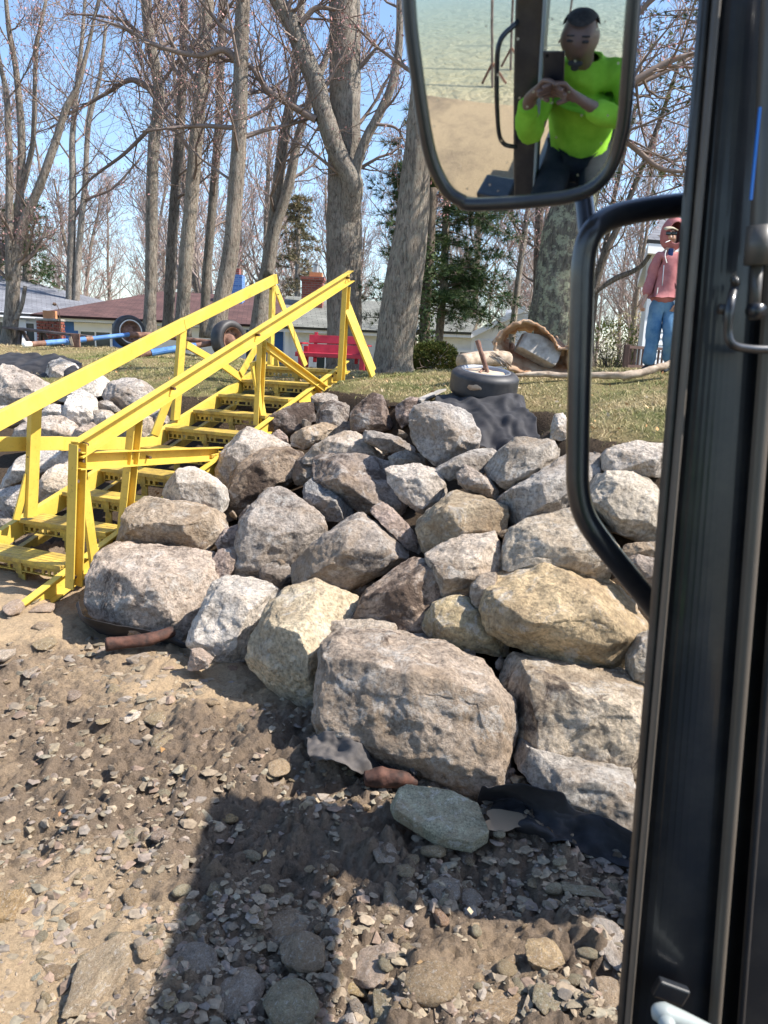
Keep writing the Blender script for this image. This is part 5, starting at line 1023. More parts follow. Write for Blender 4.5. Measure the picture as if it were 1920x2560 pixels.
class Face:                             # a wall in its own frame: a + along*s, up z
    def __init__(s, a, b): s.a = Vector(a); d = Vector(b) - s.a; d.z = 0; s.L = d.length; s.x = d.normalized(); s.n = Vector((s.x.y, -s.x.x, 0)); s.n = s.n if s.n.y < 0 else -s.n
    def p(s, t, z, o=0): q = s.a + s.x * t + s.n * o; return Vector((q.x, q.y, z))
    def box(s, mb, t0, t1, z0, z1, o0, o1):
        V = [s.p(t, z, o) for t in (t0, t1) for o in (o0, o1) for z in (z0, z1)]
        mb.add(V, [(0, 1, 3, 2), (4, 6, 7, 5), (0, 4, 5, 1), (2, 3, 7, 6), (0, 2, 6, 4), (1, 5, 7, 3)]); return mb
def siding(parent, face, z0, z1, mat, step=.12, t0=0, t1=None):
    mb = MB(); t1 = t1 or face.L; z = z0
    while z < z1:
        V = [face.p(t0, z, .022), face.p(t1, z, .022), face.p(t1, min(z + step, z1), .004), face.p(t0, min(z + step, z1), .004), face.p(t0, z, -.01), face.p(t1, z, -.01)]
        mb.add(V, [(0, 1, 2, 3), (4, 5, 1, 0)]); z += step
    o = mb.build('siding', mat, parent); o['kind'] = 'stuff'; return o
def window(parent, face, t0, t1, z0, z1, mull=1, rows=1):
    mb = MB()
    for a, b, c, d in ((t0 - .07, t1 + .07, z1, z1 + .08), (t0 - .07, t1 + .07, z0 - .08, z0), (t0 - .07, t0, z0, z1), (t1, t1 + .07, z0, z1)): face.box(mb, a, b, c, d, .0, .06)
    for k in range(1, mull + 1): t = t0 + (t1 - t0) * k / (mull + 1); face.box(mb, t - .022, t + .022, z0, z1, .0, .05)
    for k in range(1, rows): z = z0 + (z1 - z0) * k / rows; face.box(mb, t0, t1, z - .015, z + .015, .0, .045)
    f = mb.build('window', M_trim, parent)
    mb = MB(); face.box(mb, t0, t1, z0, z1, -.02, .028); g = mb.build('pane', M_glass, f, world=False); return f
# grey roofed house, far left
Hy = 29.0
h1 = thing('white_house', 'white house with a large grey shingle roof at the far left', 'house', P(-150, 835, Hy))
f = Face(P(-420, 800, 26), P(170, 800, 29)); ez = P(0, 781, 27.5).z; mb = MB(); f.box(mb, 0, f.L, -.6, ez - .1, -6, 0); mb.build('wall', M_white, h1); siding(h1, f, .2, ez - .25, M_white)
mb = MB(); f.box(mb, -.3, f.L + .3, ez - .14, ez + .04, -.02, .42); mb.build('fascia', M_trim, h1)
e0, e1 = f.p(-.4, ez + .05, .45), f.p(f.L + 2.9, ez - .02, .45); r0, r1 = P(-260, 640, 33), P(305, 762, 35)
rb = Vector((r0.x, r0.y + 5, ez)); uvroof('roof', [[e0, e1, P(330, 770, 34.5), P(170, 728, 33.5), P(30, 695, 33), r0]], M_roofgrey, h1)
for a, b in ((.56, .615), (.655, .70), (.735, .765), (.80, .84)): window(h1, f, f.L * a, f.L * b, ez - 1.35, ez - .32, 0)
mb = MB()
for a in (.635, .71, .775): f.box(mb, f.L * a, f.L * a + .22, -.3, ez - .2, .02, .12)
mb.build('porch_post', M_trim, h1)
# blue house with maroon roof
h2 = thing('blue_house', 'low blue house with a maroon hipped roof and blue chimney', 'house', P(380, 850, 27))
f = Face(P(152, 810, 26), P(660, 850, 27)); ez = 2.52; mb = MB(); f.box(mb, 0, f.L + 3, -.4, ez - .12, -7, 0); mb.build('wall', M_bluewall, h2)
mb = MB(); f.box(mb, -.3, f.L + 3, ez - .12, ez + .03, -.02, .55); mb.build('fascia', M_trim, h2); mb = MB(); f.box(mb, .42, 1.62, ez - .40, ez - .13, .0, .03); f.box(mb, 2.9, 6.0, ez - 1.6, ez - .13, 0, .035); mb.build('wall', M_trim, h2)
ev0, ev1 = f.p(-.75, ez + .05, .7), f.p(f.L + 3, ez + .05, .7); ra, rb = P(405, 728, 31), P(730, 790, 31.5); ra.z = max(ra.z, 3.6); rb = ra + (ev1 - ev0).normalized() * 6.5
uvroof('roof', [[ev0, ev1, rb, ra], [ev0, ra, ra + Vector((-1.6, 4.2, -1.0)), ev0 + Vector((-.3, 9, 0))]], M_roofred, h2)
window(h2, f, .62, 1.55, ez - 1.3, ez - .42, 1); window(h2, f, 4.5, 5.3, ez - 1.2, ez - .5, 1); window(h2, f, 5.9, 6.3, ez - 1.3, ez - .5, 0)
mb = MB(); f.box(mb, 1.72, 2.62, -.2, ez - .35, .0, .04); mb.build('door', M_bluewall, h2); mb = MB(); f.box(mb, 2.66, 2.86, -.3, ez - .15, .05, .25); mb.build('porch_post', M_trim, h2)
q = P(238, 782, 27.4); mb = MB(); mb.tube([q - Vector((0, 0, .15)), q + Vector((0, 0, .22))], .04, 8); mb.build('vent_pipe', M_roofred, h2)
q = P(590, 740, 30); mb = MB(); w_ = 36 * 30 / F; mb.box(q + Vector((0, 0, .0)), (w_, .6, 1.5)); ch = mb.build('chimney', M_bluebrick, h2); mb = MB(); mb.box(q + Vector((0, 0, .86)), (w_ * .55, .4, .24)); mb.build('chimney_pot', M_brickfar, ch, world=False)
mb = MB(); mb.box(q + Vector((0, 0, -.95)), (w_ * .8, .5, .5)); mb.build('chimney_base', M_brickfar, ch, world=False)
# white cottage in the centre
h3 = thing('white_cottage', 'white cottage with a mossy grey roof and red brick chimney behind the bench', 'house', P(840, 870, 25))
f = Face(P(714, 820, 25), P(990, 850, 25.6)); ez = P(715, 820, 25).z; mb = MB(); f.box(mb, 0, f.L + .6, -.4, ez - .08, -6, 0); mb.build('wall', M_white, h3); siding(h3, f, .1, ez - .1, M_white)
mb = MB(); f.box(mb, -.25, f.L + .6, ez - .12, ez + .04, -.02, .35); mb.build('fascia', M_trim, h3); mb = MB(); f.box(mb, -.02, .1, -.3, ez - .1, .0, .05); mb.build('corner_board', M_trim, h3)
ev0, ev1 = f.p(-.3, ez + .05, .42), f.p(f.L + .7, ez + .05, .42); ra = P(715, 740, 28); rb = ra + (ev1 - ev0)
uvroof('roof', [[ev0, ev1, rb, ra], [ra, rb, rb + Vector((.3, 4, -1.8)), ra + Vector((.3, 4, -1.8))]], M_roofgreen, h3)
f.box(mb := MB(), f.L - .52, f.L - .04, -.3, ez - .4, .0, .04); mb.build('door', M_trim, h3); mb = MB(); f.box(mb, f.L - .62, f.L - .54, ez - .75, ez - .5, .0, .12); mb.build('wall_lamp', M_bolt, h3); window(h3, f, 1.0, 1.55, ez - 1.25, ez - .45, 1, 2)
q = P(782, 740, 27.2); w_ = 50 * 27.2 / F; mb = MB(); mb.box(q + Vector((0, 0, -.35)), (w_, .6, 1.75)); ch = mb.build('chimney', M_brickfar, h3)
mb = MB(); mb.box(q + Vector((0, 0, .56)), (w_ + .1, .7, .1)); mb.box(q + Vector((0, 0, .50)), (w_ + .05, .65, .08)); mb.build('chimney_cap', M_brickfar, ch, world=False)
mb = MB(); mb.box(q + Vector((.1, 0, .68)), (w_ * .6, .4, .16)); mb.build('chimney_pot', M_terracotta, ch, world=False); mb = MB(); mb.tube([q + Vector((.08, 0, .72)), q + Vector((.08, 0, 1.0))], .11, 12); mb.tube([q + Vector((.08, 0, 1.02)), q + Vector((.08, 0, 1.06))], .15, 12); mb.build('flue', M_metal, ch, world=False)
# white gabled wing behind the pine
h4 = thing('gabled_wing', 'white gable wall with a rising white roof edge behind the pine', 'house', P(1160, 880, 25))
f = Face(P(1068, 850, 25.5), P(1335, 850, 25.0)); zt = P(1300, 775, 25).z; mb = MB()
zb, ze = -.4, P(1180, 870, 25.2).z; 
mb.add([f.p(0, zb, 0), f.p(f.L, zb, 0), f.p(f.L, zt, 0), f.p(f.L * .88, zt, 0), f.p(f.L * .42, ze + .35, 0), f.p(0, ze + .35, 0)] + [f.p(0, zb, -5), f.p(f.L, zb, -5), f.p(f.L, zt, -5), f.p(f.L * .88, zt, -5), f.p(f.L * .42, ze + .35, -5), f.p(0, ze + .35, -5)],
       [(0, 1, 2, 3, 4, 5), (11, 10, 9, 8, 7, 6), (0, 6, 7, 1), (1, 7, 8, 2), (2, 8, 9, 3), (3, 9, 10, 4), (4, 10, 11, 5), (5, 11, 6, 0)]); mb.build('wall', M_white, h4)
siding(h4, f, .2, ze + .3, M_white); siding(h4, f, ze + .3, zt, M_white, .12, f.L * .72)
mb = MB(); mb.bar(f.p(f.L * .40, ze + .36, .1), f.p(f.L * .90, zt + .06, .1), .3, .16); mb.bar(f.p(-.2, ze + .38, .15), f.p(f.L * .42, ze + .38, .15), .4, .14); mb.build('roof_edge', M_trim, h4)
uvroof('roof', [[f.p(-.3, ze + .48, .4), f.p(f.L * .42, ze + .48, .4), f.p(f.L * .42 + .2, ze + 1.5, -3), f.p(-.3, ze + 1.5, -3)]], M_roofgreen, h4)
window(h4, f, f.L * .22, f.L * .50, ze - .75, ze - .15, 2, 2); mb = MB(); f.box(mb, f.L * .42, f.L * .42 + .1, -.3, ze + .35, 0, .05); mb.build('corner_board', M_trim, h4)
# white house behind the man
h5 = thing('lakeside_house', 'white clapboard house corner behind the man in the pink hoodie', 'house', P(1700, 930, 16))
c0 = P(1601, 900, 15); f = Face(c0, c0 + Vector((5, 1.2, 0))); ez = P(1601, 640, 15).z; zb = 1.2
back = [Vector((c0.x * 1.42, c0.y * 1.42, 0)), f.p(f.L, 0, -5)]; ft = [c0, f.p(f.L, 0, 0), back[1], back[0]]
mb = MB(); mb.add([Vector((q.x, q.y, z)) for z in (zb, ez) for q in ft], [(3, 2, 1, 0), (4, 5, 6, 7), (0, 1, 5, 4), (1, 2, 6, 5), (2, 3, 7, 6), (3, 0, 4, 7)]); mb.build('wall', M_white, h5); siding(h5, f, zb, ez - .05, M_white, .12); mb = MB(); f.box(mb, -.03, .12, zb, ez, -.1, .05); mb.build('corner_board', M_trim, h5)
e0_, e1_, e3_ = f.p(-.32, 0, .38), f.p(f.L, 0, .38), Vector((c0.x * 1.42 - .3, c0.y * 1.42, 0)); fp_ = [e0_, e1_, back[1], e3_]
mb = MB(); mb.add([Vector((q.x, q.y, z)) for z in (ez, ez + .2) for q in fp_], [(3, 2, 1, 0), (4, 5, 6, 7), (0, 1, 5, 4), (1, 2, 6, 5), (2, 3, 7, 6), (3, 0, 4, 7)]); mb.build('eave', M_trim, h5)
uvroof('roof', [[e0_ + Vector((-.04, -.04, ez + .23)), e1_ + Vector((0, -.04, ez + .23)), e1_ + Vector((.9, 3, ez + 1.7)), e0_ + Vector((1.6, 3.4, ez + 1.7))]], M_roofgrey, h5); window(h5, f, .86, 1.5, 2.05, 3.15, 0, 2)
# brown deck railing
dk = thing('deck_railing', 'dark brown deck railing at the foot of the lakeside house', 'railing', P(1562, 930, 13.4)); a, b = P(1561, 925, 13.4), P(1690, 931, 14.4); a.z = b.z = TZ(a.x, a.y)
for t in (0, .45, .95): q = a.lerp(b, t); mb = MB(); mb.box(q + Vector((0, 0, .17)), (.09, .09, .5), None, .01); mb.build('post', M_brown, dk)
mb = MB(); mb.bar(a + Vector((0, 0, .38)), b + Vector((0, 0, .38)), .06, .05); mb.bar(a + Vector((0, 0, .06)), b + Vector((0, 0, .06)), .05, .05); mb.build('rail', M_brown, dk)
pm = None
for k in range(1, 13):
    if k == 6: continue
    q = a.lerp(b, k / 13.2); m2 = MB(); m2.box((0, 0, .22), (.03, .03, .30))
    if pm is None: o = m2.build('baluster', M_brown, dk, world=False); pm = o.data
    else: o = bpy.data.objects.new('baluster', pm); link(o, dk)
    o.location = q - dk.location

# ------------------------------------------------------------------ things on the lawn
# brick barbecue pillar
q = P(129, 870, 18.5); q.z = 1.3; bb = thing('brick_pillar', 'small red brick pillar with an orange clay pot on top', 'pillar', q); W = 46 * 18.5 / F; zt = P(129, 802, 18.5).z
mb = MB(); mb.box((0, 0, (zt - q.z) / 2), (W - .03, W - .03, zt - q.z)); mb.build('core', M_mortar, bb, world=False)
bm_ = MB(); bm_.box((0, 0, 0), (.125, .06, .052), None, .004); pm = None; n_ = 0; z = .03
while z < zt - q.z - .03:
    odd = n_ % 2
    for k in range(4 if odd else 3):
        wk = .05 if odd and k in (0, 3) else .125
        x = -W / 2 + .065 + .14 * k if not odd else (-W / 2 + .03 if k == 0 else W / 2 - .03 if k == 3 else -W / 2 + .135 + .14 * (k - 1))
        for side in (0, 1):
            if pm is None: o = bm_.build('brick', M_brick, bb, world=False); pm = o.data
            else: o = bpy.data.objects.new('brick', pm); link(o, bb)
            o.location = (x, -W / 2, z) if side == 0 else (W / 2, x, z); o.rotation_euler = (0, 0, 0 if side == 0 else PI2); o.scale = (wk / .125, 1, 1)
    z += .065; n_ += 1
mb = MB(); mb.box((0, 0, zt - q.z + .02), (W + .06, W + .06, .05), None, .01); mb.build('capstone', M_concrete, bb, world=False)
mb = MB(); r_ = .105
for a in range(4): mb.box(Matrix.Rotation(a * PI2, 3, 'Z') @ Vector((0, -r_, zt - q.z + .13)), (2 * r_ + .02, .025, .19), Matrix.Rotation(a * PI2, 3, 'Z'))
mb.build('clay_pot', M_terracotta, bb, world=False)
# picnic bench
q = P(120, 858, 16.6); pb_ = thing('picnic_bench', 'dark weathered picnic bench in front of the brick pillar', 'bench', q); a, b = P(15, 819, 16.8), P(228, 842, 16.0)
mb = MB(); mb.bar(a, b, .24, .045, bev=.005); mb.build('seat', M_oldwood, pb_); mb = MB(); mb.bar(a + Vector((.1, .34, .0)), b + Vector((-.1, .34, .0)), .24, .04); mb.build('seat', M_oldwood, pb_)
for t in (.17, .42): 
    m_ = a.lerp(b, t); 
    for s in (-1, 1): mb = MB(); mb.bar(m_ + Vector((s * .02 - .02, .1, -.02)), m_ + Vector((.13 * s + .05, .1, -.36)), .05, .09, (0, 1, 0)); mb.build('leg', M_oldwood, pb_)
# curved garden light
q = P(150, 830, 18); mb = MB(); mb.tube(spline([P(150, 850, 18), P(150, 810, 18), P(147, 775, 18), P(140, 760, 18), P(136, 761, 18)], 5), .008, 6); gl = thing('garden_light', 'thin curved garden light stem above the brick pillar', 'garden light', q); mb.build('stem', M_bolt, gl); mb = MB(); mb.tube([P(133, 759, 18), P(139, 762, 18)], .035, 8); mb.build('lamp', M_bolt, gl)
# wheeled pole frame
wf = thing('wheeled_pole_frame', 'blue and rusty pole frame on two old car wheels lying on the lawn', 'axle frame', P(320, 872, 17))
def wheel(c, ax, R, w, parent, ww):
    z = Vector(ax).normalized(); x = z.cross(Vector((0, 0, 1))).normalized(); y = z.cross(x); M3 = Matrix((x, y, z)).transposed(); c = Vector(c); T = lambda V: [M3 @ v + c for v in V]
    pr = [(R * .62, w * .38), (R * .68, w * .5), (R * .86, w * .52), (R * .96, w * .42), (R, w * .25), (R * 1.0, 0), (R, -w * .25), (R * .96, -w * .42), (R * .86, -w * .52), (R * .68, -w * .5), (R * .62, -w * .38)]
    V, Fc = revolve(pr, 40); o = mesh_obj('tyre', T(V), Fc, M_rubber, parent, True); o.matrix_parent_inverse = PINV(parent)
    if ww: V, Fc = revolve([(R * .655, w * .44), (R * .66, w * .52), (R * .72, w * .53), (R * .725, w * .5)], 40); e = mesh_obj('whitewall', T(V), Fc, M_whitewall, o, True)
    V, Fc = revolve([(R * .64, w * .5), (R * .60, w * .48), (R * .58, w * .2), (R * .5, w * .12), (R * .3, w * .16), (R * .26, w * .3), (R * .12, w * .34), (0, w * .34)], 40); rm = mesh_obj('rim', T(V), Fc, M_rust, parent, True); rm.matrix_parent_inverse = PINV(parent)
    mb = MB()
    for k in range(10): a_ = k * math.pi / 5; q = M3 @ Vector((R * .47 * math.cos(a_), R * .47 * math.sin(a_), w * .13)) + c; mb.tube([q, q + z * .02], .02, 6)
    mb.build('lug_holes', M_bolt, rm, world=False); return o
wheel(P(322, 829, 17), (.62, -.78, .03), .345, .24, wf, True); wheel(P(572, 850, 14.6), (.80, -.6, .05), .36, .25, wf, False)
def pole(a, b, r, mat, nm='pole'): mb = MB(); mb.tube([a, a.lerp(b, .5), b], r, 12); return mb.build(nm, mat, wf)
A1, A2, A3, A4 = P(75, 861, 14.6), P(190, 851, 15.3), P(345, 834, 16.4), P(530, 856, 16.6)
pole(A1, A1.lerp(A2, .32), .05, M_rust); pole(A1.lerp(A2, .32), A2, .052, M_bluepaint); pole(A2, A2.lerp(A3, .14), .054, M_bluepaint); pole(A2.lerp(A3, .12), A2.lerp(A3, .25), .046, M_rust); pole(A2.lerp(A3, .22), A2.lerp(A3, .86), .045, M_bluepaint); pole(A2.lerp(A3, .84), A3.lerp(P(390, 838, 16.8), 1), .06, M_rust); pole(P(380, 838, 16.8), A4, .05, M_rust)
mb = MB(); d = (A1 - A2).normalized(); mb.tube([A1 - d * .02, A1 + d * .07, A1 + d * .12, A1 + d * .14], [.056, .06, .05, .02], 14); mb.build('end_cap', M_whiteplastic, wf)
B0, B1 = P(330, 890, 13.8), P(540, 856, 14.6); pole(B0, B0.lerp(B1, .25), .05, M_rust); pole(B0.lerp(B1, .22), B0.lerp(B1, .55), .062, M_bluepaint); pole(B0.lerp(B1, .53), B0.lerp(B1, .75), .055, M_bluepaint); pole(B0.lerp(B1, .7), B1, .05, M_rust)
q = P(192, 851, 15.2); mb = MB(); mb.box(q + Vector((.0, -.07, 0)), (.20, .03, .26), Matrix.Rotation(-.2, 3, 'Z'), .006); mb.build('rusty_plate', M_rust, wf)
mb = MB(); mb.bar(P(175, 842, 15.1), P(182, 866, 15.1), .05, .02, (0, 1, 0)); mb.build('strap', M_driftwood, wf)
q = P(291, 885, 13); o = rock_mesh('stone', [q + Vector((random.uniform(-.07, .07), random.uniform(-.05, .05), random.uniform(-.03, .05))) for _ in range(16)], .15, 18, .5, 3); o.data.materials.append(M_rock); o.color = (*WHITE, .1); tag(o, 'small white stone lying on the grass under the handrail', 'stone')
# red bench
q = P(833, 926, 15.5); q.z = TZ(q.x, q.y) ; rb_ = thing('red_bench', 'red painted slatted wooden bench at the top of the stairs', 'bench', q, R_(-5)); sc_ = 17 / F; gz = 0
def rbx(nm, x, y, z, dx, dy, dz, rot=None): mb = MB(); mb.box((x, y, z), (dx, dy, dz), rot, .008); return mb.build(nm, M_redwood, rb_, world=False)
tilt = Matrix.Rotation(R_(-10), 3, 'X'); bz = lambda v: P(833, v, 15.5).z - q.z
rbx('backrest_board', 0, .30, bz(849), 1.10, .03, .16, tilt); rbx('backrest_board', .0, .27, bz(874), 1.12, .03, .19, tilt)
for k in range(4): rbx('seat_slat', 0, -.22 + .13 * k, bz(885) - .0, 1.42, .115, .03)
rbx('apron', 0, -.285, bz(889), 1.42, .03, .08)
for s in (-1, 1):
    rbx('armrest', s * .64, -.02, bz(861), .16, .62, .03); rbx('leg', s * .60, -.25, bz(908), .10, .09, .40); rbx('leg', s * .60, .27, bz(900), .09, .09, .50); rbx('arm_post', s * .64, -.25, bz(873), .08, .08, .20); rbx('back_post', s * .42, .30, bz(870), .07, .04, .6, tilt); rbx('leg_rail', s * .60, 0, bz(903), .05, .5, .07)
# concrete filled tyre with pipes
q = P(1210, 958, 7.4); tt = thing('concrete_filled_wheel', 'old black tyre filled with concrete holding rusty pipes', 'tyre', q)
axz = Vector((.06, -.17, 1)).normalized(); x_ = axz.cross(Vector((0, 1, 0))).normalized(); M3 = Matrix((x_, axz.cross(x_), axz)).transposed(); R = 84 * 7.4 / F; w = .235
def TT(V): return [M3 @ Vector(v) + q for v in V]
pr = [(R * .66, w * .42), (R * .72, w * .52), (R * .86, w * .50), (R * .95, w * .40)] + [(R * (1.0 - .012 * (k % 2)), w * (.3 - .07 * k)) for k in range(9)] + [(R * .95, -w * .42), (R * .86, -w * .5), (R * .6, -w * .5), (0, -w * .5)]
V, Fc = revolve(pr, 56); ty = mesh_obj('tyre', TT(V), Fc, M_rubber, tt, True); ty.matrix_parent_inverse = PINV(tt)
V, Fc = revolve([(R * .735, w * .525), (R * .70, w * .55), (R * .66, w * .5), (R * .64, w * .36)], 56); e = mesh_obj('rim', TT(V), Fc, M_metal, tt, True); e.matrix_parent_inverse = PINV(tt)
V, Fc = revolve([(R * .66, w * .40), (R * .5, w * .43), (R * .25, w * .42), (0, w * .44)], 40); V = [v + Vector((0, 0, .012 * noise.noise(v * 14))) for v in V]; e = mesh_obj('concrete', TT(V), Fc, simple('tan_concrete', (.36, .27, .19), (.52, .42, .31), .95, 9, .6, .01), tt, True); e.matrix_parent_inverse = PINV(tt)
mb = MB(); a = q + M3 @ Vector((-.02, -.02, w * .42)); mb.tube([a, P(1193, 851, 7.45)], .022, 12); mb.build('pipe', M_rust, tt); mb = MB(); mb.tube(spline([q + M3 @ Vector((.06, .03, w * .42)), P(1213, 915, 7.5), P(1206, 898, 7.5), P(1198, 853, 7.5)], 5), .014, 10); mb.build('pipe', M_rust, tt)
c_ = P(1199, 969, 7.4 - R * .97); o = rock_mesh('torn_patch', [c_ + Vector((.115 * math.cos(a), .045 + random.uniform(-.01, .01), .05 * math.sin(a))) for a in np.linspace(0, 6.1, 12)] + [c_ + Vector((random.uniform(-.07, .07), -.004, random.uniform(-.025, .025))) for _ in range(5)], .24, 30, .6, 77, 2); o.data.materials.append(M_rusttank); o.parent = tt; o.matrix_parent_inverse = PINV(tt)
# weathered timber and splintered wood behind it
log([P(1150, 904, 8.5), P(1200, 898, 8.7), P(1275, 897, 8.9)], [.085, .09, .085], M_driftwood, 'grey layered timber block behind the concrete filled tyre', 'timber', 21, 16, .1)
sw = thing('splintered_branch', 'bundle of pale wood splinters between the tyre and the rusty tank', 'broken wood', P(1255, 905, 8.3)); mb = MB()
for k in range(26):
    a = P(1225 + random.uniform(-3, 12), 885 + random.uniform(-6, 8), 8.4 + random.uniform(-.05, .05)); b = P(1262 + random.uniform(-8, 18), 912 + random.uniform(-3, 6), 8.2 + random.uniform(-.05, .05)); mb.tube([a, a.lerp(b, .5) + Vector((0, 0, .01)), b], [.003, .009, .006], 5)
mb.build('splinters', M_driftwood, sw)
# torn rusty tank shell
q = P(1332, 868, 8.9); tk = thing('rusty_tank', 'torn rusty open tank shell leaning on the lawn with concrete inside', 'tank', q); sR = 8.9 / F
prof = [(-97, 8), (-92, -18), (-72, -42), (-45, -58), (-22, -64), (5, -58), (28, -42), (45, -30), (58, -10), (62, -2), (78, -3), (93, -1), (96, 20), (100, 45), (97, 62), (70, 74), (40, 78), (5, 72), (-30, 62), (-60, 50), (-78, 32)]
ring = []
for i, (dx, dy) in enumerate(prof): ring.append(Vector((dx * sR, 0, -dy * sR)))
ring = spline(ring + [ring[0]], 4)[:-1]; nr_ = len(ring); V, Fc = [], []; rg = random.Random(3); depths = [-.04, .04, .16, .34, .55]
for j, d in enumerate(depths):
    for i, p in enumerate(ring):
        e = 1 - .26 * max(0, d / .55) + .10 * noise.noise(Vector((i * .5, j * 1.3, 1))); jag = .07 * noise.noise(Vector((i * .9, 7, 2))) if j in (0, 4) else 0
        p2 = Vector((p.x * e + d * .05, d + jag - .12 * max(0, -p.z), p.z * e + d * (.34 if p.z < -.02 else .0))); V.append(q + p2)
for j in range(4):
    for i in range(nr_):
        if j == 3 and 20 < i < 34: continue
        i2 = (i + 1) % nr_; Fc.append((j * nr_ + i, j * nr_ + i2, (j + 1) * nr_ + i2, (j + 1) * nr_ + i))
o = mesh_obj('shell', V, Fc, M_rusttank, None, True); s_ = o.modifiers.new('s', 'SOLIDIFY'); s_.thickness = .03; bake(o); o.parent = tk; o.matrix_parent_inverse = PINV(tk)
mb = MB(); bp = [ring[i] * .93 + Vector((0, .10, 0)) + q for i in range(20, 44)]
mb.add([p for p in bp] + [p + Vector((.0, .03, -.10)) for p in bp], [(i, i + 1, len(bp) + i + 1, len(bp) + i) for i in range(len(bp) - 1)]); mb.build('torn_lip', M_rusttank, tk)
c_ = P(1347, 873, 9.0); Rb = Matrix.Rotation(R_(25), 3, 'Y') @ Matrix.Rotation(R_(-18), 3, 'X'); pts = [c_ + Rb @ Vector((x, y, z)) for x in (-.24, .24) for y in (-.1, .12) for z in (-.12, .12)]
o = rock_mesh('concrete_block', pts, .5, 40, .35, 91, 3, 1); o.data.materials.append(M_concrete); tag(o, 'cracked concrete block inside the torn rusty tank', 'concrete block')
# driftwood branch
log([P(1285, 938, 8.3), P(1360, 936, 8.3), P(1430, 940, 8.25), P(1520, 937, 8.2), P(1570, 938, 8.2), P(1640, 921, 8.3), P(1700, 900, 8.45)], [.02, .035, .03, .04, .045, .04, .03], M_driftwood, 'long broken pale branch lying on the lawn in front of the man', 'branch', 31, 14, .35)
# ------------------------------------------------------------------ excavator: pillar, mirror, bar, cab, added off-frame shadow casters
def paint(name, col, rough, coat=.4, dust=.25):
    m, nt, b = new_mat(name); w = N_(nt); v = w.coord('Object'); d = w.ramp(w.noise(v, 9, 8, .7), [(.45, 0.0), (.8, dust)])
    w.l(w.mix(d, col, (.16, .14, .12)), b.inputs['Base Color']); b.inputs['Coat Weight'].default_value = coat; b.inputs['Coat Roughness'].default_value = .12
    w.l(w.ramp(w.noise(v, 14, 6), [(.3, rough), (.7, min(1, rough + .2))]), b.inputs['Roughness']); return m
M_black = paint('black_cab_paint', (.011, .014, .02), .32); M_seal = paint('rubber_seal', (.016, .015, .015), .4, .3, .35); M_grey = paint('grey_rod', (.085, .078, .07), .35, .2); M_bezel = paint('mirror_plastic', (.010, .012, .018), .28, .5, .3)
M_lever = paint('pale_lever', (.30, .34, .34), .4, .2); M_bluereflect = paint('blue_reflection', (.008, .16, .62), .3, .6, .0); M_tan = paint('dusty_reflection_edge', (.10, .085, .07), .42, .2, .4); M_yel = paint('machine_paint', (.45, .30, .03), .4)  # blue and tan base colours stand in for sky and beach reflections
ex = thing('excavator', 'dark excavator cab pillar with mirror and bent grab bar at the right', 'excavator', (.6, .2, 0))
def vbar(nm, t0, t1, b0, b1, y, bulge, thick, mat, k=8):
    rows = []
    for (u0, u1, v) in ((t0 + (t0 - b0) * .12, t1 + (t1 - b1) * .12, -300), (t0, t1, 0), (b0, b1, 2560), (b0 - (t0 - b0) * .12, b1 - (t1 - b1) * .12, 2860)):
        pl, pr = P(u0, v, y), P(u1, v, y); r = []
        for i in range(k + 1): f = i / k; q = pl.lerp(pr, f); r.append(q - Vector((0, bulge * math.sin(math.pi * f) ** .5, 0)))
        r += [P(u1, v, y + thick), P(u0 + 3, v, y + thick)]; rows.append(r)
    n = len(rows[0]); V = [p for r in rows for p in r]; Fc = [(j * n + i, j * n + (i + 1) % n, (j + 1) * n + (i + 1) % n, (j + 1) * n + i) for j in range(3) for i in range(n)] + [tuple(range(n - 1, -1, -1)), tuple(3 * n + i for i in range(n))]
    o = mesh_obj(nm, V, Fc, mat, ex, False); o.matrix_parent_inverse = PINV(ex); return o
vbar('door_seal', 1746, 1778, 1542, 1562, .70, .008, .05, M_seal); vbar('seal_groove', 1772, 1790, 1552, 1570, .715, .0, .05, M_black); vbar('seal_lip', 1780, 1800, 1561, 1576, .69, .008, .05, M_tan)
vbar('pillar', 1796, 1960, 1573, 1800, .72, .012, .09, M_black, 14); vbar('pillar_edge', 1962, 2010, 1770, 1803, .70, .006, .05, M_tan); vbar('inner_panel', 2005, 2500, 1800, 2300, .76, .0, .05, M_black); vbar('glass_edge', 2030, 2060, 1842, 1862, .74, .003, .02, M_black)
def tb(nm, pts, rad, mat, k=14, parent=None, sp_=6): mb = MB(); mb.tube(spline(pts, sp_) if sp_ else pts, interp(rad, sp_) if isinstance(rad, list) else rad, k); o = mb.build(nm, mat, parent or ex, True, world=parent is None); return o
px_ = .70 / F
tb('gas_strut', [P(1938, -80, .68), P(1905, 560, .68), P(1900, 600, .68)], 26 * px_, M_grey); tb('strut_sleeve', [P(1901, 565, .675), P(1893, 662, .675)], 30 * px_, M_grey, sp_=0); tb('strut_rod', [P(1894, 655, .68), P(1884, 800, .68)], 13 * px_, M_grey, sp_=0)
mb = MB(); mb.bar(P(1900, 268, .665), P(1877, 500, .665), .0018, .002, (0, -1, 0)); mb.build('blue_reflection', M_bluereflect, ex)  # sky reflection on the cab edge, painted as a thin blue strip
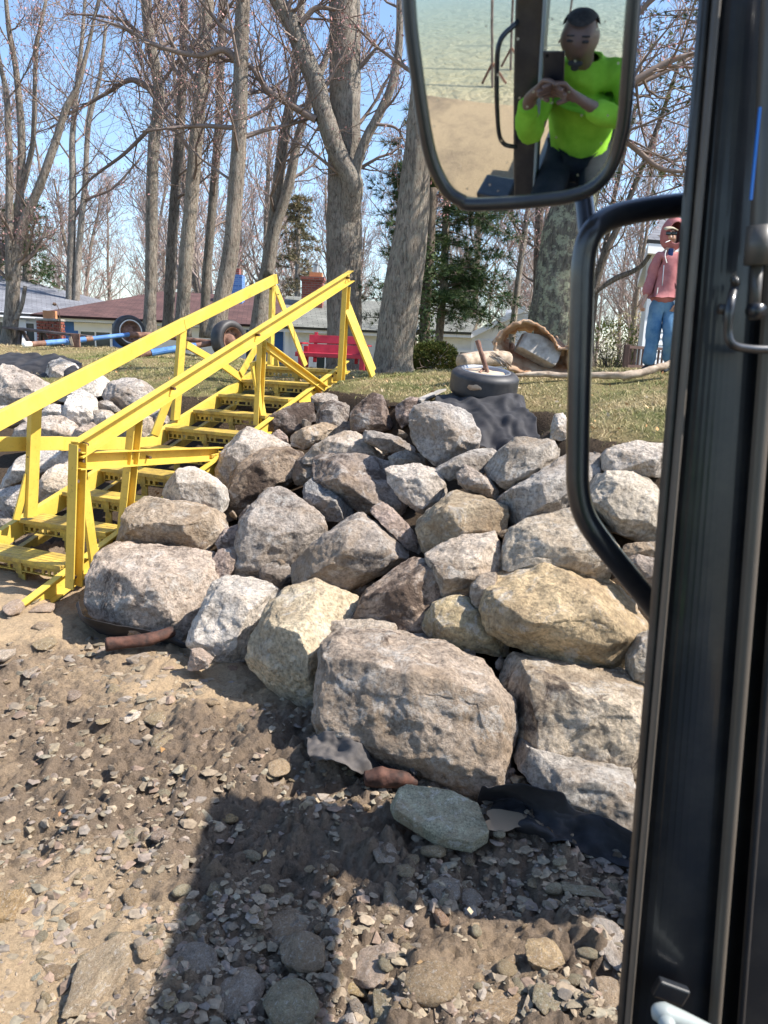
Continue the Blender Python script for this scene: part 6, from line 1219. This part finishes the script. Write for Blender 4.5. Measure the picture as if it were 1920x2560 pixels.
la = tb('door_latch', [P(1840, 705, .68), P(1826, 760, .66), P(1820, 830, .66), P(1832, 862, .66), P(1875, 872, .67), P(1925, 874, .68)], 10 * px_, M_black); tb('latch_knob', [P(1832, 706, .66), P(1842, 702, .66)], 12 * px_, M_seal, parent=la, sp_=0); tb('latch_bolt', [P(1797, 772, .67), P(1826, 775, .67)], 12 * px_, M_seal, parent=la, sp_=0); tb('latch_bolt', [P(1880, 775, .67), P(1900, 780, .66)], 18 * px_, M_black, parent=la, sp_=0)
mb = MB(); mb.box(P(1676, 2478, .69), (.035, .01, .02), Matrix.Rotation(R_(20), 3, 'Y'), .002); mb.build('lever_bracket', M_black, ex)
lv = tb('door_lever', [P(1636, 2530, .66), P(1660, 2535, .655), P(1710, 2552, .655), P(1780, 2580, .66)], [20 * px_, 30 * px_, 24 * px_, 17 * px_], M_lever); tb('lever_pivot', [P(1668, 2562, .645), P(1668, 2562, .62)], 22 * px_, M_lever, parent=lv, sp_=0)
# convex mirror facing the operator
rh = ray(1383, 142).normalized(); DM, RM = .75, .70; CM = EYE + rh * (DM + RM)
def on_mirror(u, v, back=0.0):
    d = ray(u, v).normalized(); oc = EYE - CM; b = oc.dot(d); r = RM - back; t = -b - math.sqrt(max(1e-9, b * b - (oc.length_squared - r * r))); return EYE + d * t
OUT = [(1004, -60), (1010, 60), (1022, 170), (1036, 270), (1055, 370), (1076, 436), (1107, 490), (1140, 515), (1175, 524), (1280, 521), (1370, 513), (1424, 505), (1480, 486), (1520, 452), (1545, 410), (1560, 360), (1573, 300), (1584, 180), (1593, 40), (1598, -60), (1590, -130), (1540, -172), (1300, -180), (1070, -172), (1012, -130)]
cu, cv = 1300, 170; ol = [Vector((u, v, 0)) for u, v in OUT]; ol = spline(ol + [ol[0]], 4)[:-1]
mr = thing('mirror', None, None); bpy.data.objects.remove(mr)
mid, inn = [], []
for p in ol:
    d = Vector((cu - p.x, cv - p.y, 0)).normalized(); wl_ = 17 if p.x < 1150 else 13; mid.append((p.x + d.x * wl_, p.y + d.y * wl_)); inn.append((p.x + d.x * wl_ * 1.7, p.y + d.y * wl_ * 1.7))
ring = [on_mirror(u, v) for u, v in mid]; mb = MB(); V, Fc = tube(ring + ring[:2], 15 * px_ * 1.07, 12, False); mb.add(V, Fc)
bk = [on_mirror(u, v) + rh * .03 for u, v in mid]; n = len(bk); mb.add(ring + bk, [(i, (i + 1) % n, n + (i + 1) % n, n + i) for i in range(n)] + [tuple(n + i for i in range(n))])
bez = mb.build('mirror_housing', M_bezel, ex, True)
V, Fc = [], []; NR = 36
for j in range(NR + 1):
    for u, v in inn: f = j / NR; V.append(on_mirror(cu + (u - cu) * f, cv + (v - cv) * f, .001))
for j in range(NR):
    for i in range(n): i2 = (i + 1) % n; Fc.append((j * n + i, (j + 1) * n + i, (j + 1) * n + i2, j * n + i2))
m, nt, b = new_mat('mirror_glass'); w = N_(nt); v = w.coord('Object')
b.inputs['Metallic'].default_value = 1; sp2 = w.ramp(w.voro(v, 95), [(.05, 1.0), (.11, 0.0)])
w.l(w.mix(sp2, (.86, .90, .88), (.5, .48, .44)), b.inputs['Base Color']); w.l(w.math('ADD', w.math('MULTIPLY', sp2, .5), .012), b.inputs['Roughness'])
gl = mesh_obj('mirror_glass', V, Fc, m, bez, True)
tb('grab_bar', [P(1760, 512, .80), P(1690, 514, .79), P(1590, 528, .78), P(1520, 548, .77), P(1478, 585, .76), P(1459, 650, .76), P(1454, 760, .76), P(1448, 960, .76), P(1444, 1150, .76), P(1446, 1225, .76), P(1462, 1290, .76), P(1500, 1350, .76), P(1580, 1450, .77), P(1680, 1575, .79)], .0113, M_bezel, 20)
tb('mirror_arm', [P(1470, 600, .775), P(1455, 480, .80), P(1420, 420, .80)], .009, M_bezel)
def xbox(nm, c, d, mat=M_black, rot=None, bev=.015): mb = MB(); mb.box(c, d, rot, bev); return mb.build(nm, mat, ex)
xbox('cab_roof', (.55, -.75, 2.62), (1.3, 1.55, .09)); rp = xbox('rear_pillar', (-.15, -.27, 1.85), (.13, .10, 1.5)); xbox('door_trim', (-.085, -.205, 1.85), (.014, .03, 1.5), M_lever)
tb('side_grab_bar', [(-.20, -.22, 2.05), (-.25, -.16, 2.0), (-.26, -.14, 1.9), (-.26, -.14, 1.65), (-.24, -.15, 1.55), (-.19, -.2, 1.5)], .011, M_bezel)
xbox('cab_floor', (.55, -.6, 1.0), (1.3, 1.6, .08)); xbox('seat', (.12, -.55, 1.2), (.5, .5, .14), M_black, None, .04); xbox('seat_back', (.12, -.80, 1.42), (.46, .12, .42), M_black, None, .05); xbox('side_console', (.46, -.30, 1.42), (.16, .46, .16), M_grey, None, .06); xbox('lower_body', (.6, -.9, .68), (1.5, 2.2, .5)); xbox('track', (-.02, -.9, .3), (.42, 3.0, .56)); xbox('step', (-.36, -.32, 1.05), (.22, .2, .10)); xbox('step', (-.36, -.3, .62), (.22, .2, .10))
xbox('cab_pillar', (1.15, .1, 1.85), (.09, .09, 1.5))
mb = MB(); mb.bar((1.68, -.5, 1.7), (1.68, 1.5, 2.38), .36, .30, bev=.03); mb.bar((1.68, 1.4, 2.40), (1.68, 2.9, 2.48), .36, .30, bev=.03); mb.build('shadow_boom', M_yel, ex); mb = MB(); mb.bar((1.52, 2.70, 2.48), (2.3, 2.66, 2.45), .40, .22, bev=.02); mb.bar((2.2, 2.56, 2.5), (4.6, 2.30, 1.7), .56, .30, bev=.02); mb.build('shadow_arm', M_yel, ex)  # added out of view, shaped to cast the L-shaped shadow on the beach
# poles standing in the lake (seen in the mirror)
for (x, y, h_, lab) in ((-2.15, -4.6, 3.2, 'dark pole standing in the lake nearest the shore'), (-2.05, -5.6, 3.4, 'thin dark pole farther out beside the nearest lake pole'), (-.95, -7.6, 4.0, 'dark post with a board in the lake beyond the pillar')):
    t_ = thing('lake_pole', lab, 'pole', (x, y, -.5)); mb = MB(); mb.tube([(x, y, -.5), (x + .05, y, h_)], .03, 8); mb.build('pole', M_oldwood, t_)
    mb = MB(); mb.bar((x - .25, y, -.2), (x + .02, y, .25), .05, .05); mb.bar((x + .3, y - .1, -.2), (x + .02, y, .25), .05, .05); mb.build('foot', M_rust, t_)
o = rock_mesh('boulder', [Vector((-1.05 + random.uniform(-.25, .25), -3.3 + random.uniform(-.2, .2), -.28 + random.uniform(-.1, .16))) for _ in range(16)], .5, 20, .6, 8); o.data.materials.append(M_rock); o.color = (*DARK, .4); tag(o, 'dark wet rock in the shallow water seen in the mirror', 'boulder')

# ------------------------------------------------------------------ people
def skin(name, J, E, mat, parent, sub=2, root=None):
    """J: {key: (pos, rx, ry)}; one continuous skinned surface"""
    keys = list(J); me = bpy.data.meshes.new(name); me.from_pydata([tuple(J[k][0]) for k in keys], [(keys.index(a), keys.index(b)) for a, b in E], [])
    o = bpy.data.objects.new(name, me); link(o); sm = o.modifiers.new('skin', 'SKIN'); sm.use_smooth_shade = True; sm.branch_smoothing = .6
    for i, k in enumerate(keys): sv = me.skin_vertices[0].data[i]; sv.radius = (J[k][1], J[k][2] if len(J[k]) > 2 else J[k][1]); sv.use_root = (k == (root or keys[0]))
    sb = o.modifiers.new('sub', 'SUBSURF'); sb.levels = sub; bake(o); o.data.materials.clear(); o.data.materials.append(mat)
    for p in o.data.polygons: p.use_smooth = True
    o.parent = parent; o.matrix_parent_inverse = PINV(parent) if parent.parent is None else Matrix.Identity(4); return o
def skin_mat(name, col):
    m, nt, b = new_mat(name); w = N_(nt); w.l(w.ramp(w.noise(w.coord('Object'), 20, 5), [(.3, [c * .8 for c in col]), (.7, col)]), b.inputs['Base Color']); b.inputs['Roughness'].default_value = .5; b.inputs['Subsurface Weight'].default_value = .08; b.inputs['Subsurface Radius'].default_value = (.01, .004, .002); return m
M_skin = skin_mat('skin', (.50, .29, .20)); M_skin2 = skin_mat('tanned_skin', (.21, .125, .092))
def cloth_mat(name, c1, c2, sc_=7, bs=.5, bd=.012): return simple(name, c1, c2, .9, sc_, bs, bd, detail=6, spec=.15)
M_hood = cloth_mat('pink_hoodie', (.34, .125, .125), (.44, .185, .18), 9); M_jean = cloth_mat('blue_jeans', (.055, .145, .28), (.17, .30, .42), 5); M_neon = cloth_mat('neon_shirt', (.22, .50, .035), (.33, .66, .06), 8); M_dark = cloth_mat('dark_trousers', (.012, .016, .02), (.03, .034, .04)); M_navy = cloth_mat('navy_shirt', (.02, .04, .12), (.03, .06, .16)); M_cap = cloth_mat('khaki_cap', (.42, .36, .26), (.52, .46, .34)); M_lens = simple('sunglass_lens', (.008, .008, .01), None, .12); M_hair = simple('dark_hair', (.02, .017, .015), (.05, .043, .04), .8, 60)
def fingers(J, E, wrist, palm, dirv, nrm, tag_, curl=.5, L=.085, r=.0095, thumb=1):
    d = Vector(dirv).normalized(); n_ = Vector(nrm).normalized(); s = d.cross(n_).normalized(); p = Vector(palm)
    J[tag_ + 'palm'] = (p, .034, .017); E.append((wrist, tag_ + 'palm'))
    for k, (o_, l) in enumerate(((-1.5, .95), (-.5, 1.08), (.5, 1.0), (1.5, .8))):
        a = p + s * o_ * .019 + d * .035; b = a + (d * math.cos(curl * .5) + n_ * math.sin(curl * .5)) * L * .5 * l; c = b + (d * math.cos(curl * 1.6) + n_ * math.sin(curl * 1.6)) * L * .5 * l
        for q, nm, rr in ((a, 'a', r * 1.1), (b, 'b', r), (c, 'c', r * .8)): J['%s%d%s' % (tag_, k, nm)] = (q, rr, rr)
        E += [(tag_ + 'palm', '%s%da' % (tag_, k)), ('%s%da' % (tag_, k), '%s%db' % (tag_, k)), ('%s%db' % (tag_, k), '%s%dc' % (tag_, k))]
    a = p - s * thumb * .034 - d * .01 + n_ * .012; b = a - s * thumb * .014 + d * .034 + n_ * .016
    J[tag_ + 'ta'] = (a, r * 1.25, r * 1.25); J[tag_ + 'tb'] = (b, r, r); E += [(tag_ + 'palm', tag_ + 'ta'), (tag_ + 'ta', tag_ + 'tb')]
# man in hoodie on the lawn
Ym = 9.1; SC = (1580, 520, 5.025); CROP['P'] = SC
def M_(x, y, dy=0.0): return P(*px('P', (x, y)), Ym + dy)
k_ = Ym / F / 5.025                      # metres per crop pixel
man = thing('person', 'man in a pink hooded sweatshirt, cap, sunglasses and blue jeans standing on the lawn', 'person', M_(330, 2030))
J = {'pel': (M_(385, 1190), .075, .06), 'sp': (M_(430, 900), .08, .06), 'ch': (M_(470, 640), .09, .06), 'nk': (M_(488, 500), .052, .05), 'hd0': (M_(492, 430, -.02), .062, .07), 'hd1': (M_(495, 340, -.01), .078, .09), 'hd2': (M_(500, 255, .01), .072, .085),
     'sr': (M_(345, 590), .05), 'er': (M_(235, 900, .02), .042), 'wr': (M_(165, 1140, -.06), .028, .022), 'sl': (M_(620, 590), .05), 'el': (M_(655, 880, .02), .042), 'wl': (M_(570, 1160, -.1), .028, .022),
     'hr': (M_(310, 1250), .06), 'kr': (M_(262, 1600, -.03), .055), 'ar': (M_(190, 1985, .02), .042), 'hl': (M_(460, 1250), .06), 'kl': (M_(478, 1590, -.12), .055), 'al': (M_(450, 1960, .02), .042)}
E = [('pel', 'sp'), ('sp', 'ch'), ('ch', 'nk'), ('nk', 'hd0'), ('hd0', 'hd1'), ('hd1', 'hd2'), ('ch', 'sr'), ('sr', 'er'), ('er', 'wr'), ('ch', 'sl'), ('sl', 'el'), ('el', 'wl'), ('pel', 'hr'), ('hr', 'kr'), ('kr', 'ar'), ('pel', 'hl'), ('hl', 'kl'), ('kl', 'al')]
J['nose'] = (M_(480, 375, -.125), .013, .013); E.append(('hd1', 'nose'))
fingers(J, E, 'wr', M_(135, 1195, -.07), M_(95, 1290, -.09) - M_(135, 1195, -.07), Vector((.9, .1, 0)), 'R', .8, .085, .010, 1); fingers(J, E, 'wl', M_(550, 1215, -.11), M_(530, 1300, -.12) - M_(550, 1215, -.11), Vector((-.3, .9, 0)), 'L', .9, .085, .010, -1)
body = skin('body', J, E, M_skin, man, 2, 'pel')
J = {'wa': (M_(385, 1130), .165, .125), 'sp': (M_(410, 960), .172, .13), 'ch': (M_(455, 720), .17, .12), 'up': (M_(478, 570), .11, .085), 'sr': (M_(350, 590), .075), 'er': (M_(238, 890, .02), .068), 'cr': (M_(172, 1110, -.05), .048), 'sl': (M_(622, 590), .075), 'el': (M_(658, 880, .02), .068), 'cl': (M_(578, 1110, -.09), .048), 'hm': (M_(370, 1215), .15, .11)}
hd = skin('hoodie', J, [('hm', 'wa'), ('wa', 'sp'), ('sp', 'ch'), ('ch', 'up'), ('up', 'sr'), ('sr', 'er'), ('er', 'cr'), ('up', 'sl'), ('sl', 'el'), ('el', 'cl')], M_hood, man, 2, 'sp')
def wrinkle(o, amp, fs, seed=0, st=(1, 1, .5)):
    me = o.data
    for v in me.vertices: q = Vector((v.co.x * st[0], v.co.y * st[1], v.co.z * st[2])) * fs + Vector((seed, 0, 0)); v.co += v.normal * (noise.ridged_multi_fractal(q, .8, 2.1, 3, .9, 2) - .9) * amp
wrinkle(hd, .018, 9, 1)
J = {'wst': (M_(392, 1085), .145, .11), 'pel': (M_(385, 1200), .14, .108), 'hr': (M_(300, 1270), .105, .10), 'kr': (M_(262, 1600, -.03), .082, .08), 'ar': (M_(195, 1985, .02), .075, .075), 'hl': (M_(465, 1270), .105, .10), 'kl': (M_(475, 1590, -.12), .085, .08), 'al': (M_(452, 1950, .02), .075, .075)}
jn = skin('jeans', J, [('wst', 'pel'), ('pel', 'hr'), ('hr', 'kr'), ('kr', 'ar'), ('pel', 'hl'), ('hl', 'kl'), ('kl', 'al')], M_jean, man, 2, 'pel'); wrinkle(jn, .02, 9, 4)
for a, b in (((190, 2010), (150, 2035)), ((452, 1985), (400, 2040))):
    J = {'a': (M_(*a, .04), .05, .045), 'b': (M_(*b, -.10), .045, .03), 'c': (M_(b[0] - 12, b[1] + 4, -.2), .03, .022)}; skin('shoe', J, [('a', 'b'), ('b', 'c')], M_dark, man, 2)
# hood: open shell round the head
V, Fc = [], []; hc = M_(512, 335, .03); nu, nv = 26, 16
for j in range(nv + 1):
    for i in range(nu):
        a = 2 * math.pi * i / nu; t = math.pi * (.20 + .80 * j / nv); rr = math.sin(t); q = Vector((rr * math.cos(a) * .118, -math.cos(t) * .14, rr * math.sin(a) * .158)); q += Vector((0, 0, .02 if q.z > 0 else -.01)); q *= 1 + .05 * noise.noise(q * 12); V.append(hc + q)
for j in range(nv):
    for i in range(nu): Fc.append((j * nu + i, j * nu + (i + 1) % nu, (j + 1) * nu + (i + 1) % nu, (j + 1) * nu + i))
o = mesh_obj('hood', V, Fc, M_hood, None, True); s_ = o.modifiers.new('s', 'SOLIDIFY'); s_.thickness = .014; sb = o.modifiers.new('b', 'SUBSURF'); sb.levels = 1; bake(o); o.parent = man; o.matrix_parent_inverse = PINV(man)
mb = MB(); c = M_(470, 262, -.10); mb.add([c + Vector((x, y - .35 * x * x * 0, .016 - .03 * (y / -.09) - 4.5 * x * x)) for y in (0, -.045, -.085) for x in (-.065, -.035, 0, .035, .065)], [(r * 5 + i, r * 5 + i + 1, r * 5 + i + 6, r * 5 + i + 5) for r in range(2) for i in range(4)])
o = mb.build('cap', M_cap, man, True); s_ = o.modifiers.new('s', 'SOLIDIFY'); s_.thickness = .012; bake(o)
mb = MB(); 
for s in (-1, 1): mb.box(M_(495 + s * 36, 318, -.105), (.062, .022, .04), Matrix.Rotation(-.2 * s, 3, 'Z'), .012)
mb.bar(M_(455, 308, -.112), M_(535, 308, -.112), .008, .012); mb.build('sunglasses', M_lens, man)
mb = MB(); mb.box(M_(486, 565, -.075), (.055, .03, .10), None, .012); mb.build('undershirt', M_navy, man)
mb = MB(); mb.tube(spline([M_(430, 530, -.115), M_(415, 600, -.135), M_(437, 690, -.145)], 4), .005, 6); mb.build('drawstring', M_whiteplastic, man); mb = MB(); mb.tube([M_(325, 1000, -.145), M_(312, 1100, -.14)], .005, 6); mb.build('drawstring', M_whiteplastic, man)
mb = MB(); mb.tube(spline([M_(400, 720, -.125), M_(385, 900, -.142), M_(365, 1140, -.12)], 4), .005, 6); mb.build('zip', M_metal, man)
# pocket flap, mouth
J = {'a': (M_(520, 920, -.125), .028, .012), 'b': (M_(560, 1010, -.12), .028, .012)}; skin('pocket', J, [('a', 'b')], M_hood, man, 2)
mb = MB(); mb.tube([M_(470, 408, -.105), M_(500, 410, -.105)], .007, 6); mb.build('mouth', simple('lips', (.30, .12, .10), None, .5), man)
cg = thing('cigarette', 'white cigarette in the mouth of the man in the hoodie', 'cigarette', M_(475, 410, -.12)); mb = MB(); mb.tube([M_(478, 408, -.11), M_(420, 432, -.16)], .0042, 8); mb.build('cigarette_paper', M_trim, cg)
# the operator behind the camera, seen in the mirror, holding the phone
op = thing('person', 'machine operator in a neon green shirt taking a photo, seen in the mirror', 'person', (.1, -.5, 1.27))
V3 = Vector; hdir = V3((.10, .95, .28)).normalized()
J = {'pel': (V3((.12, -.47, 1.34)), .08, .07), 'sp': (V3((.11, -.45, 1.52)), .08, .07), 'ch': (V3((.10, -.42, 1.70)), .08, .06), 'nk': (V3((.075, -.37, 1.86)), .058, .056), 'hd0': (V3((.06, -.31, 1.905)), .070, .074), 'hd1': (V3((.055, -.315, 1.965)), .086, .10), 'hd2': (V3((.055, -.325, 2.03)), .088, .105), 'hd3': (V3((.055, -.33, 2.085)), .064, .078),
     'sr': (V3((.27, -.41, 1.80)), .06), 'er': (V3((.36, -.20, 1.66)), .045), 'wr': (V3((.135, -.085, 1.805)), .030, .024), 'sl': (V3((-.07, -.41, 1.80)), .06), 'el': (V3((-.10, -.19, 1.58)), .045), 'wl': (V3((-.10, -.08, 1.81)), .030, .024), 'hr': (V3((.22, -.42, 1.30)), .09), 'kr': (V3((.26, -.02, 1.30)), .07), 'ar': (V3((.26, .10, 1.05)), .05), 'hl': (V3((.02, -.42, 1.30)), .09), 'kl': (V3((.0, -.02, 1.30)), .07), 'al': (V3((.0, .08, 1.05)), .05), 'nose': (V3((.060, -.212, 1.975)), .016, .016), 'earl': (V3((-.03, -.325, 1.97)), .014, .02), 'earr': (V3((.142, -.325, 1.97)), .014, .02)}
E = [('pel', 'sp'), ('sp', 'ch'), ('ch', 'nk'), ('nk', 'hd0'), ('hd0', 'hd1'), ('hd1', 'hd2'), ('hd2', 'hd3'), ('ch', 'sr'), ('sr', 'er'), ('er', 'wr'), ('ch', 'sl'), ('sl', 'el'), ('el', 'wl'), ('pel', 'hr'), ('hr', 'kr'), ('kr', 'ar'), ('pel', 'hl'), ('hl', 'kl'), ('kl', 'al'), ('hd1', 'nose'), ('hd1', 'earl'), ('hd1', 'earr')]
pc = EYE - UP * .062 - FWD * .010          # middle of the phone
fingers(J, E, 'wr', pc + RT * .062 - UP * .078 - FWD * .012, -RT * .75 + UP * .3 + FWD * .25, FWD * .6 - RT * .2, 'R', .55, .085, .0095, -1); fingers(J, E, 'wl', pc - RT * .060 - UP * .066 - FWD * .012, RT * .75 + UP * .25 + FWD * .25, FWD * .6 + RT * .2, 'L', .55, .085, .0095, 1)
obody = skin('body', J, E, M_skin2, op, 2, 'pel')
J = {'wa': (V3((.12, -.465, 1.36)), .19, .15), 'sp': (V3((.115, -.45, 1.54)), .20, .155), 'ch': (V3((.10, -.42, 1.70)), .20, .14), 'up': (V3((.09, -.405, 1.805)), .125, .095), 'nk': (V3((.08, -.385, 1.875)), .075, .075), 'sr': (V3((.29, -.41, 1.79)), .09), 'er': (V3((.38, -.19, 1.66)), .072), 'cr': (V3((.142, -.09, 1.795)), .046), 'sl': (V3((-.10, -.41, 1.79)), .09), 'el': (V3((-.12, -.18, 1.58)), .072), 'cl': (V3((-.104, -.085, 1.80)), .046)}
sh = skin('shirt', J, [('wa', 'sp'), ('sp', 'ch'), ('ch', 'up'), ('up', 'nk'), ('up', 'sr'), ('sr', 'er'), ('er', 'cr'), ('up', 'sl'), ('sl', 'el'), ('el', 'cl')], M_neon, op, 2, 'sp') if False else None
for s_ in 'rl': J['u' + s_] = (J['s' + s_][0].lerp(J['e' + s_][0], .5), .078); J['f' + s_] = (J['e' + s_][0].lerp(J['c' + s_][0], .5), .056)
sh = skin('shirt', J, [('wa', 'sp'), ('sp', 'ch'), ('ch', 'up'), ('up', 'nk'), ('up', 'sr'), ('sr', 'ur'), ('ur', 'er'), ('er', 'fr'), ('fr', 'cr'), ('up', 'sl'), ('sl', 'ul'), ('ul', 'el'), ('el', 'fl'), ('fl', 'cl')], M_neon, op, 2, 'sp'); wrinkle(sh, .02, 9, 7)
J = {'pel': (V3((.12, -.47, 1.32)), .15, .12), 'hr': (V3((.22, -.42, 1.30)), .105), 'kr': (V3((.26, -.02, 1.30)), .085), 'ar': (V3((.26, .10, 1.07)), .065), 'hl': (V3((.02, -.42, 1.30)), .105), 'kl': (V3((.0, -.02, 1.30)), .085), 'al': (V3((.0, .08, 1.07)), .065)}
skin('trousers', J, [('pel', 'hr'), ('hr', 'kr'), ('kr', 'ar'), ('pel', 'hl'), ('hl', 'kl'), ('kl', 'al')], M_dark, op, 2, 'pel')
for x in (.26, 0): J = {'a': (V3((x, .08, 1.08)), .045, .04), 'b': (V3((x, .2, 1.07)), .045, .03)}; skin('shoe', J, [('a', 'b')], M_dark, op, 2)
hb = np.array([tuple(v.co) for v in obody.data.vertices]); hb = hb[hb[:, 2] > 1.93]; top_z = hb[:, 2].max(); s2 = hb[(hb[:, 2] > 2.0) & (hb[:, 2] < 2.05)]; cx_, rx_ = (s2[:, 0].max() + s2[:, 0].min()) / 2, np.ptp(s2[:, 0]) / 2; cy_, ry_ = (s2[:, 1].max() + s2[:, 1].min()) / 2, np.ptp(s2[:, 1]) / 2; yf = s2[:, 1].max()
V, Fc = [], []; cz_ = 2.02; rz_ = top_z - cz_
for j in range(10):
    for i in range(28):
        a = 2 * math.pi * i / 28; lim = .50 if math.sin(a) < .2 else .36 - .06 * math.cos(2 * a); t = math.pi * lim * j / 9; V.append(V3((cx_ + math.sin(t) * math.cos(a) * rx_ * 1.035, cy_ + math.sin(t) * math.sin(a) * ry_ * 1.035, cz_ + math.cos(t) * (rz_ + .006))))
Fc = [(j * 28 + i, j * 28 + (i + 1) % 28, (j + 1) * 28 + (i + 1) % 28, (j + 1) * 28 + i) for j in range(9) for i in range(28)]; o = mesh_obj('hair', V, Fc, M_hair, op, True); o.matrix_parent_inverse = PINV(op)
def fy(x, z, d=.022): k = hb[(abs(hb[:, 0] - x) < d) & (abs(hb[:, 2] - z) < d)]; return k[:, 1].max() if len(k) else yf
zc_ = 1.955; fm = [(-.032, zc_ - .055), (0, zc_ - .048), (.032, zc_ - .055), (0, zc_ - .085)]
J = {k: (V3((cx_ + x, min(fy(cx_ + x, z), yf) - .006, z)), .016 if k != 'd' else .024, .011) for k, (x, z) in zip('abcd', fm)}; skin('beard', J, [('a', 'b'), ('b', 'c'), ('b', 'd')], M_hair, op, 2, 'b')
mb = MB()
for s in (-1, 1): x = cx_ + s * .031; yy_ = fy(x, 1.985, .012); mb.tube([V3((x - .013, yy_ - .002, 1.985)), V3((x + .013, yy_ - .002, 1.985))], .005, 8); mb.tube([V3((x - .016, yy_ - .003, 2.004)), V3((x + .016, yy_ - .003, 2.004))], .0032, 6)
mb.build('eyes', M_hair, op)
ph = thing('phone', 'black phone held upright in both hands of the operator, seen in the mirror', 'phone', pc); M4 = Matrix((RT, FWD, UP)).transposed()
mb = MB(); mb.box(pc, (.076, .008, .152), M4, .006); mb.build('case', M_bezel, ph); mb = MB(); mb.tube([pc + UP * .062 + FWD * .004 - RT * .022, pc + UP * .062 + FWD * .0055 - RT * .022], .006, 14); mb.build('lens', M_lens, ph)
